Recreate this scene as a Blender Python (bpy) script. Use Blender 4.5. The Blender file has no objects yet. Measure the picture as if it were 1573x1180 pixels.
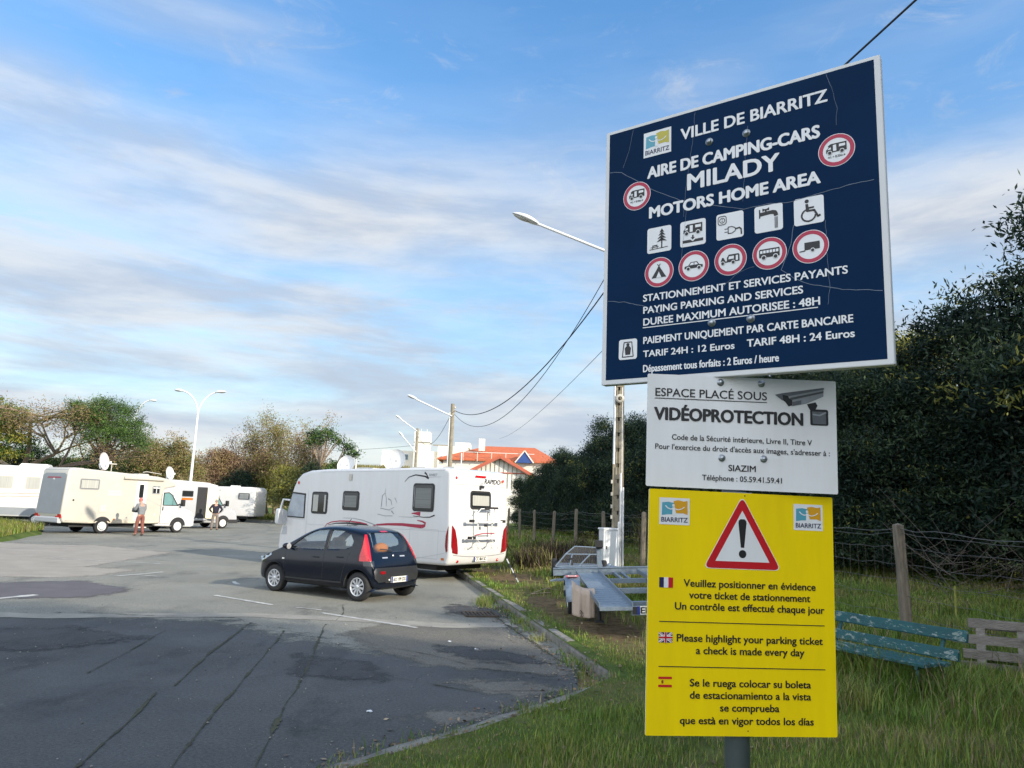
import bpy, bmesh, math, random
import numpy as np
from mathutils import Vector, Matrix, noise as mnoise
from mathutils.bvhtree import BVHTree
from mathutils.geometry import tessellate_polygon, delaunay_2d_cdt
R = math.radians
PI = math.pi
scene = bpy.context.scene
COL = scene.collection

# ------------------------------------------------------------------ camera
cd = bpy.data.cameras.new("camera")
cd.sensor_fit = 'HORIZONTAL'; cd.sensor_width = 36.0; cd.lens = 26.0
cd.clip_start = 0.05; cd.clip_end = 3000
cam = bpy.data.objects.new("camera", cd); COL.objects.link(cam)
cam.matrix_world = Matrix.Translation((0, 0, 1.9)) @ Matrix.Rotation(R(90 + 9.489), 4, 'X') @ Matrix.Rotation(R(2.1), 4, 'Z')
scene.camera = cam

# ------------------------------------------------------------------ sky, sun, exposure
SUN_EL = 22.0
SUN_AZ = math.atan2(.82, -.57)                       # clockwise from +Y
world = bpy.data.worlds.new("World"); scene.world = world; world.use_nodes = True
CLO = (1.92, 2.20, 2.66); CHI = (2.85, 2.95, 3.08)
def build_sky():
    nt = world.node_tree; N = nt.nodes; L = nt.links
    for n in list(N): N.remove(n)
    out = N.new('ShaderNodeOutputWorld'); bg = N.new('ShaderNodeBackground'); bg.inputs[1].default_value = 0.15
    sky = N.new('ShaderNodeTexSky'); sky.sky_type = 'NISHITA'; sky.sun_disc = False
    sky.sun_elevation = R(SUN_EL); sky.sun_rotation = SUN_AZ
    sky.altitude = 10; sky.air_density = 1.5; sky.dust_density = 0.0; sky.ozone_density = 6.0
    tc = N.new('ShaderNodeTexCoord')
    sep = N.new('ShaderNodeSeparateXYZ'); L.new(tc.outputs['Generated'], sep.inputs[0])
    def math_(op, a, b=None, c=None):
        m = N.new('ShaderNodeMath'); m.operation = op
        for i, v in enumerate((a, b, c)):
            if v is None: continue
            if isinstance(v, (int, float)): m.inputs[i].default_value = v
            else: L.new(v, m.inputs[i])
        return m.outputs[0]
    def layer(scale, loc, rot, scl, detail, rough, lo, hi, dist=0.0):
        """soft noise over the sky's directions, stretched into level bands by scl"""
        mp = N.new('ShaderNodeMapping'); L.new(tc.outputs['Generated'], mp.inputs[0])
        mp.inputs['Location'].default_value = loc; mp.inputs['Rotation'].default_value = (0, R(rot), 0); mp.inputs['Scale'].default_value = scl
        nz = N.new('ShaderNodeTexNoise'); L.new(mp.outputs[0], nz.inputs['Vector'])
        nz.inputs['Scale'].default_value = scale; nz.inputs['Detail'].default_value = detail
        nz.inputs['Roughness'].default_value = rough; nz.inputs['Distortion'].default_value = dist
        mr = N.new('ShaderNodeMapRange'); mr.interpolation_type = 'SMOOTHSTEP'
        L.new(nz.outputs[0], mr.inputs[0]); mr.inputs[1].default_value = lo; mr.inputs[2].default_value = hi
        return mr.outputs[0]
    def smooth(v, lo, hi):
        mr = N.new('ShaderNodeMapRange'); mr.interpolation_type = 'SMOOTHSTEP'; L.new(v, mr.inputs[0]); mr.inputs[1].default_value = lo; mr.inputs[2].default_value = hi; return mr.outputs[0]
    z = sep.outputs[2]
    wav = layer(1.3, (2.0, 0.7, 0.0), 0, (1, 1, 2.2), 3, .5, 0.25, 0.75)
    zw = math_('ADD', z, math_('MULTIPLY', math_('SUBTRACT', wav, .5), .16))             # elevation, made wavy
    mass = math_('MULTIPLY', math_('MULTIPLY', smooth(zw, .27, .37), math_('SUBTRACT', 1.0, smooth(zw, .40, .53))), math_('ADD', .48, math_('MULTIPLY', layer(1.5, (.2, 3.0, 1.1), 14, (1, 1, 3.0), 6, .56, .34, .60), .52)))
    diag = math_('MULTIPLY', layer(2.2, (5.2, 1.0, .3), 34, (.7, .7, 3.6), 4, .5, .47, .76, .3), .45)
    bands = math_('MULTIPLY', layer(2.3, (1.9, 4.0, .6), 2, (1.0, 1.0, 5.6), 9, .60, .38, .60, .25), math_('SUBTRACT', 1.0, smooth(z, .24, .42)))
    wisp = math_('MULTIPLY', layer(7.0, (3.0, 8.7, 2.0), 12, (1, 1, 2.6), 9, .68, .53, .78, .8), .52)
    inv = math_('MULTIPLY', math_('MULTIPLY', math_('SUBTRACT', 1.0, mass), math_('SUBTRACT', 1.0, diag)), math_('MULTIPLY', math_('SUBTRACT', 1.0, math_('MULTIPLY', bands, .88)), math_('SUBTRACT', 1.0, wisp)))
    hz = math_('POWER', math_('SUBTRACT', 1.0, math_('MAXIMUM', z, 0.0)), 2.8)
    cover = math_('SUBTRACT', 1.0, math_('MULTIPLY', inv, math_('SUBTRACT', 1.0, math_('MULTIPLY', hz, 0.96))))
    # cloud colour: bright pinkish white tops, grey lilac bodies
    shade = layer(3.4, (9.1, 3.3, .4), 3, (.9, .9, 4.6), 8, .60, .38, .62, .2)
    cc = N.new('ShaderNodeMix'); cc.data_type = 'RGBA'
    L.new(shade, cc.inputs[0]); cc.inputs[6].default_value = (CLO[0], CLO[1], CLO[2], 1); cc.inputs[7].default_value = (CHI[0], CHI[1], CHI[2], 1)
    hs = N.new('ShaderNodeHueSaturation'); hs.inputs['Saturation'].default_value = 1.14; hs.inputs['Value'].default_value = 0.95; L.new(sky.outputs[0], hs.inputs['Color'])
    # overhead and behind the camera: unseen bright cloud, added to fill the shade
    far = math_('SUBTRACT', 1.0, smooth(sep.outputs[1], -.42, .38)); lit = math_('MULTIPLY', far, math_('ADD', .72, math_('MULTIPLY', layer(1.6, (7.1, 2.3, 5.4), 10, (1, 1, 1.6), 5, .55, .36, .62), .28)))
    bright = N.new('ShaderNodeMix'); bright.data_type = 'RGBA'; L.new(far, bright.inputs[0]); L.new(cc.outputs[2], bright.inputs[6]); bright.inputs[7].default_value = (6.4, 6.8, 7.3, 1)
    cover = math_('MAXIMUM', cover, lit); cc = bright
    mx = N.new('ShaderNodeMix'); mx.data_type = 'RGBA'
    L.new(cover, mx.inputs[0]); L.new(hs.outputs[0], mx.inputs[6]); L.new(cc.outputs[2], mx.inputs[7])
    L.new(mx.outputs[2], bg.inputs[0]); L.new(bg.outputs[0], out.inputs[0])
build_sky()
sl = bpy.data.lights.new("sun", 'SUN'); sl.energy = 3.2; sl.angle = R(0.5); sl.color = (1.0, 0.90, 0.74)
sun = bpy.data.objects.new("sun", sl); COL.objects.link(sun)
sdir = Vector((math.sin(SUN_AZ) * math.cos(R(SUN_EL)), math.cos(SUN_AZ) * math.cos(R(SUN_EL)), math.sin(R(SUN_EL))))
sun.rotation_euler = sdir.to_track_quat('Z', 'Y').to_euler(); sun.location = (0, 0, 30)
vs = scene.view_settings
vs.view_transform = 'Standard'; vs.look = 'None'; vs.exposure = 0.9; vs.gamma = 1.0; vs.use_curve_mapping = False
scene.cycles.max_bounces = 8; scene.cycles.transparent_max_bounces = 12
scene.cycles.use_denoising = True

# ------------------------------------------------------------------ materials
def new_mat(name):
    m = bpy.data.materials.new(name); m.use_nodes = True
    return m, m.node_tree.nodes, m.node_tree.links, m.node_tree.nodes['Principled BSDF']
def mat(name, col, rough=0.5, metal=0.0, var=0.0, scale=6.0, bump=0.0, bscale=40.0, spec=0.5, coat=0.0, col2=None, detail=5.0, island=0.0, trans=0.0, stretch=(1, 1, 1)):
    """A procedural surface: base colour broken up by noise (towards col2 or darker), optional bump."""
    m, N, L, b = new_mat(name)
    b.inputs['Roughness'].default_value = rough; b.inputs['Metallic'].default_value = metal
    b.inputs['Specular IOR Level'].default_value = spec; b.inputs['Coat Weight'].default_value = coat
    b.inputs['Base Color'].default_value = (*col, 1)
    tc = N.new('ShaderNodeTexCoord'); mp = N.new('ShaderNodeMapping'); mp.inputs['Scale'].default_value = stretch
    L.new(tc.outputs['Object'], mp.inputs[0])
    src = None
    if var > 0 or col2:
        nz = N.new('ShaderNodeTexNoise'); L.new(mp.outputs[0], nz.inputs['Vector'])
        nz.inputs['Scale'].default_value = scale; nz.inputs['Detail'].default_value = detail; nz.inputs['Roughness'].default_value = 0.62
        mr = N.new('ShaderNodeMapRange'); L.new(nz.outputs[0], mr.inputs[0]); mr.inputs[1].default_value = 0.3; mr.inputs[2].default_value = 0.7
        mx = N.new('ShaderNodeMix'); mx.data_type = 'RGBA'; L.new(mr.outputs[0], mx.inputs[0])
        c2 = col2 if col2 else tuple(c * (1 - var) for c in col)
        mx.inputs[6].default_value = (*c2, 1); mx.inputs[7].default_value = (*col, 1)
        src = mx.outputs[2]
    if island > 0:
        g = N.new('ShaderNodeNewGeometry'); h = N.new('ShaderNodeHueSaturation')
        mr = N.new('ShaderNodeMapRange'); L.new(g.outputs['Random Per Island'], mr.inputs[0])
        mr.inputs[3].default_value = 1 - island; mr.inputs[4].default_value = 1 + island
        L.new(mr.outputs[0], h.inputs['Value'])
        if src: L.new(src, h.inputs['Color'])
        else: h.inputs['Color'].default_value = (*col, 1)
        src = h.outputs[0]
    if src: L.new(src, b.inputs['Base Color'])
    if bump > 0:
        nb = N.new('ShaderNodeTexNoise'); L.new(mp.outputs[0], nb.inputs['Vector']); nb.inputs['Scale'].default_value = bscale; nb.inputs['Detail'].default_value = 4
        bp = N.new('ShaderNodeBump'); bp.inputs['Strength'].default_value = bump; bp.inputs['Distance'].default_value = 0.02
        L.new(nb.outputs[0], bp.inputs['Height']); L.new(bp.outputs[0], b.inputs['Normal'])
    if trans > 0:                                     # thin leaf: part of the light passes through
        tr = N.new('ShaderNodeBsdfTranslucent'); ms = N.new('ShaderNodeMixShader'); ms.inputs[0].default_value = trans
        if src: L.new(src, tr.inputs['Color'])
        else: tr.inputs['Color'].default_value = (*col, 1)
        o = N['Material Output']; L.new(b.outputs[0], ms.inputs[1]); L.new(tr.outputs[0], ms.inputs[2]); L.new(ms.outputs[0], o.inputs[0])
    return m
def glass_mat(name, tint=(0.35, 0.42, 0.45), base=0.02, rough=0.02):
    m, N, L, b = new_mat(name)
    N.remove(b); o = N['Material Output']
    t = N.new('ShaderNodeBsdfTransparent'); t.inputs[0].default_value = (*tint, 1)
    g = N.new('ShaderNodeBsdfGlossy'); g.inputs['Roughness'].default_value = rough; g.inputs['Color'].default_value = (0.95, 0.98, 1, 1)
    f = N.new('ShaderNodeLayerWeight'); f.inputs[0].default_value = 0.5       # facing: the same from both sides of the pane
    p = N.new('ShaderNodeMath'); p.operation = 'POWER'; L.new(f.outputs['Facing'], p.inputs[0]); p.inputs[1].default_value = 4.0
    q = N.new('ShaderNodeMath'); q.operation = 'MULTIPLY_ADD'; L.new(p.outputs[0], q.inputs[0]); q.inputs[1].default_value = 0.8; q.inputs[2].default_value = 0.09
    ms = N.new('ShaderNodeMixShader'); L.new(q.outputs[0], ms.inputs[0]); L.new(t.outputs[0], ms.inputs[1]); L.new(g.outputs[0], ms.inputs[2])
    L.new(ms.outputs[0], o.inputs[0])
    return m

M = {}
M['white_paint'] = mat('white_paint', (0.62, 0.62, 0.62), 0.32, col2=(0.585, 0.585, 0.575), scale=2.0, coat=0.2, detail=7, stretch=(2.5, 2.5, .45))
M['cream_paint'] = mat('cream_paint', (0.49, 0.468, 0.41), 0.38, col2=(0.45, 0.425, 0.365), scale=1.3)
M['grey_panel'] = mat('grey_panel', (0.25, 0.27, 0.29), 0.45, var=0.10, scale=2)
M['silver_grey'] = mat('silver_grey', (0.42, 0.43, 0.45), 0.4, var=0.06, scale=2)
M['black_plastic'] = mat('black_plastic', (0.018, 0.018, 0.02), 0.55, var=0.25, scale=9)
M['rubber'] = mat('rubber', (0.022, 0.022, 0.023), 0.85, var=0.3, scale=14, bump=0.3, bscale=90)
M['dark_inside'] = mat('dark_inside', (0.025, 0.026, 0.028), 0.8, var=0.2, scale=8)
M['alloy'] = mat('alloy', (0.62, 0.63, 0.65), 0.3, 0.6, var=0.08, scale=20)
M['steel_trim'] = mat('steel_trim', (0.72, 0.72, 0.70), 0.45, var=0.12, scale=12)
M['galvanised'] = mat('galvanised', (0.25, 0.31, 0.37), 0.45, 0.5, col2=(0.17, 0.21, 0.26), scale=22, bump=0.05, bscale=60)
M['red_lens'] = mat('red_lens', (0.55, 0.012, 0.02), 0.12, var=0.35, scale=30, coat=0.6)
M['dark_red_lens'] = mat('dark_red_lens', (0.28, 0.008, 0.012), 0.14, var=0.4, scale=34, coat=0.6)
M['orange_lens'] = mat('orange_lens', (0.60, 0.16, 0.02), 0.2, var=0.2, scale=20)
M['dark_window'] = mat('dark_window', (0.022, 0.026, 0.028), 0.08, var=0.3, scale=3)
M['blind'] = mat('blind', (0.20, 0.21, 0.20), 0.25, col2=(0.10, 0.11, 0.11), scale=1.0, stretch=(0.3, 0.3, 60))
M['light_blind'] = mat('light_blind', (0.46, 0.46, 0.42), 0.3, col2=(0.32, 0.32, 0.30), scale=2.0, stretch=(22, 22, 0.3))
M['thermal_screen'] = mat('thermal_screen', (0.40, 0.44, 0.48), 0.35, 0.3, col2=(0.29, 0.33, 0.38), scale=3, bump=0.5, bscale=6)
M['white_plate'] = mat('white_plate', (0.72, 0.72, 0.66), 0.4, var=0.05, scale=8)
M['blue_band'] = mat('blue_band', (0.01, 0.03, 0.20), 0.4, var=0.1, scale=8)
M['black_ink'] = mat('black_ink', (0.012, 0.012, 0.014), 0.5, var=0.1, scale=30)
M['grey_ink'] = mat('grey_ink', (0.25, 0.26, 0.28), 0.5, var=0.1, scale=30)
M['red_ink'] = mat('red_ink', (0.34, 0.012, 0.045), 0.4, var=0.15, scale=6)
M['concrete'] = mat('concrete', (0.30, 0.28, 0.24), 0.9, col2=(0.19, 0.18, 0.155), scale=7, bump=0.4, bscale=50)
M['pole_concrete'] = mat('pole_concrete', (0.30, 0.26, 0.19), 0.9, col2=(0.20, 0.175, 0.13), scale=5, bump=0.3, bscale=40)
M['kerb_stone'] = mat('kerb_stone', (0.30, 0.28, 0.25), 0.92, col2=(0.10, 0.10, 0.08), scale=5, detail=9, bump=0.8, bscale=45)
M['lamp_grey'] = mat('lamp_grey', (0.74, 0.75, 0.75), 0.4, var=0.08, scale=6)
M['diffuser'] = mat('diffuser', (0.55, 0.55, 0.50), 0.25, var=0.3, scale=25)
M['pvc'] = mat('pvc', (0.68, 0.70, 0.72), 0.4, var=0.1, scale=5)
M['cable_black'] = mat('cable_black', (0.02, 0.02, 0.025), 0.6, var=0.1, scale=5)
M['skin'] = mat('skin', (0.52, 0.28, 0.20), 0.55, var=0.15, scale=12)
M['bark'] = mat('bark', (0.17, 0.12, 0.085), 0.95, col2=(0.08, 0.06, 0.045), scale=9, bump=0.9, bscale=30)
M['pale_bark'] = mat('pale_bark', (0.34, 0.27, 0.20), 0.95, col2=(0.20, 0.15, 0.11), scale=7, bump=0.7, bscale=25)
M['old_wood'] = mat('old_wood', (0.24, 0.20, 0.15), 0.95, col2=(0.10, 0.085, 0.065), scale=6, bump=0.7, bscale=30, stretch=(4, 4, 0.5))
M['wire'] = mat('wire', (0.22, 0.20, 0.18), 0.5, 0.6, var=0.4, scale=20)

# ------------------------------------------------------------------ mesh helpers
class MB:
    """Collects shapes and links them as ONE mesh object."""
    def __init__(self): self.v = []; self.f = []; self.m = []; self.s = []
    def add(self, vs_, fs, m=0, smooth=False):
        o = len(self.v); self.v.extend([tuple(p) for p in vs_])
        for f in fs: self.f.append(tuple(i + o for i in f)); self.m.append(m); self.s.append(smooth)
        return self
    def box(self, c, s, m=0, rot=None, taper=1.0):
        hx, hy, hz = s[0] / 2, s[1] / 2, s[2] / 2
        P = []
        for z, t in ((-hz, 1), (hz, taper)):
            for x, y in ((-hx, -hy), (hx, -hy), (hx, hy), (-hx, hy)):
                q = Vector((x * t, y * t, z))
                if rot is not None: q = rot @ q
                P.append(q + Vector(c))
        return self.add(P, [(3, 2, 1, 0), (4, 5, 6, 7), (0, 1, 5, 4), (1, 2, 6, 5), (2, 3, 7, 6), (3, 0, 4, 7)], m)
    def bar(self, a, b, w, h, m=0, up=(0, 0, 1)):
        a = Vector(a); b = Vector(b); d = (b - a); l = d.length; d.normalize()
        u = Vector(up); sde = d.cross(u)
        if sde.length < 1e-4: sde = d.cross(Vector((1, 0, 0)))
        sde.normalize(); u = sde.cross(d)
        rot = Matrix((sde, u, d)).transposed()
        return self.box((a + b) / 2, (w, h, l), m, rot)
    def tube(self, path, r, n=8, m=0, cap=True, smooth=True):
        P = [Vector(p) for p in path]; rr = r if isinstance(r, (list, tuple)) else [r] * len(P)
        V = []; F = []; prev = None
        for i, p in enumerate(P):
            d = (P[min(i + 1, len(P) - 1)] - P[max(i - 1, 0)])
            if d.length < 1e-9: d = Vector((0, 0, 1))
            d.normalize()
            if prev is None:
                a = d.cross(Vector((0, 0, 1)))
                if a.length < 0.05: a = d.cross(Vector((1, 0, 0)))
            else:
                a = prev - d * prev.dot(d)
                if a.length < 1e-5: a = d.orthogonal()
            a.normalize(); b = d.cross(a); prev = a
            for k in range(n):
                t = 2 * PI * k / n
                V.append(p + a * (math.cos(t) * rr[i]) + b * (math.sin(t) * rr[i]))
        for i in range(len(P) - 1):
            for k in range(n):
                F.append((i * n + k, i * n + (k + 1) % n, (i + 1) * n + (k + 1) % n, (i + 1) * n + k))
        self.add(V, F, m, smooth)
        if cap:
            o = len(P) - 1
            self.add([V[k] for k in range(n)], [tuple(range(n - 1, -1, -1))], m)
            self.add([V[o * n + k] for k in range(n)], [tuple(range(n))], m)
        return self
    def lathe(self, prof, O=(0, 0, 0), A=(0, 0, 1), n=24, m=0, smooth=True):
        A = Vector(A).normalized(); X = A.orthogonal().normalized(); Y = A.cross(X); O = Vector(O)
        V = []; F = []
        for (r, z) in prof:
            for k in range(n):
                t = 2 * PI * k / n
                V.append(O + A * z + X * (r * math.cos(t)) + Y * (r * math.sin(t)))
        for i in range(len(prof) - 1):
            for k in range(n):
                F.append((i * n + k, i * n + (k + 1) % n, (i + 1) * n + (k + 1) % n, (i + 1) * n + k))
        return self.add(V, F, m, smooth)
    def flat(self, poly, O, U, V, m=0, off=0.0):
        """a flat polygon (2-D points, may be concave) on the frame O, U, V"""
        O = Vector(O); U = Vector(U); V = Vector(V); n = U.cross(V).normalized()
        P = [Vector((p[0], p[1], 0)) for p in poly]
        tris = tessellate_polygon([P])
        self.add([O + U * p[0] + V * p[1] + n * off for p in poly], [tuple(t) for t in tris], m)
        return self
    def prism(self, poly, O, U, V, depth, m=0, mside=None):
        """an extruded polygon: front face on the frame, thickness `depth` along U x V"""
        O = Vector(O); U = Vector(U); V = Vector(V); n = U.cross(V).normalized(); k = len(poly)
        tris = [tuple(t) for t in tessellate_polygon([[Vector((p[0], p[1], 0)) for p in poly]])]
        A = [O + U * p[0] + V * p[1] for p in poly]; B = [a + n * depth for a in A]
        self.add(A, tris, m); self.add(B, tris, m)
        ms = m if mside is None else mside
        self.add(A + B, [(i, (i + 1) % k, (i + 1) % k + k, i + k) for i in range(k)], ms)
        return self
    def grid(self, rows, m=0, smooth=True, close=False):
        h = len(rows); w = len(rows[0]); V = [p for r in rows for p in r]
        F = [(i * w + j, i * w + (j + 1) % w, (i + 1) * w + (j + 1) % w, (i + 1) * w + j) for i in range(h - 1) for j in range(w if close else w - 1)]
        return self.add(V, F, m, smooth)
    def sphere(self, c, r, m=0, n=12, k=8, sc=(1, 1, 1)):
        rows = []
        for i in range(k + 1):
            a = -PI / 2 + PI * i / k
            rows.append([Vector(c) + Vector((r * math.cos(a) * math.cos(2 * PI * j / n) * sc[0], r * math.cos(a) * math.sin(2 * PI * j / n) * sc[1], r * math.sin(a) * sc[2])) for j in range(n)])
        return self.grid(rows, m, True, True)
    def build(self, name, mats, parent=None, fix=True):
        me = bpy.data.meshes.new(name); me.from_pydata(self.v, [], self.f)
        if not isinstance(mats, (list, tuple)): mats = [mats]
        for x in mats: me.materials.append(M[x] if isinstance(x, str) else x)
        me.polygons.foreach_set('material_index', self.m); me.polygons.foreach_set('use_smooth', self.s)
        if fix:
            bm = bmesh.new(); bm.from_mesh(me); bmesh.ops.recalc_face_normals(bm, faces=bm.faces); bm.to_mesh(me); bm.free()
        me.update()
        o = bpy.data.objects.new(name, me); COL.objects.link(o)
        if parent: o.parent = parent
        return o
def rounded(x0, y0, x1, y1, r, n=5):
    P = []
    for cx, cy, a0 in ((x1 - r, y1 - r, 0), (x0 + r, y1 - r, 90), (x0 + r, y0 + r, 180), (x1 - r, y0 + r, 270)):
        for k in range(n + 1):
            a = R(a0 + 90 * k / n); P.append((cx + r * math.cos(a), cy + r * math.sin(a)))
    return P
def circle(cx, cy, r, n=32): return [(cx + r * math.cos(2 * PI * k / n), cy + r * math.sin(2 * PI * k / n)) for k in range(n)]
def mesh_obj(name, me, parent=None):
    o = bpy.data.objects.new(name, me); COL.objects.link(o)
    if parent: o.parent = parent
    return o
def thing(name, label, cat, loc=(0, 0, 0), rz=0.0, group=None):
    o = bpy.data.objects.new(name, None); o.empty_display_size = 0.2; COL.objects.link(o)
    o.location = loc; o.rotation_euler = (0, 0, rz)
    return tag(o, label, cat, group)
def tag(o, label=None, cat=None, group=None, kind=None):
    if label: o['label'] = label
    if cat: o['category'] = cat
    if group: o['group'] = group
    if kind: o['kind'] = kind
    return o
def copy_tree(o, parent=None):
    c = o.copy(); COL.objects.link(c)
    if parent: c.parent = parent
    for ch in list(o.children): copy_tree(ch, c)
    return c
def evaluated(o):
    dg = bpy.context.evaluated_depsgraph_get(); dg.update()
    return bpy.data.meshes.new_from_object(o.evaluated_get(dg), depsgraph=dg)
TEXT_CACHE = {}
def text_geo(s):
    """vertices and faces of a line of lettering, with its bounds of cap height and width"""
    if s in TEXT_CACHE: return TEXT_CACHE[s]
    cu = bpy.data.curves.new('lettering', 'FONT'); cu.body = s; cu.resolution_u = 4
    o = bpy.data.objects.new('lettering', cu); COL.objects.link(o)
    me = evaluated(o)
    V = [(v.co.x, v.co.y) for v in me.vertices]; F = [tuple(p.vertices) for p in me.polygons]
    bpy.data.objects.remove(o); bpy.data.curves.remove(cu); bpy.data.meshes.remove(me)
    TEXT_CACHE[s] = (V, F)
    return V, F
CAPH = max(v[1] for v in text_geo('H')[0])
def put_text(mb, s, x0, y0, x1, y1, fr, m=0, bold=0, off=0.0):
    """lettering fitted to the rectangle x0..x1 (left to right), y0 (cap top) .. y1 (baseline) of the frame fr = (O, U, V down)"""
    V, F = text_geo(s); xa = min(v[0] for v in V); xb = max(v[0] for v in V)
    sx = (x1 - x0) / (xb - xa); sy = (y1 - y0) / CAPH
    O, U, D = fr; n = D.cross(U).normalized()
    shifts = [(0, 0)]
    if bold:
        d = 0.017 * bold * sy; shifts = [(dx * d, dy * d * .7) for dx, dy in ((-1, 0), (1, 0), (0, 1), (0, -1), (-.7, .7), (.7, .7), (-.7, -.7), (.7, -.7))]
    for k, (dx, dy) in enumerate(shifts):
        mb.add([O + U * (x0 + (v[0] - xa) * sx + dx) + D * (y1 - v[1] * sy + dy) + n * (off + k * 0.00003) for v in V], F, m)
def inside(p, poly):
    c = False; j = len(poly) - 1
    for i in range(len(poly)):
        a, b = poly[i], poly[j]
        if (a[1] > p[1]) != (b[1] > p[1]) and p[0] < (b[0] - a[0]) * (p[1] - a[1]) / (b[1] - a[1]) + a[0]: c = not c
        j = i
    return c
def drape(mb, bvh, poly, O, U, V, off=0.004, step=0.08, m=0, smooth=True, thick=0.0):
    """lays a 2-D polygon of the frame O, U, V on to a body along -(U x V)"""
    O = Vector(O); U = Vector(U).normalized(); V = Vector(V).normalized(); n = U.cross(V).normalized()
    B = []
    for i in range(len(poly)):
        a, b = poly[i], poly[(i + 1) % len(poly)]; k = max(1, int(math.hypot(b[0] - a[0], b[1] - a[1]) / step))
        for j in range(k): B.append((a[0] + (b[0] - a[0]) * j / k, a[1] + (b[1] - a[1]) * j / k))
    pts = [Vector(p) for p in B]; ne = len(B)
    x0 = min(p[0] for p in B); x1 = max(p[0] for p in B); y0 = min(p[1] for p in B); y1 = max(p[1] for p in B)
    x = x0 + step
    while x < x1:
        y = y0 + step
        while y < y1:
            if inside((x, y), poly): pts.append(Vector((x, y)))
            y += step
        x += step
    vo, _e, fo, *_ = delaunay_2d_cdt(pts, [(i, (i + 1) % ne) for i in range(ne)], [], 1, 1e-5)
    keep = [f for f in fo if inside(tuple(sum((vo[i] for i in f), Vector((0, 0))) / len(f)), poly)]
    P = []; last = None
    for p in vo:
        o = O + U * p[0] + V * p[1] + n * 12
        h, nn, _i, _d = bvh.ray_cast(o, -n)
        if h is None: h = O + U * p[0] + V * p[1] if last is None else O + U * p[0] + V * p[1] + n * (last - O).dot(n)
        last = h; P.append(h + n * off)
    mb.add(P, keep, m, smooth)
    return mb
def bvh_of(me): 
    return BVHTree.FromPolygons([v.co.copy() for v in me.vertices], [tuple(p.vertices) for p in me.polygons])
# ------------------------------------------------------------------ setting: terrain, car park, verge, kerbs
KERB = [(-11.0, -6.0), (-3.0, 3.35), (-0.65, 6.23), (1.26, 8.57), (0.35, 13.0), (-0.91, 19.22), (-4.2, 35.4), (-7.2, 50.0), (-13.5, 80.0)]
def xk(y):
    for (xa, ya), (xb, yb) in zip(KERB, KERB[1:]):
        if y <= yb or (xb, yb) == KERB[-1]: return xa + (xb - xa) * (y - ya) / (yb - ya)
def sst(a, b, x):
    t = min(1, max(0, (x - a) / (b - a))); return t * t * (3 - 2 * t)
def gz(x, y):
    """height of the grass verge"""
    d = x - xk(y); e = 0.035 + 0.085 * sst(7.8, 8.6, y)
    z = e + 0.038 * min(max(d, 0), 7) + 0.015 * max(0, min(d - 7, 30))
    return z + 0.035 * mnoise.noise((x * 0.7, y * 0.7, 0)) * min(1, d / 1.2)
def dirt(x, y):
    """0 grass .. 1 bare trodden earth"""
    d = x - xk(y); n = mnoise.noise((x * 0.9, y * 0.55, 3)) + 0.5 * mnoise.noise((x * 3.1, y * 2.6, 9))
    path = sst(0.15, 0.6, d) * (1 - sst(1.2, 2.3, d)) * sst(8.3, 9.6, y) * (1 - sst(21, 26, y))
    near = (1 - sst(7.6, 8.8, y)) * 0.30
    return min(1, max(0, path * .92 + near + 0.55 * n - 0.08))
def hill(x, y):
    return 7.4 * sst(86, 124, y + 6 * mnoise.noise((x * .03, y * .03, 5))) * (1 - 0.75 * sst(15, 70, x)) + 0.5 * mnoise.noise((x * .06, y * .06, 2)) * sst(80, 100, y)

def ground_material():
    m, N, L, b = new_mat('meadow'); b.inputs['Roughness'].default_value = 0.95; b.inputs['Specular IOR Level'].default_value = 0.1
    tc = N.new('ShaderNodeTexCoord')
    def nz(s, d): 
        n = N.new('ShaderNodeTexNoise'); L.new(tc.outputs['Object'], n.inputs['Vector']); n.inputs['Scale'].default_value = s; n.inputs['Detail'].default_value = d; n.inputs['Roughness'].default_value = .65; return n.outputs[0]
    def ramp(f, stops):
        r = N.new('ShaderNodeValToRGB'); L.new(f, r.inputs[0]); e = r.color_ramp.elements
        while len(e) < len(stops): e.new(0.5)
        for k, (p, c) in enumerate(stops): e[k].position = p; e[k].color = (*c, 1)
        return r.outputs[0]
    g = ramp(nz(1.1, 8), [(0.30, (0.040, 0.070, 0.016)), (0.52, (0.080, 0.120, 0.028)), (0.72, (0.150, 0.155, 0.055))])
    d = ramp(nz(6.0, 9), [(0.30, (0.055, 0.038, 0.022)), (0.50, (0.135, 0.093, 0.052)), (0.75, (0.21, 0.16, 0.095))])
    at = N.new('ShaderNodeAttribute'); at.attribute_name = 'dirt'
    k = N.new('ShaderNodeMath'); k.operation = 'MULTIPLY_ADD'; L.new(nz(14, 4), k.inputs[0]); k.inputs[1].default_value = 0.9; k.inputs[2].default_value = -0.45
    s = N.new('ShaderNodeMath'); s.operation = 'ADD'; s.use_clamp = True; L.new(at.outputs['Fac'], s.inputs[0]); L.new(k.outputs[0], s.inputs[1])
    mx = N.new('ShaderNodeMix'); mx.data_type = 'RGBA'; L.new(s.outputs[0], mx.inputs[0]); L.new(g, mx.inputs[6]); L.new(d, mx.inputs[7])
    L.new(mx.outputs[2], b.inputs['Base Color'])
    bp = N.new('ShaderNodeBump'); bp.inputs['Strength'].default_value = 0.8; bp.inputs['Distance'].default_value = 0.04; L.new(nz(28, 6), bp.inputs['Height']); L.new(bp.outputs[0], b.inputs['Normal'])
    return m
M['meadow'] = ground_material()
M['dry_grass'] = mat('dry_grass', (0.36, 0.27, 0.12), 0.95, col2=(0.17, 0.15, 0.06), scale=0.35, bump=0.5, bscale=6)

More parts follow.
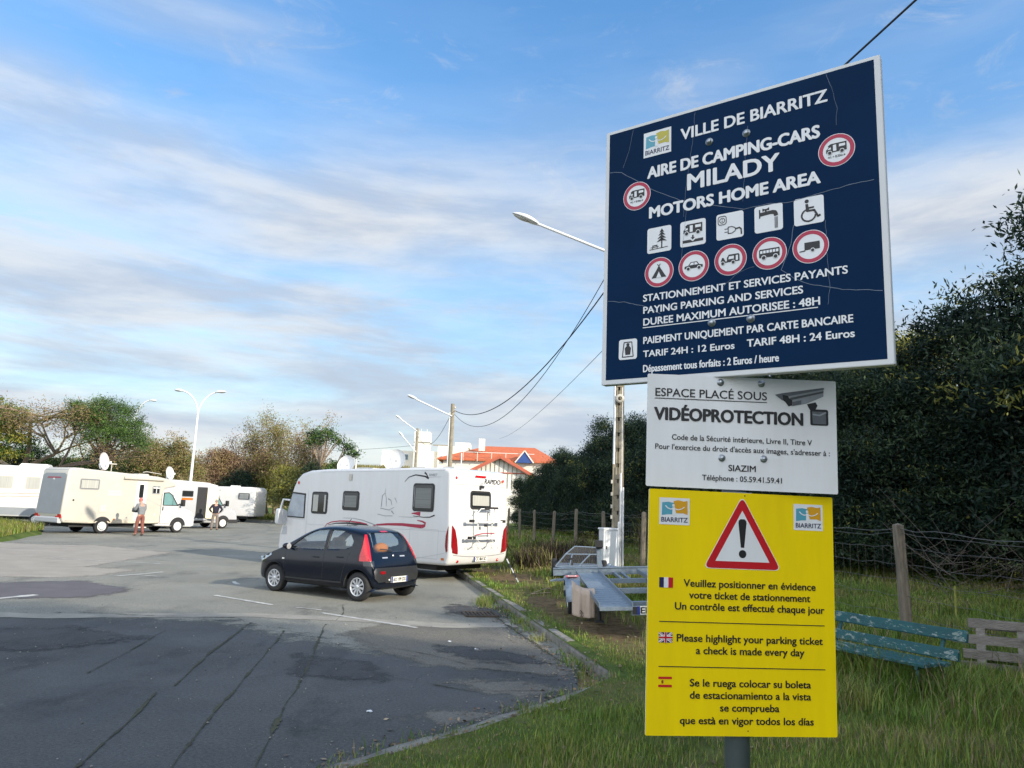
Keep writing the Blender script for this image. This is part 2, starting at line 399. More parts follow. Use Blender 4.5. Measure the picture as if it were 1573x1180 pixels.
def asphalt_material(name, dark, pale, stain, dust):
    m, N, L, b = new_mat(name)
    tc = N.new('ShaderNodeTexCoord')
    def nz(s, d, st=(1, 1, 1), rg=0.6):
        mp = N.new('ShaderNodeMapping'); mp.inputs['Scale'].default_value = st; mp.inputs['Rotation'].default_value = (0, 0, R(12)); L.new(tc.outputs['Object'], mp.inputs[0])
        n = N.new('ShaderNodeTexNoise'); L.new(mp.outputs[0], n.inputs['Vector']); n.inputs['Scale'].default_value = s; n.inputs['Detail'].default_value = d; n.inputs['Roughness'].default_value = rg; return n.outputs[0]
    def mixc(f, a, c, lo=0.3, hi=0.7):
        r = N.new('ShaderNodeMapRange'); r.interpolation_type = 'SMOOTHSTEP'; L.new(f, r.inputs[0]); r.inputs[1].default_value = lo; r.inputs[2].default_value = hi
        x = N.new('ShaderNodeMix'); x.data_type = 'RGBA'; L.new(r.outputs[0], x.inputs[0])
        for i, v in ((6, a), (7, c)):
            if isinstance(v, tuple): x.inputs[i].default_value = (*v, 1)
            else: L.new(v, x.inputs[i])
        return x.outputs[2]
    base = mixc(nz(0.35, 8), dark, pale)
    base = mixc(nz(0.8, 9, (1, .45, 1), .7), stain, base, 0.30, 0.50)          # dark worn stains
    base = mixc(nz(2.3, 10, (1, 1, 1), .75), base, dust, 0.58, 0.80)              # pale dusty scuffs
    gr = nz(34, 6, (1, 1, 1), .85); sp = nz(150, 2)
    h = N.new('ShaderNodeHueSaturation'); r = N.new('ShaderNodeMapRange'); L.new(sp, r.inputs[0]); r.inputs[1].default_value = .25; r.inputs[2].default_value = .75; r.inputs[3].default_value = 0.55; r.inputs[4].default_value = 1.45
    L.new(r.outputs[0], h.inputs['Value']); L.new(base, h.inputs['Color'])
    h2 = N.new('ShaderNodeHueSaturation'); r2 = N.new('ShaderNodeMapRange'); L.new(gr, r2.inputs[0]); r2.inputs[1].default_value = .34; r2.inputs[2].default_value = .66; r2.inputs[3].default_value = .50; r2.inputs[4].default_value = 1.48
    L.new(r2.outputs[0], h2.inputs['Value']); L.new(h.outputs[0], h2.inputs['Color']); L.new(h2.outputs[0], b.inputs['Base Color'])
    rr = N.new('ShaderNodeMapRange'); L.new(nz(0.6, 6), rr.inputs[0]); rr.inputs[1].default_value = .35; rr.inputs[2].default_value = .65; rr.inputs[3].default_value = .62; rr.inputs[4].default_value = .92; L.new(rr.outputs[0], b.inputs['Roughness'])
    b.inputs['Specular IOR Level'].default_value = 0.3
    bp = N.new('ShaderNodeBump'); bp.inputs['Strength'].default_value = 0.55; bp.inputs['Distance'].default_value = 0.012; L.new(nz(120, 3), bp.inputs['Height']); L.new(bp.outputs[0], b.inputs['Normal'])
    return m
M['asphalt'] = asphalt_material('shaded_worn_asphalt', (0.060, 0.064, 0.066), (0.092, 0.093, 0.090), (0.032, 0.034, 0.036), (0.15, 0.143, 0.128))  # worn asphalt, its base darkened to carry the foreground tree shade
M['sunny_asphalt'] = asphalt_material('sunlit_asphalt', (0.205, 0.202, 0.172), (0.270, 0.262, 0.222), (0.135, 0.133, 0.118), (0.34, 0.32, 0.27))  # paler, warmer copy of the asphalt with sunlight put into its colour
M['sunlit_sandy_asphalt'] = asphalt_material('sunlit_sandy_asphalt', (0.125, 0.120, 0.105), (0.185, 0.170, 0.140), (0.080, 0.078, 0.070), (0.25, 0.225, 0.18))  # kerbside sand, its paleness also standing in for patchy sun
M['damp_asphalt'] = asphalt_material('damp_asphalt', (0.052, 0.053, 0.055), (0.078, 0.078, 0.078), (0.034, 0.035, 0.037), (0.10, 0.098, 0.09))
M['pale_asphalt'] = mat('pale_asphalt', (0.36, 0.325, 0.28), 0.9, col2=(0.27, 0.245, 0.21), scale=1.3, detail=9, bump=0.4, bscale=110)
M['dark_asphalt'] = mat('dark_asphalt', (0.125, 0.115, 0.125), 0.85, col2=(0.09, 0.083, 0.09), scale=1.5, detail=8, bump=0.4, bscale=110)
M['gutter_concrete'] = mat('gutter_concrete', (0.33, 0.31, 0.265), 0.9, col2=(0.20, 0.19, 0.165), scale=2.2, detail=9, bump=0.5, bscale=90)
M['road_paint'] = mat('road_paint', (0.62, 0.61, 0.57), 0.7, col2=(0.24, 0.235, 0.22), scale=5, detail=9, bump=0.2, bscale=90)
M['moss'] = mat('moss', (0.070, 0.072, 0.038), 0.95, col2=(0.030, 0.030, 0.024), scale=4, detail=8, bump=0.8, bscale=60)

PENDING = []
def build_terrain():
    xs = [-900, -500, -300, -200, -150] + list(np.arange(-120, 81, 8.0)) + [100, 140, 220, 400, 900]
    ys = [-300, -120, -60, -30, -10, 10, 30, 50, 70] + list(np.arange(78, 150, 4.0)) + [160, 190, 240, 400, 900, 1800]
    mb = MB(); mb.grid([[(x, y, -0.10 + hill(x, y)) for x in xs] for y in ys], 0)
    o = mb.build('ground', 'dry_grass'); tag(o, kind='structure')
    # verge
    offs = [0, .06, .14, .25, .4, .6, .8, 1.05, 1.3, 1.6, 1.9, 2.25, 2.6, 3, 3.4, 3.9, 4.4, 5, 5.6, 6.3, 7, 8, 9, 10.5, 12, 14, 17, 21, 27, 36, 50, 80]
    ys = list(np.arange(-12, 3, 1.0)) + list(np.arange(3, 24, 0.25)) + list(np.arange(24, 40, .8)) + list(np.arange(40, 81, 2.0))
    mb = MB(); dd = []
    rows = []
    for y in ys:
        rw = []
        for d in offs:
            x = xk(y) + d; rw.append((x, y, gz(x, y))); dd.append(dirt(x, y))
        rows.append(rw)
    mb.grid(rows, 0)
    o = mb.build('grass_verge', 'meadow'); tag(o, kind='structure')
    a = o.data.attributes.new('dirt', 'FLOAT', 'POINT'); a.data.foreach_set('value', dd)
    # car park
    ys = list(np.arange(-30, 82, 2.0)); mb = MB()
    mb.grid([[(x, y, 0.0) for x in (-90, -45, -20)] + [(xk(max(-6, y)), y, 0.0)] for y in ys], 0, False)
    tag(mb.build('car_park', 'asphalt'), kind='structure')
    ed = [(-60, 9.6), (-16, 9.8), (-9, 10.6), (-6.9, 10.9), (-4.21, 10.9), (-2.9, 9.8), (-1.6, 8.9), (-0.3, 8.2), (xk(8.6) + .02, 8.6)]  # near edge of the sunlit tone, shaped along the tree shadow
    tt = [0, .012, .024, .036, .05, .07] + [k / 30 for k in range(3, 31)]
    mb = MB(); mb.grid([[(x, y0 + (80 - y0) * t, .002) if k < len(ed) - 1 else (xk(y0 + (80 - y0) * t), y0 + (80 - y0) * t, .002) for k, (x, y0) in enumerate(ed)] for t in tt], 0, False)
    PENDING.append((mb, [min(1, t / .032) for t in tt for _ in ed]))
    # kerb stones along the right side, one by one, and the flush near edge
    rnd = random.Random(4)
    mb = MB(); y = 8.62
    while y < 60:
        ln = 0.98; x0, x1 = xk(y), xk(y + ln)
        a = Vector((x0, y, 0)); b = Vector((x1, y + ln, 0)); d = (b - a).normalized(); nrm = Vector((d.y, -d.x, 0))
        w = 0.15; h0 = 0.125 + rnd.uniform(-.012, .012); h1 = 0.125 + rnd.uniform(-.012, .012); j = rnd.uniform(-.012, .012)
        prof = [(0, -.08), (0.0, .085), (.012, .11), (.035, .125), (w - .02, .125), (w, .11), (w, -.08)]
        rows = []
        for t, hh in ((0.008, h0), (.5, (h0 + h1) / 2), (.992, h1)):
            p = a.lerp(b, t); rows.append([p + nrm * (u + j) + Vector((0, 0, z * hh / .125 if z > 0 else z)) for u, z in prof])
        mb.grid(rows, 0, False); mb.add(rows[0], [tuple(range(7))], 0); mb.add(rows[2], [tuple(range(6, -1, -1))], 0)
        y += ln * abs(d.y) + 0.006
    tag(mb.build('kerb', 'kerb_stone'), kind='structure')
    mb = MB(); rows = []
    for k in range(60):
        y = 2.0 + (8.6 - 2.0) * k / 59; x = xk(y); n = mnoise.noise((x * 2, y * 2, 1)) * .05; z = .028 + .015 * mnoise.noise((x * 5, y * 5, 4))
        nd = Vector((0.775, -0.63, 0))
        rows.append([Vector((x, y, 0)) + nd * (-.10 + n) + Vector((0, 0, -.05)), Vector((x, y, 0)) + nd * (-.085 + n) + Vector((0, 0, z)), Vector((x, y, 0)) + nd * (.05 + n) + Vector((0, 0, z + .012)), Vector((x, y, 0)) + nd * (.10 + n) + Vector((0, 0, -.02))])
    mb.grid(rows, 0, True)
    tag(mb.build('edging_kerb', 'kerb_stone'), kind='structure')
build_terrain()

def fade(m, rag=.9):
    """a ground tone that thins out raggedly towards its rim"""
    N = m.node_tree.nodes; L = m.node_tree.links; o = N['Material Output']; src = o.inputs[0].links[0].from_socket
    at = N.new('ShaderNodeAttribute'); at.attribute_name = 'fade'; tc = N.new('ShaderNodeTexCoord'); n = N.new('ShaderNodeTexNoise'); L.new(tc.outputs['Object'], n.inputs['Vector']); n.inputs['Scale'].default_value = 2.6; n.inputs['Detail'].default_value = 10; n.inputs['Roughness'].default_value = .75
    a = N.new('ShaderNodeMath'); a.operation = 'MULTIPLY_ADD'; L.new(n.outputs[0], a.inputs[0]); a.inputs[1].default_value = rag * 2; L.new(at.outputs['Fac'], a.inputs[2])
    r = N.new('ShaderNodeMapRange'); r.interpolation_type = 'SMOOTHSTEP'; L.new(a.outputs[0], r.inputs[0]); r.inputs[1].default_value = rag + .28; r.inputs[2].default_value = rag + .62; r.inputs[4].default_value = .92
    t = N.new('ShaderNodeBsdfTransparent'); x = N.new('ShaderNodeMixShader'); L.new(r.outputs[0], x.inputs[0]); L.new(t.outputs[0], x.inputs[1]); L.new(src, x.inputs[2]); L.new(x.outputs[0], o.inputs[0])
for k_ in ('sunlit_sandy_asphalt', 'damp_asphalt', 'pale_asphalt', 'dark_asphalt', 'sunny_asphalt'): fade(M[k_], .55 if k_ in ('pale_asphalt', 'dark_asphalt') else .8)
def soft_sheet(name, polys, m, z, w=.45):
    mb = MB(); fd = []
    for p in polys:
        x0 = min(q[0] for q in p) - w; x1 = max(q[0] for q in p) + w; y0 = min(q[1] for q in p) - w; y1 = max(q[1] for q in p) + w; c = max(.09, (x1 - x0) / 60)
        nx = int((x1 - x0) / c) + 2; ny = int((y1 - y0) / c) + 2; o = len(mb.v); ff = []
        for j in range(ny):
            for i in range(nx):
                x, y = x0 + c * i, y0 + c * j; dm = 1e9
                for (ax, ay), (bx, by) in zip(p, p[1:] + p[:1]):
                    t = max(0, min(1, ((x - ax) * (bx - ax) + (y - ay) * (by - ay)) / ((bx - ax) ** 2 + (by - ay) ** 2 + 1e-9))); dm = min(dm, math.hypot(x - ax - (bx - ax) * t, y - ay - (by - ay) * t))
                ff.append(max(0, min(1, .45 + (dm if inside((x, y), p) else -dm) / (2 * w))))
        mb.add([(x0 + c * i, y0 + c * j, z) for j in range(ny) for i in range(nx)], [q for q in ((j * nx + i, j * nx + i + 1, (j + 1) * nx + i + 1, (j + 1) * nx + i) for j in range(ny - 1) for i in range(nx - 1)) if max(ff[k] for k in q) > 0]); fd += ff
    o = mb.build(name, m, fix=False); tag(o, kind='structure'); a = o.data.attributes.new('fade', 'FLOAT', 'POINT'); a.data.foreach_set('value', fd); return o
def sheet(name, polys, m, z):
    mb = MB()
    for p in polys: mb.flat(p, (0, 0, z), (1, 0, 0), (0, 1, 0))
    o = mb.build(name, m, fix=False); tag(o, kind='structure'); return o
def ribbon(mb, pts, w, z, seed=0, jag=0.35, step=0.12, m=0, broken=False):
    rnd = random.Random(seed); P = []
    for (a, b) in zip(pts, pts[1:]):
        a = Vector((*a, 0)); b = Vector((*b, 0)); n = max(1, int((b - a).length / step))
        for k in range(n): P.append(a.lerp(b, k / n))
    P.append(Vector((*pts[-1], 0))); rows = []
    for i, p in enumerate(P):
        d = (P[min(i + 1, len(P) - 1)] - P[max(i - 1, 0)]).normalized(); n = Vector((-d.y, d.x, 0))
        off = n * (w * jag * 1.1 * mnoise.noise((p.x * 1.6, p.y * 1.6, seed)))
        ww = w * (1 + jag * rnd.uniform(-1, 1)) * (0.75 + .6 * abs(mnoise.noise((p.x * 1.1, p.y * 1.1, seed + 7))))
        if broken: ww *= .30 + .9 * sst(-.25, .30, mnoise.noise((p.x * 2.3, p.y * 2.3, seed + 3)) + .5 * mnoise.noise((p.x * 9, p.y * 9, seed)))
        rows.append([p + off - n * ww / 2 + Vector((0, 0, z)), p + off + n * ww / 2 + Vector((0, 0, z))])
    mb.grid(rows, m, False)
def wavy(poly, amp=0.15, step=0.4, seed=0):
    out = []
    for i in range(len(poly)):
        a, b = poly[i], poly[(i + 1) % len(poly)]; n = max(1, int(math.hypot(b[0] - a[0], b[1] - a[1]) / step))
        for k in range(n):
            x = a[0] + (b[0] - a[0]) * k / n; y = a[1] + (b[1] - a[1]) * k / n
            out.append(tuple(c + amp * mnoise.noise((x * 1.1, y * 1.1, seed + o)) + .45 * amp * mnoise.noise((x * 4.1, y * 4.1, seed + o)) + .25 * amp * mnoise.noise((x * 11, y * 11, seed + o)) for c, o in ((x, 0), (y, 31))))
    return out
def build_markings():
    mb, fd = PENDING[0]; o = mb.build('sunlit_car_park', 'sunny_asphalt', fix=False); tag(o, kind='structure'); a = o.data.attributes.new('fade', 'FLOAT', 'POINT'); a.data.foreach_set('value', fd)  # sunlit tone painted over the darker base sheet
    soft_sheet('pale_paving', [[(-30, 16), (-12.6, 16.2), (-9.6, 17.2), (-9.2, 19.4), (-10.8, 19.6), (-11.2, 25.4), (-14.8, 27.6), (-16.5, 27.0), (-18.6, 27.4), (-30, 24)]], 'pale_asphalt', 0.004)
    soft_sheet('dark_patch', [[(-18, 14.6), (-10.4, 15.6), (-9.2, 16.6), (-7.4, 15.3), (-7.6, 14.0), (-9.0, 13.4), (-18, 12.6)]], 'dark_asphalt', 0.007)
    soft_sheet('sunlit_sand_wash', [[(-1.9, 12.4), (-2.3, 11.2), (-1.5, 9.9), (-.5, 9.2), (.5, 8.9), (.95, 9.3), (.55, 10.6), (.1, 12.3)], [(-.6, 8.5), (.2, 7.9), (.8, 8.3), (.2, 8.7)], [(-.5, 6.9), (.1, 7.3), (-.3, 7.5), (-.9, 7.1)]], 'sunlit_sandy_asphalt', 0.0035, .4)  # washed sand by the kerb, partly painted sunlight on the foreground
    soft_sheet('damp_stain', [[(-7.6, 10.4), (-6.2, 11.0), (-4.8, 10.3), (-5.6, 9.3), (-7.2, 9.2)], [(-2.5, 9.6), (-1.5, 9.2), (-1.3, 8.4), (-2.2, 8.6)], [(-.9, 10.6), (.3, 10.2), (.6, 9.6), (-.4, 9.7)], [(-1.1, 14.9), (.1, 14.7), (.2, 13.4), (-.9, 13.7)]], 'damp_asphalt', 0.0055)
    mb = MB(); ribbon(mb, [(-16, 11.4), (-7.65, 11.75), (-6.9, 11.85), (-4.21, 12.62), (-2.6, 12.6), (-0.96, 12.3), (0.2, 12.6)], 0.50, 0.0065, 3, 0.10, .25)
    tag(mb.build('gutter', 'gutter_concrete', fix=False), kind='structure')
    mb = MB()
    for k, (a, b, w) in enumerate([((-5.64, 14.95), (-4.19, 13.9), .11), ((-3.11, 13.17), (-1.34, 11.98), .10), ((-9.0, 17.7), (-8.5, 19.0), .14), ((-8.75, 18.1), (-8.1, 17.95), .10), ((-8.95, 13.2), (-8.6, 14.1), .22), ((-3.7, 13.7), (-3.2, 13.5), .08),
                        ((-12.2, 33.5), (-11.4, 32.8), .12), ((-13.6, 32.9), (-13.0, 32.6), .10), ((-6.2, 17.5), (-5.9, 16.9), .1), ((-13.2, 21.8), (-9.6, 21.2), .08), ((-10.6, 36.2), (-8.6, 33.4), .1)]):
        ribbon(mb, [a, b], w, 0.009, 40 + k, 0.22, .07)
    tag(mb.build('road_marking', 'road_paint', fix=False), kind='structure')
    mb = MB()
    for k, (p, w) in enumerate([([(-2.75, 12.0), (-2.71, 11.67), (-2.18, 8.61), (-2.0, 7.3), (-1.73, 5.67), (-1.5, 4)], .055), ([(-3.2, 11.3), (-3.15, 11.05), (-2.71, 8.13), (-2.51, 6.77), (-2.31, 5.61), (-2.1, 4)], .05),
                                ([(-3.9, 11.9), (-3.59, 9.49), (-3.3, 7.89)], .05), ([(-3.35, 7.6), (-3.23, 7.13), (-2.97, 5.75), (-2.8, 4)], .05), ([(-4.8, 11.0), (-4.56, 9.5), (-4.4, 8.3)], .035),
                                ([(-1.9, 13.6), (-1.4, 13.9), (-.6, 13.2)], .035), ([(-3.0, 14.3), (-2.75, 13.2), (-2.7, 12.4)], .035), ([(-1.2, 8.6), (-.3, 8.1), (.5, 8.25)], .03), ([(-1.6, 10.4), (-.9, 9.9), (-.2, 9.2), (.6, 9.0)], .035), ([(-6.8, 12.3), (-5.4, 12.2), (-4.3, 12.35)], .05), ([(-.3, 14.2), (.05, 12.6), (.45, 11), (.9, 9.2)], .10)]):
        ribbon(mb, p, w * .62, 0.0075 + .0001 * k, k, 0.7, .035, 0, True)
    tag(mb.build('asphalt_crack', 'moss', fix=False), kind='structure')
    # grass islands beyond
    mb = MB(); pl = [(-18.3, 27.6), (-19.6, 31.0), (-20.7, 34.2), (-24, 38), (-33, 46), (-60, 60), (-60, 22), (-28, 26.0)]
    c = Vector((-33, 36, .35)); rows = []
    for t, z in ((0, .0), (.02, .12), (.08, .22), (.5, .32), (1, .35)):
        rows.append([(p[0] + (c.x - p[0]) * t, p[1] + (c.y - p[1]) * t, z) for p in wavy(pl, .3, 1.0, 8)])
    mb.grid(rows, 0, True, True); tag(mb.build('grass_island', 'meadow'), kind='structure')
    mb = MB(); y0 = 63.0
    mb.grid([[(x, y, z) for x in np.arange(-90, -4, 3.0)] for y, z in ((y0, -.02), (y0 + .05, .14), (y0 + 3, .3), (y0 + 12, .6), (y0 + 25, .9))], 0)
    tag(mb.build('grass_bank', 'meadow'), kind='structure')
    mb = MB(); mb.box((-30, y0 - .08, .05), (50, .16, .2), 0); tag(mb.build('far_kerb', 'concrete'), kind='structure')
build_markings()

def drain():
    t = thing('drain_grate', 'rusty iron drain grate with slots in the asphalt beside the kerb', 'drain grate', (-.42, 13.62, 0.008), R(12))
    mb = MB()
    for a, b in (((-.27, -.26), (.27, -.26)), ((-.27, .26), (.27, .26)), ((-.27, -.26), (-.27, .26)), ((.27, -.26), (.27, .26))): mb.bar((*a, .01), (*b, .01), .05, .03, 0)
    for k in range(7): mb.bar((-.2 + .067 * k, -.24, .008), (-.2 + .067 * k, .24, .008), .03, .024, 0)
    mb.build('grate', mat('rusty_iron', (0.10, 0.075, 0.055), .8, .3, col2=(0.045, .04, .035), scale=18, bump=.4), t)
    mb = MB(); mb.box((0, 0, -.0035), (.52, .5, .004)); mb.build('pit', 'dark_inside', t)
drain()
# ------------------------------------------------------------------ the sign post with its three panels
def sign():
    t = thing('sign_post', 'grey steel post carrying blue parking sign, white camera notice and yellow ticket notice', 'sign post', (0.605, 2.0, 0.2))
    
    M['sign_blue'] = mat('sign_blue', (0.0006, 0.021, 0.068), 0.55, col2=(0.0005, 0.016, 0.054), scale=3, spec=.07)
    M['sign_frame'] = mat('sign_frame', (0.66, 0.67, 0.68), 0.5, var=0.08, scale=8)
    M['sign_text'] = mat('sign_text', (0.76, 0.77, 0.79), 0.5, var=0.08, scale=14)
    M['sign_white'] = mat('sign_white', (0.77, 0.78, 0.80), 0.42, col2=(0.69, 0.70, 0.71), scale=5, detail=9, stretch=(2.5, 2.5, .5), spec=.3)
    M['sign_yellow'] = mat('sign_yellow', (0.90, 0.67, 0.002), 0.45, col2=(0.80, 0.585, 0.004), scale=5, detail=9, stretch=(2.5, 2.5, .5), spec=.2)
    M['sign_red'] = mat('sign_red', (0.52, 0.008, 0.016), 0.4, var=0.05, scale=9)
    M['sign_crimson'] = mat('sign_crimson', (0.42, 0.012, 0.055), 0.45, var=0.06, scale=9)
    M['teal_ink'] = mat('teal_ink', (0.09, 0.34, 0.45), 0.45, var=0.08, scale=20)
    M['ochre_ink'] = mat('ochre_ink', (0.68, 0.34, 0.012), 0.45, var=0.08, scale=20)
    M['lime_ink'] = mat('lime_ink', (0.48, 0.42, 0.05), 0.45, var=0.1, scale=20)
    M['navy_ink'] = mat('navy_ink', (0.015, 0.016, 0.075), 0.45, var=0.08, scale=20)
    M['crack_white'] = mat('crack_white', (0.20, 0.25, 0.33), 0.6, var=0.5, scale=30)
    M['bolt_steel'] = mat('bolt_steel', (0.46, 0.50, 0.54), 0.35, 0.75, var=0.3, scale=60)
    M['post_steel'] = mat('post_steel', (0.13, 0.17, 0.21), 0.45, 0.55, col2=(0.20, 0.23, 0.25), scale=9, bump=.05)
    L = Vector((0.605, 2.0, 0.2))
    def fr(O, U, D):
        U = Vector(U).normalized(); D = Vector(D); D = (D - U * U.dot(D)).normalized()
        return Vector(O) - L - Vector((0, 0, .1)), U, D
    mb = MB(); mb.lathe([(0.0, 0), (.031, 0), (.031, 2.78), (.028, 2.79), (0, 2.79)], (0, 0, 0), (0, 0, 1), 28)
    mb.build('post', 'post_steel', t)
    def panel(name, f, w, h, mats, th, rad, frame=0.0, lip=0.0):
        O, U, D = f; mb = MB(); n = D.cross(U).normalized()
        pl = rounded(0, 0, w, h, rad, 3)
        mb.prism(pl, O - n * th, U, D, -th if False else 0.0001, 0)
        mb = MB(); mb.prism(pl, O, U, D, th, 0, 1)
        return mb
    def text_quad(mb, f, rows, m=0):
        for s, (a, b, c, d), bold in rows: put_text(mb, s, a / 1000, b / 1000, c / 1000, d / 1000, f, m, bold, 0.0012)
    def fl(mb, poly, f, m=0, off=.0008):
        O, U, D = f; n = D.cross(U).normalized()
        mb.flat([(p[0] / 1000, p[1] / 1000) for p in poly], O + n * off, U, D, m)
    def line(mb, pts, w, f, m=0, off=.0010):
        for (a, b) in zip(pts, pts[1:]):
            dx, dy = b[0] - a[0], b[1] - a[1]; l = math.hypot(dx, dy) or 1; nx, ny = -dy / l * w / 2, dx / l * w / 2; ex, ey = dx / l * w * .25, dy / l * w * .25
            fl(mb, [(a[0] + nx - ex, a[1] + ny - ey), (b[0] + nx + ex, b[1] + ny + ey), (b[0] - nx + ex, b[1] - ny + ey), (a[0] - nx - ex, a[1] - ny - ey)], f, m, off)
    def ring(mb, cx, cy, r0, r1, f, m=0, off=.0008, n=48):
        O, U, D = f; nn = D.cross(U).normalized()
        mb.grid([[O + nn * off + U * ((cx + r * math.cos(2 * PI * k / n)) / 1000) + D * ((cy + r * math.sin(2 * PI * k / n)) / 1000) for k in range(n)] for r in (r0, r1)], m, False, True)
    def bolts(f, pts, parent, r=9.5):
        O, U, D = f; n = D.cross(U).normalized()
        for p in pts:
            mb = MB(); c = O + U * (p[0] / 1000) + D * (p[1] / 1000)
            mb.lathe([(r * .0012, .0002), (r * .0012, .0015), (r * .00075, .0016), (r * .00075, .006), (r * .00055, .0085), (0, .009)], c, n, 14)
            mb.build('bolt', 'bolt_steel', parent)
    def disc(cx, cy, r, f, parent, pict):
        mb = MB(); fl(mb, circle(cx, cy, r + 1.6, 48), f, 0, .0007); ring(mb, cx, cy, r, r * .77, f, 1, .0011); 
        pict(mb, cx, cy, r * .62)
        mb.build('pictogram', ['sign_text', 'sign_crimson', 'black_ink'], parent)
    def logo(x0, y0, x1, y1, f, parent, yel):
        w, h = x1 - x0, y1 - y0; mb = MB()
        q = lambda *ps: [(x0 + a * w, y0 + b * h) for a, b in ps]
        fl(mb, q((0, 0), (1, 0), (1, 1), (0, 1)), f, 0, .0006)
        fl(mb, q((.09, .18), (.30, .15), (.49, .19), (.49, .62), (.28, .62), (.08, .66)), f, 1, .0009)
        fl(mb, q((.46, .12), (.62, .08), (.80, .12), (.92, .09), (.93, .62), (.78, .56), (.55, .57)), f, 2, .0010)
        # the pale figure between the two flags
        fl(mb, [(x0 + (.46 + .045 * math.cos(a)) * w, y0 + (.28 + .055 * math.sin(a)) * h) for a in [2 * PI * k / 12 for k in range(12)]], f, 0, .0013)
        fl(mb, q((.43, .35), (.50, .35), (.52, .64), (.42, .64)), f, 0, .0013)
        line(mb, q((.46, .40), (.36, .42), (.27, .38), (.20, .30)), .035 * w, f, 0, .0014); line(mb, q((.48, .40), (.62, .44), (.74, .40), (.82, .33)), .03 * w, f, 0, .0014)
        put_text(mb, 'BIARRITZ', (x0 + .07 * w) / 1000, (y0 + .73 * h) / 1000, (x0 + .93 * w) / 1000, (y0 + .90 * h) / 1000, f, 3, 1, .0012)
        mb.build('logo', ['sign_text', 'teal_ink', yel, 'navy_ink'], parent)
    # pictograms, drawn in a unit frame (-1..1, y down)
    def P(mb, f, cx, cy, s, poly, m, off=.0015): fl(mb, [(cx + x * s, cy + y * s) for x, y in poly], f, m, off)
    def C(mb, f, cx, cy, s, x, y, r, m, off=.0016): fl(mb, circle(cx + x * s, cy + y * s, r * s, 18), f, m, off)
    def LN(mb, f, cx, cy, s, pts, w, m, off=.0017): line(mb, [(cx + x * s, cy + y * s) for x, y in pts], w * s, f, m, off)
    def camper(mb, f, cx, cy, s, K, W):
        P(mb, f, cx, cy, s, [(-.95, .35), (-.95, .02), (-.70, -.22), (-.78, -.38), (-.55, -.55), (.95, -.55), (.95, .35)], K)
        P(mb, f, cx, cy, s, [(-.84, .02), (-.64, -.18), (-.50, -.18), (-.50, .02)], W, .0019); P(mb, f, cx, cy, s, [(-.30, -.40), (.0, -.40), (.0, .26), (-.30, .26)], W, .0019); P(mb, f, cx, cy, s, [(.25, -.38), (.82, -.38), (.82, -.1), (.25, -.1)], W, .0019)
        for x in (-.62, .52): C(mb, f, cx, cy, s, x, .36, .22, W, .0020); C(mb, f, cx, cy, s, x, .38, .17, K, .0022)
    # ---- blue parking panel
    f = fr((0.2697, 2.1583, 3.1674), (0.8148, -0.5797, -0.0006), (-0.0059, -0.0074, -1.0)); W, H = .7751, .8
    O, U, D = f
    mb = MB(); mb.prism(rounded(0, 0, W, H, .004, 2), O, U, D, .003, 0)
    n = D.cross(U).normalized()
    mb.prism([(.010, .008), (W - .013, .008), (W - .013, H - .012), (.013, H - .012)], O + n * .0004, U, D, .0002, 1)
    for a, b in (((0, 0), (W, 0)), ((W, 0), (W, H)), ((W, H), (0, H)), ((0, H), (0, 0))):
        mb.bar(O + U * a[0] + D * a[1] - n * .014, O + U * b[0] + D * b[1] - n * .014, .003, .026, 0, n)
    for z in (.12, .65): mb.bar(O + U * .08 + D * z - n * .022, O + U * (W - .08) + D * z - n * .022, .03, .03, 0, n)
    pb = mb.build('parking_panel', ['sign_frame', 'sign_blue'], t)
    mb = MB()
    text_quad(mb, f, [('VILLE DE BIARRITZ', [245.0, 55.1, 647.7, 88.6], 1.7), ('AIRE DE CAMPING-CARS', [140.8, 150.4, 626.1, 184.0], 2.6), ('MILADY', [266.3, 202.1, 522.4, 249.1], 2), ('MOTORS HOME AREA', [148.3, 277.9, 624.2, 310.6], 2.8),
        ('STATIONNEMENT ET SERVICES PAYANTS', [130.8, 543.9, 682.1, 563.9], 1.6), ('PAYING PARKING AND SERVICES', [131.8, 580.3, 574.9, 600.1], 1.6), ('DUREE MAXIMUM AUTORISEE : 48H', [132.3, 615.1, 614.9, 635.5], 1.6),
        ('PAIEMENT UNIQUEMENT PAR CARTE BANCAIRE', [133.0, 670.3, 690.2, 689.9], 1.6), ('TARIF 24H : 12 Euros', [132.8, 710.4, 396.6, 728.5], 1.6), ('TARIF 48H : 24 Euros', [430.6, 707.6, 692.3, 726.9], 1.6), ('Dépassement tous forfaits : 2 Euros / heure', [133.4, 752.6, 511.1, 772.4], 1.6)])
    line(mb, [(130.7, 642), (609.5, 642)], 2.4, f)
    mb.build('lettering', 'sign_text', pb)
    logo(126.1, 36.0, 214.2, 116.0, f, pb, 'lime_ink')
    K, Wt = 2, 0
    def camper_len(mb, cx, cy, s):
        camper(mb, f, cx, cy - .18 * s, s * .98, K, Wt)
        put_text(mb, 'L > 8.50m', (cx - .55 * s) / 1000, (cy + .52 * s) / 1000, (cx + .55 * s) / 1000, (cy + .74 * s) / 1000, f, K, 1, .0014)
        for sg in (-1, 1): P(mb, f, cx, cy, s, [(sg * .82, .64), (sg * .64, .54), (sg * .64, .74)], K)
    disc(105.6, 231.5, 43, f, pb, camper_len); disc(666.3, 231, 42.8, f, pb, camper_len)
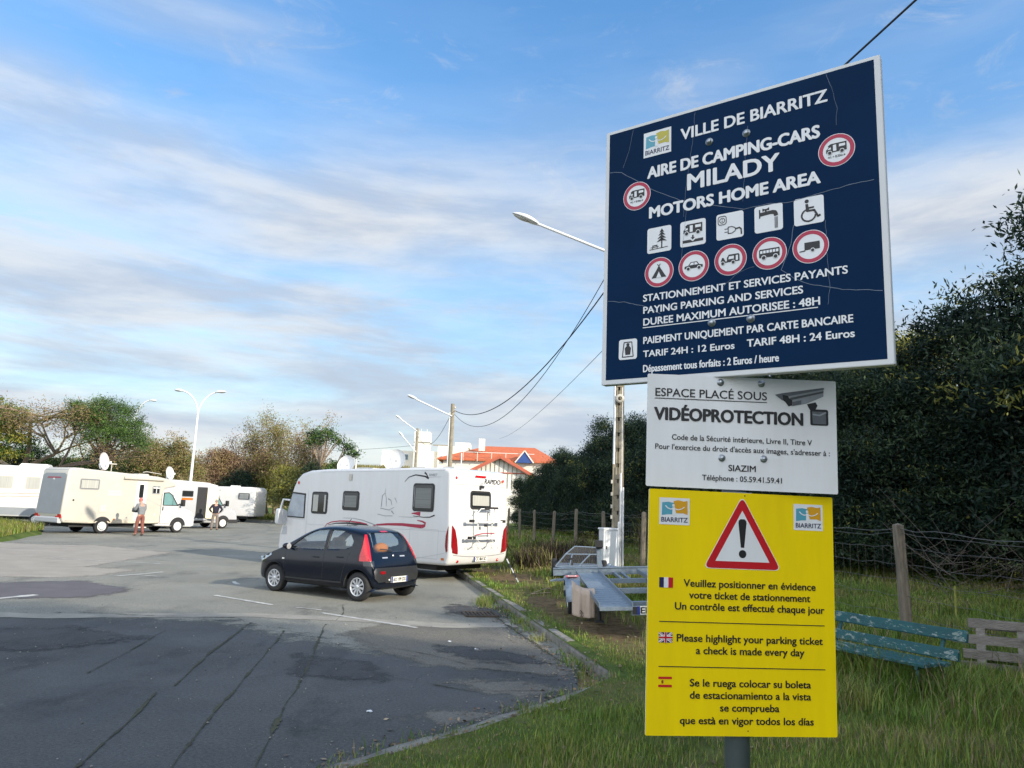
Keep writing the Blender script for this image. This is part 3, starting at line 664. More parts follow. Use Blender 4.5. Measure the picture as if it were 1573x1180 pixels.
    def tent(mb, cx, cy, s):
        P(mb, f, cx, cy, s, [(-.85, .62), (-.06, -.62), (.06, -.62), (.85, .62)], K); P(mb, f, cx, cy, s, [(-.30, .62), (0, -.05), (.30, .62)], Wt, .0019); LN(mb, f, cx, cy, s, [(-.16, -.9), (.10, -.5)], .09, K); LN(mb, f, cx, cy, s, [(.16, -.9), (-.10, -.5)], .09, K)
    def saloon(mb, cx, cy, s):
        P(mb, f, cx, cy, s, [(-1, .25), (-1, -.02), (-.58, -.10), (-.32, -.45), (.38, -.45), (.62, -.10), (1, -.02), (1, .25)], K)
        P(mb, f, cx, cy, s, [(-.45, -.10), (-.26, -.36), (.02, -.36), (.02, -.10)], Wt, .0019); P(mb, f, cx, cy, s, [(.10, -.10), (.10, -.36), (.33, -.36), (.5, -.10)], Wt, .0019)
        for x in (-.58, .6): C(mb, f, cx, cy, s, x, .26, .23, Wt, .0020); C(mb, f, cx, cy, s, x, .28, .17, K, .0022)
    def caravan(mb, cx, cy, s):
        P(mb, f, cx, cy, s, [(-.35, .25), (-.35, -.25), (-.15, -.55), (.85, -.55), (.95, -.4), (.95, .25)], K); P(mb, f, cx, cy, s, [(-.2, -.05), (-.12, -.35), (.38, -.35), (.38, -.05)], Wt, .0019); P(mb, f, cx, cy, s, [(.58, -.38), (.8, -.38), (.8, .15), (.58, .15)], Wt, .0019)
        LN(mb, f, cx, cy, s, [(-.35, .2), (-.95, .2)], .12, K); P(mb, f, cx, cy, s, [(-1, .1), (-.85, -.3), (-.7, -.3), (-.5, .12)], K)
        for x in (-.78, .3): C(mb, f, cx, cy, s, x, .30, .21, Wt, .0020); C(mb, f, cx, cy, s, x, .32, .16, K, .0022)
    def bus(mb, cx, cy, s):
        P(mb, f, cx, cy, s, [(-1, .38), (-1, -.40), (-.92, -.50), (.95, -.50), (1, -.4), (1, .38)], K)
        for k in range(6): P(mb, f, cx, cy, s, [(-.90 + .31 * k, -.34), (-.66 + .31 * k, -.34), (-.66 + .31 * k, -.06), (-.90 + .31 * k, -.06)], Wt, .0019)
        for x in (-.55, .6): C(mb, f, cx, cy, s, x, .38, .25, Wt, .0020); C(mb, f, cx, cy, s, x, .40, .19, K, .0022)
    def trailer_box(mb, cx, cy, s):
        P(mb, f, cx, cy, s, [(-.55, .3), (-.55, -.45), (.85, -.45), (.85, .3)], K); LN(mb, f, cx, cy, s, [(-.5, .36), (-1, .40)], .1, K); C(mb, f, cx, cy, s, .2, .36, .2, Wt, .0020); C(mb, f, cx, cy, s, .2, .38, .15, K, .0022)
    for (cx, cy), fn in zip([(178.9, 481.4), (283.5, 479.6), (387.9, 479), (492.6, 479), (596.3, 479)], (tent, saloon, caravan, bus, trailer_box)): disc(cx, cy, 43, f, pb, fn)
    def square(x0, y0, x1, y1, fn):
        mb = MB(); fl(mb, rounded(x0, y0, x1, y1, 7, 4), f, 0, .0008); fn(mb, (x0 + x1) / 2, (y0 + y1) / 2, (x1 - x0) / 2)
        mb.build('pictogram', ['sign_text', 'sign_crimson', 'black_ink'], pb)
    def picnic(mb, cx, cy, s):
        for k, (w, y) in enumerate(((.20, -.62), (.30, -.38), (.38, -.12), (.44, .12))): P(mb, f, cx + .22 * s, cy, s, [(0, y - .26), (w, y + .08), (0, y), (-w, y + .08)], K, .0014 + .0001 * k)
        LN(mb, f, cx, cy, s, [(.22, -.7), (.22, .68)], .1, K); LN(mb, f, cx, cy, s, [(-.8, .74), (.7, .68)], .05, K); LN(mb, f, cx, cy, s, [(-.55, .45), (-.15, .43)], .07, K); LN(mb, f, cx, cy, s, [(-.7, .58), (-.05, .55)], .05, K); LN(mb, f, cx, cy, s, [(-.5, .45), (-.55, .72)], .05, K); LN(mb, f, cx, cy, s, [(-.2, .45), (-.14, .7)], .05, K)
    def dump(mb, cx, cy, s):
        camper(mb, f, cx, cy - .30 * s, s * .78, K, Wt); P(mb, f, cx, cy, s, [(-.06, .16), (.06, .16), (.06, .34), (.17, .34), (0, .52), (-.17, .34), (-.06, .34)], K)
        P(mb, f, cx, cy, s, [(-.8, .50), (-.2, .50), (0, .66), (.2, .50), (.8, .50), (.8, .72), (-.8, .72)], K)
    def plug(mb, cx, cy, s):
        pl = rounded(-.86, -.80, -.26, -.16, .16, 4); LN(mb, f, cx, cy, s, pl + pl[:1], .055, K); ring(mb, cx - .56 * s, cy - .48 * s, .21 * s, .16 * s, f, K, .0015, 24); C(mb, f, cx, cy, s, -.56, -.42, .04, K); C(mb, f, cx, cy, s, -.56, -.56, .04, K)
        pl = [(-.12, .10), (.15, .10), (.38, .22), (.42, .34), (.38, .48), (.15, .60), (-.12, .60), (-.12, .10)]; LN(mb, f, cx, cy, s, pl, .06, K); LN(mb, f, cx, cy, s, [(-.38, .22), (-.12, .22)], .05, K); LN(mb, f, cx, cy, s, [(-.38, .46), (-.12, .46)], .05, K)
        LN(mb, f, cx, cy, s, [(.42, .32), (.70, .28), (.82, .40), (.84, .78)], .10, K)
    def tap(mb, cx, cy, s):
        LN(mb, f, cx, cy, s, [(-.62, -.72), (-.62, -.10)], .09, K); P(mb, f, cx, cy, s, [(-.60, -.50), (.30, -.56), (.55, -.48), (.66, -.28), (.68, -.10), (.40, -.06), (.36, -.24), (.15, -.28), (-.60, -.22)], K); P(mb, f, cx, cy, s, [(-.42, -.80), (-.18, -.70), (.06, -.82), (.06, -.58), (-.18, -.66), (-.42, -.56)], K); LN(mb, f, cx, cy, s, [(-.18, -.7), (-.18, -.4)], .12, K)
        for x in (.46, .54, .62): LN(mb, f, cx, cy, s, [(x, .0), (x, .82)], .045, K)
    def wheelchair(mb, cx, cy, s):
        C(mb, f, cx, cy, s, -.12, -.70, .14, K); P(mb, f, cx, cy, s, [(-.22, -.50), (-.04, -.50), (.0, -.26), (.36, -.26), (.36, -.14), (.02, -.12), (.04, .06), (-.18, .06)], K); LN(mb, f, cx, cy, s, [(-.08, .02), (.36, .02), (.60, .52), (.74, .46)], .14, K)
        pts = [(-.02 + .46 * math.cos(R(a)), .34 + .44 * math.sin(R(a))) for a in range(5, 260, 15)]; LN(mb, f, cx, cy, s, pts, .11, K)
    for q, fn in zip([(141.4, 343.7, 216.4, 421.1), (243.5, 343.6, 318.9, 419.8), (349.5, 343.2, 425.3, 418.6), (454.9, 343.2, 529.1, 418.2), (557.6, 343.8, 631.7, 418.0)], (picnic, dump, plug, tap, wheelchair)): square(*q, fn)
    def payer(mb, cx, cy, s):
        LN(mb, f, cx, cy, s, [(-.6, .76), (-.42, -.72), (.42, -.72), (.6, .76), (-.6, .76)], .09, K); P(mb, f, cx, cy, s, [(-.26, .56), (-.34, -.1), (-.2, -.3), (.2, -.3), (.34, -.1), (.26, .56)], K); C(mb, f, cx, cy, s, 0, -.46, .17, K)
    square(54.6, 670.8, 112.9, 730.9, payer)
    for i, pts in enumerate([[[14, 135], [53, 142], [155, 223], [244, 275], [340, 311], [426, 341], [497, 340], [546, 348], [632, 338], [709, 332], [757, 332]], [[648, 13], [665, 73], [671, 118], [667, 170]], [[90, 13], [78, 78], [53, 141]], [[288, 14], [282, 91], [273, 154], [262, 221], [256, 290], [253, 336]],
            [[262, 309], [251, 416], [239, 516]], [[16, 548], [67, 556], [117, 571], [159, 589], [188, 610]], [[758, 619], [669, 603], [602, 583], [556, 559], [523, 530], [531, 508], [548, 464], [557, 403]], [[454, 509], [413, 518], [382, 540], [350, 571]], [[634, 414], [636, 511], [640, 596], [632, 645]], [[440, 100], [433, 170], [428, 260], [424, 330]]]):
        mb = MB(); pp = []
        for a, b in zip(pts, pts[1:]):
            for k in range(6): x = a[0] + (b[0] - a[0]) * k / 6; y = a[1] + (b[1] - a[1]) * k / 6; pp.append((x + 2.2 * mnoise.noise((x * .05, y * .05, i)), y + 2.2 * mnoise.noise((x * .05, y * .05, i + 9))))
        line(mb, pp, 1.3 if i in (0, 5, 6) else 0.7, f, 0, .0009); mb.build('crack', 'crack_white', pb)
    bolts(f, [(330, 117), (436, 120), (335, 650), (441, 651)], pb)
    # ---- white camera notice
    f = fr((0.3645, 1.9589, 2.3695), (0.9998, -0.0175, -0.0087), (-0.0084, 0.014, -0.9999)); O, U, D = f
    mb = MB(); mb.prism(rounded(0, 0, .5028, .3, .004, 3), O, U, D, .002, 0); pw = mb.build('surveillance_panel', 'sign_white', t)
    mb = MB(); text_quad(mb, f, [('ESPACE PLACÉ SOUS', [21.5, 38.0, 318.6, 59.3], .7), ('VIDÉOPROTECTION', [20.3, 90.7, 412.8, 122.4], 2.6), ('Code de la Sécurité intérieure, Livre II, Titre V', [66.9, 160.8, 436.4, 174.7], .8), ("Pour l'exercice du droit d'accès aux images, s'adresser à :", [23.1, 187.2, 482.9, 200.9], .8), ('SIAZIM', [216.6, 235.5, 287.9, 251.2], 1.2), ('Téléphone : 05.59.41.59.41', [147.5, 264.2, 356.1, 278.1], .8)])
    line(mb, [(20.3, 65.3), (318.4, 65.3)], 2.2, f); mb.build('lettering', 'black_ink', pw)
    mb = MB()   # printed picture of a camera
    fl(mb, [(360, 40), (470, 23), (469, 43), (423, 64), (386, 72), (366, 60)], f, 1, .0008); fl(mb, [(340, 43), (360, 38), (470, 19), (472, 23), (375, 46), (360, 58), (352, 52)], f, 0, .0010); fl(mb, [(360, 42), (375, 45), (380, 56), (368, 62), (362, 58)], f, 2, .0012); fl(mb, [(366, 60), (375, 50), (386, 55), (386, 70), (376, 73)], f, 2, .0011)
    fl(mb, [(380, 50), (470, 28), (469, 33), (383, 56)], f, 3, .0012); fl(mb, [(386, 61), (410, 55), (410, 66), (388, 71)], f, 0, .0013)
    fl(mb, [(425, 65), (448, 59), (453, 68), (448, 78), (434, 82), (429, 74)], f, 2, .0010); fl(mb, rounded(433, 78, 481, 121, 5, 3), f, 2, .0009); fl(mb, [(438, 84), (474, 84), (475, 117), (440, 117)], f, 0, .0012); line(mb, [(441, 92), (458, 94), (474, 86)], 4, f, 1, .0014)
    mb.build('camera_picture', [mat('hood_ink', (0.11, 0.125, 0.145), .5, var=.2, scale=60), mat('pale_ink', (0.27, 0.30, 0.33), .5, var=.15, scale=60), mat('dark_ink', (0.010, 0.012, 0.016), .5, var=.3, scale=60), mat('mid_ink', (0.07, .08, .09), .5, var=.2, scale=60)], pw)
    bolts(f, [(195, 16), (304, 15), (199, 218), (309, 216)], pw, 8)
    # ---- yellow ticket notice
    f = fr((0.363, 1.9225, 2.0615), (0.993, 0.1178, -0.0084), (-0.0094, 0.0076, -0.9999)); O, U, D = f
    mb = MB(); mb.prism(rounded(0, 0, .5013, .6, .004, 3), O, U, D, .003, 0, 1); py = mb.build('ticket_panel', ['sign_yellow', 'sign_text'], t)
    mb = MB(); text_quad(mb, f, [('Veuillez positionner en évidence', [94.5, 224.1, 448.7, 241.6], 1.5), ('votre ticket de stationnement', [109.4, 253.1, 433.6, 270.6], 1.5), ('Un contrôle est effectué chaque jour', [72.2, 281.4, 471.9, 298.8], 1.5), ('Please highlight your parking ticket', [77.8, 358.6, 465.7, 376.1], 1.5), ('a check is made every day', [128.0, 387.8, 415.0, 405.3], 1.5), ('Se le ruega colocar su boleta', [112.8, 465.7, 431.4, 482.9], 1.5), ('de estacionamiento a la vista', [113.0, 494.6, 431.2, 511.8], 1.5), ('se comprueba', [191.4, 524.1, 346.1, 541.1], 1.5), ('que està en vigor todos los días', [87.7, 554.6, 437.1, 571.6], 1.5)])
    for y in (329.1, 437.2): line(mb, [(31.8, y), (471.4, y)], 2.2, f)
    fl(mb, circle(258, 7, 1.8, 10), f); fl(mb, circle(264, 587, 1.6, 10), f)
    mb.build('lettering', 'black_ink', py)
    logo(27.9, 20.9, 108.8, 88.9, f, py, 'ochre_ink'); logo(391.8, 21.4, 473.0, 88.8, f, py, 'ochre_ink')
    def rtri(inset, rad):
        A = [Vector((251, 18)), Vector((347, 189)), Vector((155, 189))]; c = (A[0] + A[1] + A[2]) / 3; A = [c + (a - c) * (1 - inset) for a in A]; out = []
        for i in range(3):
            p, a, b = A[i], A[i - 1], A[(i + 1) % 3]; da = (a - p).normalized(); db = (b - p).normalized(); h = rad / math.tan(da.angle(db) / 2); q0 = p + da * h; q1 = p + db * h
            for k in range(7): s = k / 6; out.append(tuple(q0 * (1 - s) ** 2 + p * 2 * s * (1 - s) + q1 * s * s))
        return out
    mb = MB(); fl(mb, rtri(-.10, 11), f, 1, .0006); fl(mb, rtri(-.075, 11), f, 0, .0009); fl(mb, rtri(.24, .6), f, 1, .0012)
    fl(mb, [(240, 77), (241, 71), (246, 67.3), (256, 67.3), (261, 71), (262, 77), (255.5, 140), (246.5, 140)], f, 2, .0015); fl(mb, circle(251, 156, 10.2, 24), f, 2, .0015)
    mb.build('warning_triangle', ['sign_red', 'sign_white', 'black_ink'], py)
    def flag(x0, y0, x1, y1, items, mats):
        mb = MB(); w, h = x1 - x0, y1 - y0
        for k, (poly, m) in enumerate(items): fl(mb, [(x0 + a * w, y0 + b * h) for a, b in poly], f, m, .0007 + .0002 * k)
        mb.build('flag', mats, py)
    sq = lambda a, b, c, d: [(a, b), (c, b), (c, d), (a, d)]
    flag(30.2, 221, 66.3, 246.1, [(sq(0, 0, .335, 1), 0), (sq(.335, 0, .66, 1), 1), (sq(.66, 0, 1, 1), 2)], ['navy_ink', 'sign_text', 'sign_red'])
    flag(30.9, 355.1, 66.3, 380, [(sq(0, 0, 1, 1), 0), ([(0, 0), (.12, 0), (1, .85), (1, 1), (.88, 1), (0, .15)], 1), ([(1, 0), (1, .15), (.12, 1), (0, 1), (0, .85), (.88, 0)], 1), ([(0, 0), (.06, 0), (1, .93), (1, 1)], 2), ([(1, 0), (1, .05), (.05, 1), (0, 1)], 2), (sq(.40, 0, .60, 1), 1), (sq(0, .33, 1, .67), 1), (sq(.44, 0, .56, 1), 2), (sq(0, .41, 1, .59), 2)], ['navy_ink', 'sign_text', 'sign_red'])
    flag(31.4, 461.4, 66.1, 486.2, [(sq(0, 0, 1, .23), 0), (sq(0, .77, 1, 1), 0), ([(.22, .38), (.30, .30), (.38, .38), (.38, .58), (.30, .68), (.22, .58)], 1), (sq(.27, .42, .33, .58), 0)], ['sign_red', mat('crest_ink', (.20, .10, .03), .5, var=.5, scale=90)])
    # clamps that hold the panels to the post
    for z in (1.32, 1.75, 1.98, 2.12, 2.37, 2.72):
        mb = MB(); mb.lathe([(.0325, -.012), (.0345, -.012), (.0345, .012), (.0325, .012), (.0325, -.012)], (0, 0, z), (0, 0, 1), 20); mb.box((0, -.0335, z), (.075, .003, .022)); mb.build('clamp', 'bolt_steel', t)
sign()
# ------------------------------------------------------------------ vehicles
M['glass'] = glass_mat('glass', (.72, .78, .80))
M['clear_glass'] = glass_mat('clear_glass', (0.80, 0.86, 0.88))
def wheel(parent, x, y, r, w, side, rim, spokes=10, rim_mat='alloy', dish=.62, name='wheel'):
    """a tyre with its rim; side = +1 when the outer face looks to +y"""
    t = MB(); A = (0, side, 0); O = (x, y, r)
    t.lathe([(r * .60, -w / 2), (r * .90, -w / 2), (r * .985, -w * .36), (r, -w * .2), (r, w * .2), (r * .985, w * .36), (r * .90, w / 2), (r * .64, w / 2), (r * .60, w * .40), (r * .60, -w / 2)], O, A, 32)
    o = t.build(name, 'rubber', parent)
    m = MB()
    m.lathe([(r * .64, w * .49), (r * .60, w * .52), (r * .56, w * .44), (r * .54, w * .22)], O, A, 32, 0)
    m.lathe([(r * .56, w * .20), (0, w * .20)], O, A, 32, 1, False)
    ax = Vector(A); X = ax.orthogonal().normalized(); Y = ax.cross(X); c = Vector(O)
    if rim == 'spoke':
        for k in range(spokes):
            a = 2 * PI * k / spokes; d = X * math.cos(a) + Y * math.sin(a); s = Y * math.cos(a) - X * math.sin(a)
            P = [c + d * (r * q) + s * (sg * r * hw) + ax * (w * h) for q, hw, h in ((.10, .055, .42), (.57, .080, .44)) for sg in (-1, 1)]
            Q = [p - ax * (w * .12) for p in P]
            m.add(P + Q, [(0, 1, 3, 2), (4, 6, 7, 5), (0, 2, 6, 4), (1, 5, 7, 3), (2, 3, 7, 6)], 0)
        m.lathe([(r * .17, w * .36), (r * .16, w * .46), (r * .10, w * .50), (0, w * .50)], O, A, 20, 0)
    else:
        m.lathe([(r * .56, w * .40), (r * .42, w * .50), (r * .30, w * .46), (r * .16, w * .52), (0, w * .55)], O, A, 24, 0)
        for k in range(12):
            a = 2 * PI * k / 12; d = X * math.cos(a) + Y * math.sin(a)
            m.lathe([(r * .05, w * .47), (r * .05, w * .505), (0, w * .505)], c + d * (r * .44), A, 8, 1, False)
    m.build('rim', [rim_mat, 'dark_inside'], o)
    return o
def set_heading(o, p, d): o.location = p; o.rotation_euler = (0, 0, math.atan2(d[1], d[0]))
def boolean_cut(me, cutters):
    o = mesh_obj('body', me); cs = []
    for k, (c, mt) in enumerate(cutters):
        cm = bpy.data.meshes.new('cutter'); cm.from_pydata(c.v, [], c.f); cm.materials.append(M[mt])
        bm = bmesh.new(); bm.from_mesh(cm); bmesh.ops.remove_doubles(bm, verts=bm.verts, dist=1e-5); bmesh.ops.recalc_face_normals(bm, faces=bm.faces); bm.to_mesh(cm); bm.free()
        co = mesh_obj('cutter', cm); cs.append(co)
        md = o.modifiers.new('b', 'BOOLEAN'); md.object = co; md.operation = 'DIFFERENCE'; md.solver = 'EXACT'; md.material_mode = 'TRANSFER'
    out = evaluated(o)
    for c in cs: bpy.data.objects.remove(c)
    bpy.data.objects.remove(o)
    return out
def subdivided(mb, mats, lv=2):
    o = mb.build('body', mats); md = o.modifiers.new('s', 'SUBSURF'); md.levels = lv; md.render_levels = lv
    me = evaluated(o); bpy.data.objects.remove(o); return me

def hatchback():
    t = thing('hatchback', 'small dark blue five door hatchback parked across the asphalt in front of white motorhome', 'car')
    M['car_paint'] = mat('car_paint', (0.0035, 0.006, 0.013), 0.16, 0.0, var=0.12, scale=3, coat=0.2, spec=.32)
    M['bumper_grey'] = mat('bumper_grey', (0.035, 0.037, 0.042), 0.34, 0.3, var=0.1, scale=5, coat=0.6)
    M['cabin_lining'] = mat('cabin_lining', (.10, .105, .11), .8, var=.2, scale=6)
    L = 3.43; X = lambda s: L / 2 - s
    #       s     zt    zb   W    
    ST = [(.015, .56, .34, .46), (.06, .66, .24, .60), (.20, .745, .20, .715), (.45, .83, .19, .79), (.72, .925, .19, .81), (.90, 1.00, .19, .815), (1.20, 1.20, .19, .82), (1.52, 1.375, .19, .82), (1.78, 1.445, .19, .82), (2.15, 1.47, .19, .82), (2.55, 1.455, .19, .82),
          (2.86, 1.415, .19, .815), (3.04, 1.345, .20, .805), (3.16, 1.13, .20, .795), (3.25, .93, .21, .78), (3.33, .79, .22, .755), (3.40, .66, .25, .70), (3.43, .50, .31, .60)]
    def ring_(s, zt, zb, W, ins=0.0):
        W -= ins; zt -= ins; zb = zb if ins == 0 else .40
        gh = sst(.9, 1.5, s) * (1 - sst(3.05, 3.35, s))
        zsh = min(.90 + .05 * sst(1, 2.8, s), zt - .05); zsh = max(zsh, zb + .1)
        zr = max(zsh + .012, zt - (.035 + .055 * gh)); Wr = W * .975 - .30 * max(0, zr - zsh) - .02
        h = [(0, zb), (W * .70, zb), (W * .945, zb + .035), (W * .99, zb + .12), (W, zb + .42 * (zsh - zb)), (W * .995, zb + .75 * (zsh - zb)), (W * .97, zsh), ((W * .97 + Wr) / 2 + .012, (zsh + zr) / 2), (Wr, zr), (Wr * .86, zt - .012 - .018 * gh), (Wr * .5, zt - .002), (0, zt)]
        x = X(s)
        return [(x, y, z) for y, z in h] + [(x, -y, z) for y, z in h[-2:0:-1]]
    mb = MB(); rows = [ring_(*a) for a in ST]
    mb.grid(rows, 0, True, True); n = len(rows[0])
    mb.add(rows[0], [tuple(range(n))], 0, True); mb.add(rows[-1], [tuple(range(n))], 0, True)
    me0 = None
    o = mb.build('body', ['car_paint'])
    bm = bmesh.new(); bm.from_mesh(o.data); bmesh.ops.remove_doubles(bm, verts=bm.verts, dist=1e-4); bmesh.ops.recalc_face_normals(bm, faces=bm.faces); bm.to_mesh(o.data); bm.free()
    md = o.modifiers.new('s', 'SUBSURF'); md.levels = 2
    me0 = evaluated(o); bpy.data.objects.remove(o)
    bvh = bvh_of(me0)
    AF, AR, WR = .70, 3.04, .285
    def cyl(s, y0, y1, r):
        c = MB(); c.lathe([(0, y0), (r, y0), (r, y1), (0, y1)], (X(s), 0, WR + .01), (0, 1, 0), 36); return c
    cav = MB(); rr = [ring_(s, zt, zb, W, .045) for s, zt, zb, W in ST[6:13]]
    cav.grid(rr, 0, True, True); cav.add(rr[0], [tuple(range(n))]); cav.add(rr[-1], [tuple(range(n))])
    front_win = [(1.10, .945), (1.32, 1.125), (1.58, 1.285), (1.72, 1.335), (2.06, 1.365), (2.09, .965)]
    rear_win = [(2.17, .975), (2.15, 1.365), (2.50, 1.355), (2.70, 1.30), (2.83, 1.17), (2.82, 1.07), (2.68, 1.01)]
    rear_glass = [(-.50, .955), (.50, .955), (.545, 1.06), (.52, 1.20), (.47, 1.335), (-.47, 1.335), (-.52, 1.20), (-.545, 1.06)]
    screen = [(-.62, 1.06), (.62, 1.06), (.50, 1.355), (-.50, 1.355)]
    def side_cut(poly):
        c = MB(); c.prism([(X(a), b) for a, b in poly], (0, 1.2, 0), (1, 0, 0), (0, 0, 1), 2.4); return c
    cr = MB(); cr.prism(rear_glass, (X(2.95), 0, 0), (0, 1, 0), (0, 0, 1), -.8)
    cs = MB(); cs.prism(screen, (X(1.78), 0, 0), (0, 1, 0), (0, 0, 1), 1.1)
    me = boolean_cut(me0, [(cav, 'cabin_lining'), (side_cut(front_win), 'black_plastic'), (side_cut(rear_win), 'black_plastic'), (cr, 'black_plastic'), (cs, 'black_plastic'),
                           (cyl(AF, .52, 1.0, .335), 'dark_inside'), (cyl(AF, -1.0, -.52, .335), 'dark_inside'), (cyl(AR, .52, 1.0, .335), 'dark_inside'), (cyl(AR, -1.0, -.52, .335), 'dark_inside')])
    for p in me.polygons: p.use_smooth = True
    body = mesh_obj('body', me, t)
    md = None
    sides = ((1, (0, 0, 0), (1, 0, 0), (0, 0, 1)), (-1, (0, 0, 0), (-1, 0, 0), (0, 0, 1)))
    def on_side(sd, poly, mb_, off, m=0, step=.07):
        # outward on the +y side is U x V with U = -x
        if sd > 0: drape(mb_, bvh, [(-X(a), b) for a, b in poly], (0, 0, 0), (-1, 0, 0), (0, 0, 1), off, step, m)
        else: drape(mb_, bvh, [(X(a), b) for a, b in poly], (0, 0, 0), (1, 0, 0), (0, 0, 1), off, step, m)
    def on_back(poly, mb_, off, m=0, step=.06):          # seen from behind: U = -y (to the right), outward = -x
        drape(mb_, bvh, [(-a, b) for a, b in poly], (0, 0, 0), (0, -1, 0), (0, 0, 1), off, step, m)
    for sd in (1, -1):
        for nm, poly in (('window', front_win), ('window', rear_win)):
            g = MB(); on_side(sd, poly, g, -.016); g.build(nm, 'glass', t)
        wl = MB()     # door shut lines, waist strip and sill
        def seam(pts, w=.009, m=0, off=.0022):
            P = []
            for (a, b), (c, d) in zip(pts, pts[1:]):
                l = math.hypot(c - a, d - b); nx, ny = -(d - b) / l * w / 2, (c - a) / l * w / 2
                on_side(sd, [(a + nx, b + ny), (c + nx, d + ny), (c - nx, d - ny), (a - nx, b - ny)], wl, off, m, .12)
        seam([(1.02, .92), (.98, .60), (1.02, .33)]); seam([(2.12, .95), (2.12, .55), (2.10, .30)]); seam([(2.12, 1.39), (2.12, .95)], .05, 0); seam([(2.88, 1.12), (2.80, .92), (2.68, .62), (2.62, .36)]); seam([(1.02, .33), (2.10, .30), (2.6, .34)])
        seam([(1.06, .58), (2.66, .615)], .028, 1, .006); seam([(1.06, .335), (2.66, .345)], .03, 2, .010)
        wl.build('door_seam', ['black_plastic', 'car_paint', 'bumper_grey'], body)
        for hs, hz in ((1.90, .80), (2.56, .835)):
            h = MB(); 
            p, nn, _a, _b = bvh.ray_cast(Vector((X(hs), sd * 3, hz)), Vector((0, -sd, 0)))
            h.tube([p + Vector((.085, 0, 0)), p + Vector((.07, sd * .026, .004)), p + Vector((-.07, sd * .026, .006)), p + Vector((-.085, 0, .004))], .013, 8); h.build('door_handle', 'car_paint', t)
        mr = MB(); p, nn, _a, _b = bvh.ray_cast(Vector((X(1.14), sd * 3, .955)), Vector((0, -sd, 0)))
        mr.sphere(p + Vector((.02, sd * .11, .03)), .10, 0, 14, 8, (.75, .95, .62)); mr.box(p + Vector((.01, sd * .03, .0)), (.05, .09, .04), 0)
        mo = mr.build('wing_mirror', 'car_paint', t)
        mg = MB(); mg.lathe([(.062, 0), (0, .004)], p + Vector((-.050, sd * .11, .03)), (-1, 0, 0), 16); mg.build('mirror_glass', 'alloy', mo)
        hl = MB(); on_side(sd, [(.16, .60), (.12, .70), (.52, .845), (.62, .86), (.56, .76), (.36, .66)], hl, .004, 0); hl.build('headlight', mat('headlight_lens', (.55, .60, .62), .08, .35, var=.4, scale=14, coat=1.0), t)
        rp = MB(); on_side(sd, [(.93, .70), (.93, .73), (1.0, .735), (1.0, .705)], rp, .006); rp.build('repeater', 'white_plate', t)
        # tall tail lamp wrapping the rear corner
        tl = MB(); u = Vector((-1, -1, 0)).normalized() if sd > 0 else Vector((1, -1, 0)).normalized()
        c = (-X(3.16) * -1, .70)
        cu = Vector((X(3.13), sd * .70, 0)).dot(u)
        sgn = 1 if sd > 0 else -1
        pl = [(.155, .80), (-.135, .79), (-.13, .90), (-.065, 1.12), (-.025, 1.325), (.03, 1.325), (.095, 1.10)]
        pl = [(cu + a * .84 * sgn, b if b < 1 else b - .015) for a, b in pl]
        drape(tl, bvh, pl, (0, 0, 0), u, (0, 0, 1), .006, .04); tl.build('tail_light', 'red_lens', t)
        chrome = MB(); drape(chrome, bvh, [(cu + a * sgn, b) for a, b in [(.19, .70), (-.03, .70), (-.04, .795), (.18, .80)]], (0, 0, 0), u, (0, 0, 1), .005, .04); chrome.build('lamp_base', 'bumper_grey', t)
        wheel(t, X(AF), sd * .70, WR, .165, sd, 'spoke'); wheel(t, X(AR), sd * .70, WR, .165, sd, 'spoke')
        for s0 in (AF, AR):           # wheel arch lip
            am = MB(); rows = []
            for k in range(25):
                a = R(-12 + 204 * k / 24); r0, r1 = .330, .365
                rw = []
                for r in (r0, r1):
                    q = Vector((X(s0) + r * math.cos(a), sd * 3, WR + .01 + r * math.sin(a)))
                    h, nn, _i, _d = bvh.ray_cast(q, Vector((0, -sd, 0)))
                    rw.append((h if h else Vector((q.x, sd * .78, q.z))) + Vector((0, sd * .008, 0)))
                rows.append(rw)
            am.grid(rows, 0, True); am.build('wheel_arch', 'car_paint', body)
    g = MB(); on_back(rear_glass, g, -.014); g.build('rear_window', 'clear_glass', t)
    g = MB(); drape(g, bvh, screen, (0, 0, 0), (0, 1, 0), (0, 0, 1), -.012, .08); g.build('windscreen', 'clear_glass', t)
    b = MB(); on_back([(-.60, .385), (.60, .385), (.685, .46), (.70, .60), (.66, .665), (-.66, .665), (-.70, .60), (-.685, .46)], b, .016, 0, .05); b.build('rear_bumper', 'bumper_grey', t)
    b = MB(); on_back([(-.40, .365), (.40, .365), (.42, .50), (-.42, .50)], b, .022, 0, .05); b.build('bumper_insert', 'black_plastic', t)
    p, nn, _a, _b = bvh.ray_cast(Vector((-4, 0, .43)), Vector((1, 0, 0))); px_ = p.x - .045
    pl = MB(); pl.box((px_, 0, .425), (.012, .52, .115), 0); po = pl.build('number_plate', 'white_plate', t)
    tx_ = MB(); put_text(tx_, 'AX 199 DX', -.20, -.035, .20, .035, (Vector((px_ - .0065, 0, .425)), Vector((0, -1, 0)), Vector((0, 0, -1))), 0, 2, .0008); tx_.build('lettering', 'black_ink', po)
    for y in (.235, -.235): bl = MB(); bl.box((px_ - .0066, y, .425), (.001, .045, .112), 0); bl.build('blue_strip', 'blue_band', po)
    lg = MB(); lg.sphere((px_ + .008, .31, .425), .020, 0, 10, 6); lg.build('plate_lamp', 'white_plate', t)
    fg = MB(); on_back([(.40, .545), (.54, .545), (.55, .60), (.41, .60)], fg, .024); fg.build('fog_lamp', 'dark_red_lens', t)
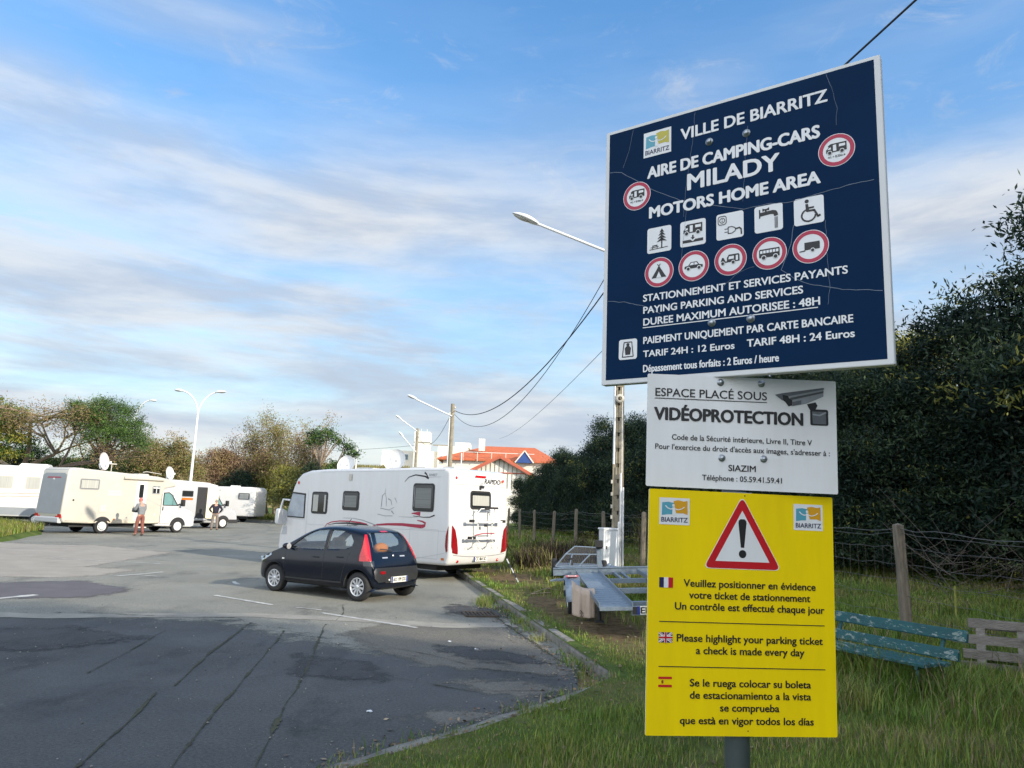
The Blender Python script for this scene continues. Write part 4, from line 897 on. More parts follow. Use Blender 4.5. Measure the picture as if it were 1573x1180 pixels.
    fg = MB(); on_back([(-.11, 1.352), (.11, 1.352), (.11, 1.378), (-.11, 1.378)], fg, .012); fg.build('brake_light', 'red_lens', t)
    sm = MB(); on_back([(-.36, .86), (-.20, .86), (-.20, .885), (-.36, .885)], sm, .004); sm.build('badge', 'alloy', t); sm = MB(); on_back([(.2, .84), (.36, .84), (.36, .865), (.2, .865)], sm, .004); sm.build('badge', 'alloy', t); sm = MB()
    sm.lathe([(.028, 0), (.02, .006), (0, .007)], bvh.ray_cast(Vector((-4, 0, .88)), Vector((1, 0, 0)))[0], (-1, 0, 0), 14, 0); sm.build('badge', 'alloy', t)
    wp = MB(); p0 = bvh.ray_cast(Vector((-4, 0, .97)), Vector((1, 0, 0)))[0]; p1 = bvh.ray_cast(Vector((-4, .36, 1.02)), Vector((1, 0, 0)))[0]
    wp.tube([p0 + Vector((-.012, 0, 0)), (p0 + p1) / 2 + Vector((-.022, 0, .01)), p1 + Vector((-.014, 0, 0))], .010, 6); wp.build('rear_wiper', 'black_plastic', t)
    an = MB(); q = bvh.ray_cast(Vector((X(1.95), 0, 3)), Vector((0, 0, -1)))[0]; an.tube([q + Vector((0, 0, -.01)), q + Vector((-.12, 0, .14))], .006, 6); an.build('aerial', 'black_plastic', t)
    for sx, sy in ((1.75, .36), (1.75, -.36)):
        s = MB(); x = X(sx)
        s.prism(rounded(-.24, .35, .24, .95, .08, 4), (x - .22, sy, 0), (0, 1, 0), (0, 0, 1), -.13); s.box((x + .06, sy, .42), (.5, .48, .16)); s.prism(rounded(-.12, 1.0, .12, 1.2, .06, 4), (x - .26, sy, 0), (0, 1, 0), (0, 0, 1), -.08); s.build('seat', 'black_plastic', t)
    s = MB(); s.prism(rounded(-.6, .4, .6, .98, .1, 4), (X(2.62), 0, 0), (0, 1, 0), (0, 0, 1), -.14); s.box((X(2.4), 0, .42), (.5, 1.2, .15)); s.build('rear_seat', 'dark_inside', t)
    s = MB(); s.lathe([(.17, -.012), (.188, 0), (.17, .012), (.155, 0), (.17, -.012)], (X(1.42), .36, .88), (-.9, 0, .5), 20); s.build('steering_wheel', 'black_plastic', t)
    s = MB(); s.box((X(2.92), 0, .93), (.30, 1.10, .012)); s.build('parcel_shelf', 'dark_inside', t)
    A, B = Vector((-2.82, 14.76, 0)), Vector((-4.89, 15.99, 0)); d = (B - A).normalized(); left = Vector((-d.y, d.x, 0))
    mid = (A + B) / 2 - left * .78                       # the wheels' outer faces on the near side stand on A and B
    c = mid - d * (X(AF) + X(AR)) / 2
    set_heading(t, c, d); t.scale = (.98, .98, .97)
    bag = MB(); bag.sphere((0, 0, 0), .2, 0, 14, 8, (.55, 1.0, .55)); ob = bag.build('cushion', mat('orange_cloth', (0.62, 0.20, 0.03), .85, var=.3, scale=18, bump=.4))
    tag(ob, 'orange cushion lying behind the rear window of the dark hatchback', 'cushion')
    ob.location = t.matrix_basis @ Vector((X(2.98), .06, 1.02)); ob.rotation_euler = t.rotation_euler
    t.location = c
    return t
car = hatchback()

def hull(profile, width, bevel, mats, name='body', seg=3, zlim=None, parent=None):
    """a coachbuilt body: the side outline extruded across its width, its long edges rounded"""
    mb = MB(); mb.prism(profile, (0, width / 2, 0), (1, 0, 0), (0, 0, 1), width)
    o = mb.build(name, mats, parent); me = o.data
    bm = bmesh.new(); bm.from_mesh(me); bmesh.ops.remove_doubles(bm, verts=bm.verts, dist=1e-4)
    bmesh.ops.dissolve_limit(bm, angle_limit=R(1), verts=bm.verts, edges=bm.edges)
    ed = [e for e in bm.edges if len(e.link_faces) == 2 and e.calc_face_angle(0) > R(60) and (zlim is None or min(v.co.z for v in e.verts) > zlim)]
    bmesh.ops.bevel(bm, geom=ed, offset=bevel, segments=seg, affect='EDGES', profile=.6)
    bmesh.ops.triangulate(bm, faces=[f for f in bm.faces if len(f.verts) > 4])
    bmesh.ops.recalc_face_normals(bm, faces=bm.faces); bm.to_mesh(me); bm.free()
    return o
def smooth_angle(o, ang=35):
    me = o.data
    for p in me.polygons: p.use_smooth = True
    bm = bmesh.new(); bm.from_mesh(me)
    for e in bm.edges:
        if len(e.link_faces) == 2: e.smooth = e.calc_face_angle(0) < R(ang)
    bm.to_mesh(me); bm.free()
def pane(parent, bvh, side, x0, z0, x1, z1, r=.06, glass='dark_window', frame='black_plastic', inner=None, name='window'):
    """a caravan window: raised frame and a pane; side = 'L' (+y), 'R' (-y) or 'B' (rear)"""
    O = (0, 0, 0); U, V = {'L': ((-1, 0, 0), (0, 0, 1)), 'R': ((1, 0, 0), (0, 0, 1)), 'B': ((0, -1, 0), (0, 0, 1))}[side]
    if side == 'L': a, b = -x1, -x0
    elif side == 'B': a, b = -x1, -x0
    else: a, b = x0, x1
    f = MB(); drape(f, bvh, rounded(a, z0, b, z1, r, 4), O, U, V, .012, .5); fo = f.build(name, frame, parent)
    g = MB(); k = .045; drape(g, bvh, rounded(a + k, z0 + k, b - k, z1 - k, max(.01, r - .02), 4), O, U, V, .016, .5); g.build('pane', glass, fo)
    if inner: inner(fo, a, b, z0, z1, O, U, V)
    return fo
def dish(parent, p, r, face, mast=.35):
    n = Vector(face).normalized(); m = MB(); c = Vector(p)
    m.lathe([(r * math.sin(a), -.28 * r * math.cos(a * 1.0) + .28 * r) for a in [k * PI / 2 / 10 * .9 for k in range(11)]][::-1] + [(0, .02)], c, n, 28)
    u = n.orthogonal().normalized(); o = m.build('satellite_dish', 'white_paint', parent)
    a = MB(); low = c - Vector((0, 0, r * .95)); tip = c + n * (r * .95) - Vector((0, 0, r * .25))
    a.tube([low + n * .02, (low + tip) / 2 - Vector((0, 0, .06)), tip], .018, 6, 0); a.box(tip, (.07, .07, .11), 0); a.tube([c - n * .06, c - n * .12 - Vector((0, 0, .15)), Vector((c.x, c.y, p[2] - mast)) - n * .05], .035, 8, 0)
    a.build('feed_arm', 'lamp_grey', o)
    return o
def side_shape(mb, bvh, side, poly, off=.004, m=0, step=.12):
    if side == 'L': drape(mb, bvh, [(-a, b) for a, b in poly], (0, 0, 0), (-1, 0, 0), (0, 0, 1), off, step, m)
    elif side == 'R': drape(mb, bvh, poly, (0, 0, 0), (1, 0, 0), (0, 0, 1), off, step, m)
    elif side == 'B': drape(mb, bvh, [(-a, b) for a, b in poly], (0, 0, 0), (0, -1, 0), (0, 0, 1), off, step, m)
def stroke(pts, w0, w1=None):
    """a swelling ribbon outline along a polyline"""
    if w1 is None: w1 = w0
    n = len(pts); L_ = []; R_ = []
    for i, p in enumerate(pts):
        a = pts[max(i - 1, 0)]; b = pts[min(i + 1, n - 1)]; d = math.hypot(b[0] - a[0], b[1] - a[1]) or 1; nx, ny = -(b[1] - a[1]) / d, (b[0] - a[0]) / d; w = (w0 + (w1 - w0) * i / (n - 1)) / 2
        L_.append((p[0] + nx * w, p[1] + ny * w)); R_.append((p[0] - nx * w, p[1] - ny * w))
    return L_ + R_[::-1]
def side_text(parent, bvh, side, s, x0, z0, x1, z1, m, bold=1, slant=0.0):
    """lettering on a flat side; x0..x1 as read from left to right"""
    U = {'L': Vector((-1, 0, 0)), 'R': Vector((1, 0, 0)), 'B': Vector((0, -1, 0))}[side]; n = U.cross(Vector((0, 0, 1)))
    P = U * ((x0 + x1) / 2 * (-1 if side in 'LB' else 1)); 
    a = (Vector((x0, 0, 0)) if side != 'B' else Vector((0, x0, 0))); 
    q = ((Vector(((x0 + x1) / 2, 0, (z0 + z1) / 2)) if side != 'B' else Vector((0, (x0 + x1) / 2, (z0 + z1) / 2))) + n * 5)
    h = bvh.ray_cast(q, -n)[0]
    O = Vector((a.x, a.y, 0)); O += n * (h.dot(n) - O.dot(n))
    mb = MB(); put_text(mb, s, 0, -z1, abs(x1 - x0), -z0, (O, U, Vector((0, 0, -1))), 0, bold, .006)
    if slant: mb.v = [tuple(Vector(v) + U * (slant * (v[2] - z0))) for v in mb.v]
    return mb.build('lettering', m, parent)

def integrated_motorhome():
    t = thing('motorhome', 'white integrated motorhome with red and grey swooshes and a bike rack on its back', 'motorhome')
    L = 7.25; W = 2.28; xr, xf = -L / 2, L / 2          # +x forward
    prof = [(xr + .10, .42), (xr + .02, .62), (xr + .0, .80), (xr + .04, 1.6), (xr + .09, 2.70), (xr + .14, 2.80), (xr + .32, 2.855), (xf - 2.2, 2.83), (xf - 1.35, 2.79), (xf - .95, 2.70), (xf - .72, 2.54), (xf - .58, 2.30), (xf - .46, 2.02), (xf - .26, 1.30), (xf - .10, 1.10), (xf - .02, .80), (xf, .50), (xf - .04, .34), (xf - .45, .30), (xr + 1.9, .34), (xr + 1.2, .40)]
    body = hull(prof, W, .10, ['white_paint'], seg=4, parent=t); smooth_angle(body, 40); bvh = bvh_of(body.data)
    S = lambda u: xr + u                                 # distance from the rear
    # wheel openings and wheels
    for x in (S(1.95), S(6.05)):
        for sd in (1, -1):
            w = MB(); side_shape(w, bvh, 'L' if sd > 0 else 'R', [(x + .46 * math.cos(R(a)), max(.345, .36 + .44 * math.sin(R(a)))) for a in range(0, 181, 12)], .004); w.build('wheel_arch', 'dark_inside', body)
            wheel(t, x, sd * (W / 2 - .07), .34, .22, sd, 'cap', rim_mat='steel_trim')
    ch = MB(); ch.box((0, 0, .33), (L - 1.4, 1.7, .16)); ch.box((S(1.95), 0, .34), (.14, 1.9, .14)); ch.build('chassis', 'dark_inside', t)
    # windows on the near (left) side: x measured from the rear
    def blind(fo, a, b, z0, z1, O, U, V):
        g = MB(); drape(g, bvh, rounded(a + .10, z0 + .09, b - .10, z1 - .12, .02, 3), O, U, V, .020, .5); g.build('blind', 'blind', fo)
        c = MB(); drape(c, bvh, [(a + .05, z0 + .12), (a + .075, z0 + .12), (a + .075, z1 - .08), (a + .05, z1 - .08)], O, U, V, .022, .5); c.build('stay', 'grey_ink', fo)
    def curtains(fo, a, b, z0, z1, O, U, V):
        g = MB(); w = b - a
        for p, q in ((.10, .42), (.80, .90)): drape(g, bvh, [(a + w * p, z0 + .07), (a + w * q, z0 + .07), (a + w * q, z1 - .09), (a + w * p, z1 - .09)], O, U, V, .020, .5)
        g.build('curtain', 'light_blind', fo)
    pane(t, bvh, 'L', S(.62), 1.72, S(1.40), 2.44, .08, inner=blind)
    pane(t, bvh, 'L', S(3.55), 1.66, S(4.27), 2.20, .08, inner=blind)
    pane(t, bvh, 'L', S(4.95), 1.52, S(5.70), 2.16, .08, inner=curtains)
    cw = MB(); side_shape(cw, bvh, 'L', [(S(6.00), 1.36), (S(6.02), 2.10), (S(6.70), 2.14), (S(6.76), 1.98), (S(6.98), 1.38)], .010); cwo = cw.build('cab_window', 'black_plastic', t)
    cs = MB(); side_shape(cs, bvh, 'L', [(S(6.05), 1.40), (S(6.07), 2.05), (S(6.67), 2.09), (S(6.71), 1.98), (S(6.92), 1.41)], .016); cs.build('thermal_screen', 'thermal_screen', cwo)
    ws = MB(); drape(ws, bvh, [(-1.02, 1.40), (1.02, 1.40), (.96, 2.05), (-.96, 2.05)], (0, 0, 0), (0, 1, 0), (0, 0, 1), .012, .15); ws.build('windscreen', 'thermal_screen', t)
    for sd in (1, -1):
        m = MB(); m.prism(rounded(-.11, -.24, .11, .24, .08, 4), (xf - .30, sd * (W / 2 + .16), 1.38), (0, 1, 0), (0, 0, 1), .16); m.tube([(xf - .45, sd * (W / 2 - .02), 1.88), (xf - .22, sd * (W / 2 + .08), 1.90), (xf - .22, sd * (W / 2 + .16), 1.60)], .035, 8); mo = m.build('wing_mirror', 'white_paint', t)
        g = MB(); g.flat(rounded(-.08, -.20, .08, .20, .06, 4), (xf - .462, sd * (W / 2 + .16), 1.38), (0, -1, 0), (0, 0, 1)); g.build('mirror_glass', 'silver_grey', mo)
        h = MB(); side_shape(h, bvh, 'L' if sd > 0 else 'R', [(xf - .42, .86), (xf - .12, .84), (xf - .24, 1.06), (xf - .40, 1.10)], .006); h.build('headlight', 'silver_grey', t)
    # side decoration
    d = MB()
    def sw(pts, w0, w1, m): side_shape(d, bvh, 'L', stroke([(S(a), b) for a, b in pts], w0, w1), .0045 + .0005 * m, m, .2)
    sw([(5.02, 1.14), (4.92, 1.24), (4.70, 1.31), (4.35, 1.35), (3.9, 1.36), (3.45, 1.34), (3.15, 1.30)], .02, .045, 0)
    sw([(4.86, 1.22), (4.5, 1.28), (4.0, 1.305), (3.45, 1.29), (3.10, 1.25)], .01, .085, 1)
    sw([(3.05, 1.16), (2.95, 1.25), (2.75, 1.31), (2.3, 1.345), (1.75, 1.36), (1.25, 1.345), (1.02, 1.34)], .02, .10, 0)
    sw([(1.02, 1.34), (.92, 1.37), (.90, 1.43), (1.02, 1.47), (1.20, 1.49)], .10, .02, 0)
    sw([(4.2, 1.44), (3.75, 1.45), (3.35, 1.41), (3.0, 1.34), (2.7, 1.28)], .008, .03, 2)
    sw([(1.42, 1.66), (1.25, 1.665), (1.1, 1.655)], .02, .11, 0); sw([(1.36, 1.60), (1.0, 1.575), (.75, 1.585), (.58, 1.64)], .012, .035, 1); sw([(1.9, 1.56), (1.5, 1.56), (1.2, 1.575)], .006, .012, 2)
    sw([(1.75, 2.48), (1.6, 2.60), (1.35, 2.66), (1.0, 2.62), (.86, 2.57)], .012, .05, 1); sw([(1.02, 2.72), (.95, 2.68), (.88, 2.58)], .05, .03, 1); sw([(.88, 2.60), (.40, 2.61)], .006, .006, 2)
    d.build('swoosh', ['red_ink', 'black_ink', 'grey_ink'], body)
    side_text(body, bvh, 'L', 'SWEET', S(.86), 2.63, S(.56), 2.69, 'grey_ink', .5, .2)
    d = MB()      # sketch sticker of a boat on the side
    for pts, w in (([(2.62, 1.80), (2.60, 2.10), (2.50, 2.16), (2.44, 2.05), (2.42, 1.82)], .025), ([(2.36, 2.02), (2.25, 1.98), (2.20, 1.86)], .03), ([(2.1, 2.05), (2.0, 1.92)], .02), ([(2.65, 1.76), (2.3, 1.72), (2.1, 1.80)], .02), ([(2.2, 1.70), (2.1, 1.62)], .04), ([(2.5, 2.16), (2.48, 2.30)], .012)):
        side_shape(d, bvh, 'L', stroke([(S(a), b) for a, b in pts], w, w * .5), .005, 0, .2)
    side_shape(d, bvh, 'L', stroke([(S(2.75), 1.60), (S(2.45), 1.56), (S(2.15), 1.57)], .014, .014), .005, 0, .2); d.build('sticker', 'grey_ink', body)
    d = MB()
    for pts in ([(.3, 2.78), (5.4, 2.74)], [(.42, .56), (1.45, .56)], [(.42, .56), (.42, 1.28)], [(1.45, .56), (1.45, 1.28)], [(.42, 1.28), (1.45, 1.28)], [(.1, 1.255), (5.9, 1.2)], [(2.6, .55), (5.4, .55)], [(.18, .72), (1.2, .52)], [(5.9, 2.2), (5.9, .5)], [(6.98, 1.36), (5.96, 1.32)]):
        side_shape(d, bvh, 'L', stroke([(S(a), b) for a, b in pts], .010, .010), .003, 0, .4)
    d.build('panel_seam', 'silver_grey', body)
    v = MB(); side_shape(v, bvh, 'L', [(S(4.05), 2.50), (S(3.92), 2.50), (S(3.92), 2.68), (S(4.05), 2.68)], .02); v.build('vent', 'cream_paint', t)
    v = MB(); side_shape(v, bvh, 'L', circle(S(6.42), 2.42, .05, 12), .012); v.build('side_marker', 'red_lens', t)
    # rear face
    pane(t, bvh, 'B', -.42, 1.82, .40, 2.30, .09, inner=lambda fo, a, b, z0, z1, O, U, V: [g.build('blind', 'light_blind', fo) for g in [drape(MB(), bvh, rounded(a + .08, z0 + .1, b - .08, z1 - .12, .02, 3), O, U, V, .020, .5)]])
    for sd in (1, -1):
        l = MB(); y = sd * .99
        side_shape(l, bvh, 'B', [(y + sd * .085, 1.42), (y - sd * .03, 1.30), (y - sd * .10, 1.05), (y - sd * .13, .80), (y - sd * .14, .70), (y + sd * .05, .74), (y + sd * .10, .90)], .02, 0, .06)
        l.build('tail_light', 'dark_red_lens', t)
        l2 = MB(); side_shape(l2, bvh, 'L' if sd > 0 else 'R', [(S(.075), 1.40), (S(.15), 1.15), (S(.16), .90), (S(.12), .74), (S(.07), .78)], .012, 0, .06); l2.build('tail_light_wrap', 'dark_red_lens', t)
        r = MB(); r.lathe([(.042, 0), (.036, .012), (0, .014)], bvh.ray_cast(Vector((-9, sd * .78, .52)), Vector((1, 0, 0)))[0], (-1, 0, 0), 14); r.build('reflector', 'red_lens', t)
        r = MB(); r.lathe([(.04, 0), (.036, .012), (0, .014)], bvh.ray_cast(Vector((-9, sd * .93, 2.60)), Vector((1, 0, 0)))[0], (-1, 0, 0), 14); r.build('clearance_lamp', 'red_lens', t)
    r = MB(); side_shape(r, bvh, 'L', [(S(.28), .545), (S(.18), .545), (S(.18), .60), (S(.28), .60)], .01); r.build('reflector', 'orange_lens', t)
    b = MB(); side_shape(b, bvh, 'B', [(-.20, 2.645), (.22, 2.645), (.22, 2.70), (-.20, 2.70)], .022); b.build('brake_light', 'red_lens', t)
    s = side_text(body, bvh, 'B', 'RAPIDO', -.16, 2.50, -.80, 2.62, 'black_ink', 1.6, .2); side_text(body, bvh, 'B', 'M', -.83, 2.51, -.93, 2.61, 'orange_lens', 1, .2)
    for ch, y in zip('COSTAL', (.62, .36, .12, -.14, -.42, -.70)): side_text(body, bvh, 'B', ch, y, .80, y - .085, .87, 'silver_grey', .6)
    sm = MB()
    sm_pts = [(-1.0 + 2.0 * k / 12, .68 - .055 * (1 - (abs(-1 + 2 * k / 12)) ** 2)) for k in range(13)]
    side_shape(sm, bvh, 'B', stroke(sm_pts, .018, .018), .005, 0, .2); side_shape(sm, bvh, 'B', stroke([(.98, 2.44), (-.98, 2.44)], .010, .010), .004, 0, .3); sm.build('bumper_seam', 'grey_ink', body)
    p = bvh.ray_cast(Vector((-9, -.05, .575)), Vector((1, 0, 0)))[0]
    pl = MB(); pl.box((p.x - .012, -.06, .565), (.014, .53, .13)); po = pl.build('number_plate', 'white_plate', t)
    tx_ = MB(); put_text(tx_, 'CC 864 SC', -.19, -.04, .21, .04, (Vector((p.x - .0196, -.06, .565)), Vector((0, -1, 0)), Vector((0, 0, -1))), 0, 2, .0008); tx_.build('lettering', 'black_ink', po)
    bl = MB(); bl.box((p.x - .0198, .18, .565), (.001, .05, .128)); bl.build('blue_strip', 'blue_band', po)
    # rear camera
    cmr = MB(); q = bvh.ray_cast(Vector((-9, 0, 2.40)), Vector((1, 0, 0)))[0]; cmr.box(q + Vector((-.05, 0, 0)), (.10, .09, .07)); cmr.tube([q + Vector((-.05, 0, .03)), q + Vector((-.05, 0, .13))], .01, 6); cmr.build('rear_camera', 'black_plastic', t)
    # bike rack
    rk = MB(); x0 = q.x - .03
    for y in (.26, -.30):
        rk.tube([(x0 + .0, y, 1.80), (x0 - .14, y, 1.74), (x0 - .17, y, 1.55), (x0 - .14, y, 1.0), (x0 - .02, y, .97)], .018, 8, 0)
        rk.tube([(x0 - .15, y, 1.06), (x0 - .30, y + .04, .98), (x0 - .36, y + .20, .93), (x0 - .33, y + .22, .96)], .014, 8, 0)
    rk.tube([(x0 - .16, .30, 1.72), (x0 - .20, .20, 1.84), (x0 - .20, -.34, 1.86), (x0 - .16, -.40, 1.74)], .013, 8, 0)
    rk.bar((x0 - .24, .62, 1.52), (x0 - .24, -.70, 1.52), .06, .04, 0); rk.bar((x0 - .24, .68, 1.10), (x0 - .24, -.62, 1.10), .06, .045, 0)
    for y in (.58, -.66): rk.box((x0 - .24, y, 1.53), (.08, .12, .07), 1)
    for y in (.64, .50): rk.box((x0 - .25, y, 1.11), (.08, .09, .07), 1)
    rk.box((x0 - .22, -.10, 1.87), (.07, .34, .05), 1); rk.box((x0 - .22, -.36, 1.87), (.07, .14, .05), 1); rk.box((x0 - .22, -.10, 1.53), (.05, .40, .03), 1); rk.box((x0 - .21, 0, 1.42), (.05, .08, .06), 1)
    rk.tube([(x0 - .21, .42, 1.17), (x0 - .22, .1, 1.22), (x0 - .21, -.35, 1.22)], .014, 6, 2); rk.build('bike_rack', ['lamp_grey', 'black_plastic', 'red_ink'], t)
    # roof fittings
    dish(t, (S(3.35), .05, 3.12), .34, (-.35, .9, .28), .30); dish(t, (S(5.75), -.1, 3.02), .31, (-.30, .92, .25), .30)
    for x, y, w in ((S(2.2), .0, .7), (S(1.0), .1, .5), (S(4.6), 0, .6)):
        k = MB(); k.box((x, y, 2.88), (w, w * .9, .10), 0, None, .82); k.build('roof_hatch', 'cream_paint', t)
    pr = MB(); pr.prism([(-.2, 0), (.55, .0), (.5, .03), (-.15, .03)], (S(2.6), .5, 2.86), (1, 0, 0), (0, 0, 1), .9); pr.build('solar_panel', 'dark_window', t)
    A = Vector((-1.39, 18.73, 0)); d = Vector((-.777, .63, 0)).normalized(); left = Vector((-d.y, d.x, 0))
    set_heading(t, A + d * (L / 2) - left * (W / 2), d)
    # striped stick leaning on the rear corner
    return t
rapido = integrated_motorhome()

def low_profile(label, cab_mat, box_mat, L=6.95, W=2.25, H=2.95, slope=.12, group=None, rear_mat=None, rim='steel_trim', nose=1.0):
    """van cab with a coachbuilt box behind; +x forward, returns thing, bvh of the box, bvh of the cab"""
    t = thing('motorhome', label, 'motorhome')
    xr, xf = -L / 2, L / 2
    prof = [(xr + .16, .50), (xr + .10, .62), (xr + .02, .86), (xr + .14, H - .16), (xr + .22, H - .05), (xr + .42, H), (xf - 2.4, H - slope), (xf - 1.75, H - slope - .10), (xf - 1.42, H - slope - .30), (xf - 1.34, H - slope - .46), (xf - 1.95, H - slope - .58), (xf - 2.05, 1.9), (xf - 2.05, .46), (xr + 1.4, .46)]
    body = hull(prof, W, .085, [box_mat], 'body', 3, None, t); smooth_angle(body, 40)
    cab_prof = [(xf - 2.25, .34), (xf - 2.25, 2.18), (xf - 1.62, 2.20), (xf - 1.35, 2.05), (xf - .78, 1.28), (xf - .20, 1.10), (xf - .05, .92), (xf, .62), (xf - .02, .34), (xf - .20, .28)]
    cab = hull(cab_prof, W * .90, .10, [cab_mat], 'cab', 3, None, t); smooth_angle(cab, 40)
    b1 = bvh_of(body.data); b2 = bvh_of(cab.data)
    for x, b in ((xf - .98, b2), (xr + 1.95, b1)):
        for sd in (1, -1):
            w = MB(); side_shape(w, b, 'L' if sd > 0 else 'R', [(x + .44 * math.cos(R(a)), max(.35 if b is b2 else .47, .36 + .43 * math.sin(R(a)))) for a in range(0, 181, 12)], .005); w.build('wheel_arch', 'black_plastic', body)
            y = W / 2 * (.90 if b is b2 else 1.0) - .08
            wheel(t, x, sd * y, .335, .21, sd, 'cap', rim_mat=rim)
    ch = MB(); ch.box((-.2, 0, .38), (L - 1.6, 1.6, .16)); ch.build('chassis', 'dark_inside', t)
    for sd, S_ in ((1, 'L'), (-1, 'R')):
        w = MB(); side_shape(w, b2, S_, [(xf - 1.93, 1.36), (xf - 1.93, 2.02), (xf - 1.62, 2.05), (xf - 1.42, 1.92), (xf - 1.02, 1.36)], .008); wo = w.build('cab_window', 'black_plastic', t)
        g = MB(); side_shape(g, b2, S_, [(xf - 1.88, 1.40), (xf - 1.88, 1.97), (xf - 1.64, 2.0), (xf - 1.47, 1.89), (xf - 1.13, 1.40)], .013); g.build('pane', mat('cab_glass', (.16, .30, .30), .06, var=.25, scale=2) if 'cab_glass' not in M else M['cab_glass'], wo)
        s = MB()
        for pts in ([(xf - 2.0, 2.1), (xf - 2.0, .48)], [(xf - 1.0, 1.34), (xf - 1.02, 1.05), (xf - 1.42, .8), (xf - 1.46, .48)], [(xf - 1.46, .48), (xf - 2.0, .46)], [(xf - 1.38, 1.36), (xf - 1.38, 1.95)]):
            side_shape(s, b2, S_, stroke(pts, .016, .016), .006 if pts[0][0] != xf - 1.38 else .018, 0, .3)
        s.build('door_seam', 'black_plastic', cab)
        h = MB(); y = sd * W * .45; h.box((xf - 1.90, y + sd * .015, 1.22), (.05, .03, .20)); h.build('door_handle', 'black_plastic', t)
        m = MB(); m.prism(rounded(-.11, -.17, .11, .17, .05, 4), (xf - .98, y + sd * .20, 1.52), (0, 1, 0), (0, 0, 1), .12); m.bar((xf - 1.04, y, 1.42), (xf - 1.04, y + sd * .14, 1.46), .05, .06); m.build('wing_mirror', 'black_plastic', t)
        hl = MB(); side_shape(hl, b2, S_, [(xf - .30, .84), (xf - .08, .82), (xf - .18, 1.04), (xf - .40, 1.10)], .006); hl.build('headlight', 'silver_grey', t)
        tr = MB(); side_shape(tr, b2, S_, [(xf - .56, .34), (xf - .56, .52), (xf - .03, .52), (xf - .03, .36)], .006); tr.build('bumper', cab_mat if cab_mat != 'silver_grey' else 'black_plastic', t)
    ws = MB(); drape(ws, b2, [(-.82, 1.36), (.82, 1.36), (.74, 2.0), (-.74, 2.0)], (0, 0, 0), (0, 1, 0), (0, 0, 1), .008, .15); ws.build('windscreen', 'dark_window', t)
    return t, b1, b2, body, cab, xr, xf
def beige_motorhome():
    t, b, bc, body, cab, xr, xf = low_profile('long beige motorhome with grey back and white satellite dish, dish side by tall grass', 'white_paint', 'cream_paint', 6.95, 2.25, 3.0, .20)
    W = 2.25; L_ = xf - xr; S = lambda u: xr + u
    wc = lambda fo, a, c, z0, z1, O, U, V: [g.build('curtain', 'light_blind', fo) for g in [drape(MB(), b, rounded(a + .06, z0 + .06, c - .06, z1 - .06, .02, 3), O, U, V, .020, .5)]]
    pane(t, b, 'R', S(.70), 2.02, S(1.62), 2.52, .06, frame='grey_ink', inner=wc)
    pane(t, b, 'R', S(4.30), 1.93, S(4.72), 2.33, .04, frame='grey_ink')
    sl_ = MB(); side_shape(sl_, b, 'R', [(S(4.50), 1.96), (S(4.54), 1.96), (S(4.54), 2.30), (S(4.50), 2.30)], .02); side_shape(sl_, b, 'R', [(S(4.33), 2.20), (S(4.70), 2.20), (S(4.70), 2.26), (S(4.33), 2.26)], .021); sl_.build('window_bar', 'white_paint', t)
    dr = MB(); side_shape(dr, b, 'R', rounded(S(3.45), .60, S(4.02), 2.52, .06, 4), .010); dro = dr.build('entrance_door', 'white_paint', t)
    g = MB(); side_shape(g, b, 'R', rounded(S(3.62), 1.72, S(3.84), 2.36, .04, 3), .016); g.build('door_window', 'dark_window', dro)
    g = MB(); side_shape(g, b, 'R', [(S(3.5), .62), (S(3.98), .62), (S(3.98), 1.5), (S(3.5), 1.5)], .014); g.build('door_panel', 'silver_grey', dro)
    hh = MB(); hh.box((S(3.98), -W / 2 - .02, 1.35), (.03, .03, .14)); hh.build('door_handle', 'black_plastic', dro)
    st = MB(); st.box((S(3.75), -W / 2 - .16, .30), (.50, .32, .035)); st.box((S(3.55), -W / 2 - .04, .36), (.03, .10, .14)); st.box((S(3.95), -W / 2 - .04, .36), (.03, .10, .14)); st.build('entrance_step', 'steel_trim', t)
    aw = MB(); aw.prism(rounded(0, 0, .13, .13, .05, 4), (S(2.75), -W / 2 - .11, 2.58), (0, 1, 0), (0, 0, 1), 2.1); aw.build('awning', 'cream_paint', t)
    ht = MB(); side_shape(ht, b, 'R', rounded(S(1.72), .98, S(2.12), 1.38, .04, 3), .012); ho = ht.build('service_hatch', 'cream_paint', t)
    hs = MB(); side_shape(hs, b, 'R', [(S(1.79), 1.05), (S(2.05), 1.05), (S(2.05), 1.32), (S(1.79), 1.32)], .014); hs.build('hatch_grille', 'silver_grey', ho)
    vt = MB(); side_shape(vt, b, 'R', [(S(2.05), 1.76), (S(2.75), 1.76), (S(2.75), 2.05), (S(2.05), 2.05)], .008); vt.build('fridge_vent', mat('vent_cream', (.60, .57, .49), .5, var=.25, scale=1.2, stretch=(.5, .5, 40)), t)
    for u, z, m in ((.50, 1.52, 'black_ink'), (3.12, .75, 'grey_ink'), (4.55, .92, 'white_paint'), (4.9, .80, 'grey_ink'), (2.5, .66, 'orange_lens')):
        k = MB(); side_shape(k, b, 'R', circle(S(u), z, .045, 10), .012); k.build('socket', m, t)
    d = MB()
    for pts, w in (([(2.5, 2.06), (2.9, 1.86), (3.2, 1.62), (3.42, 1.44)], .04), ([(4.05, 1.70), (4.9, 1.66)], .015), ([(4.05, 1.66), (4.5, 1.5), (4.9, 1.30)], .02), ([(.1, .92), (4.8, .92)], .012)):
        side_shape(d, b, 'R', stroke([(S(a), c) for a, c in pts], w, w * .4), .006, 0, .3)
    d.build('swoosh', 'silver_grey', body)
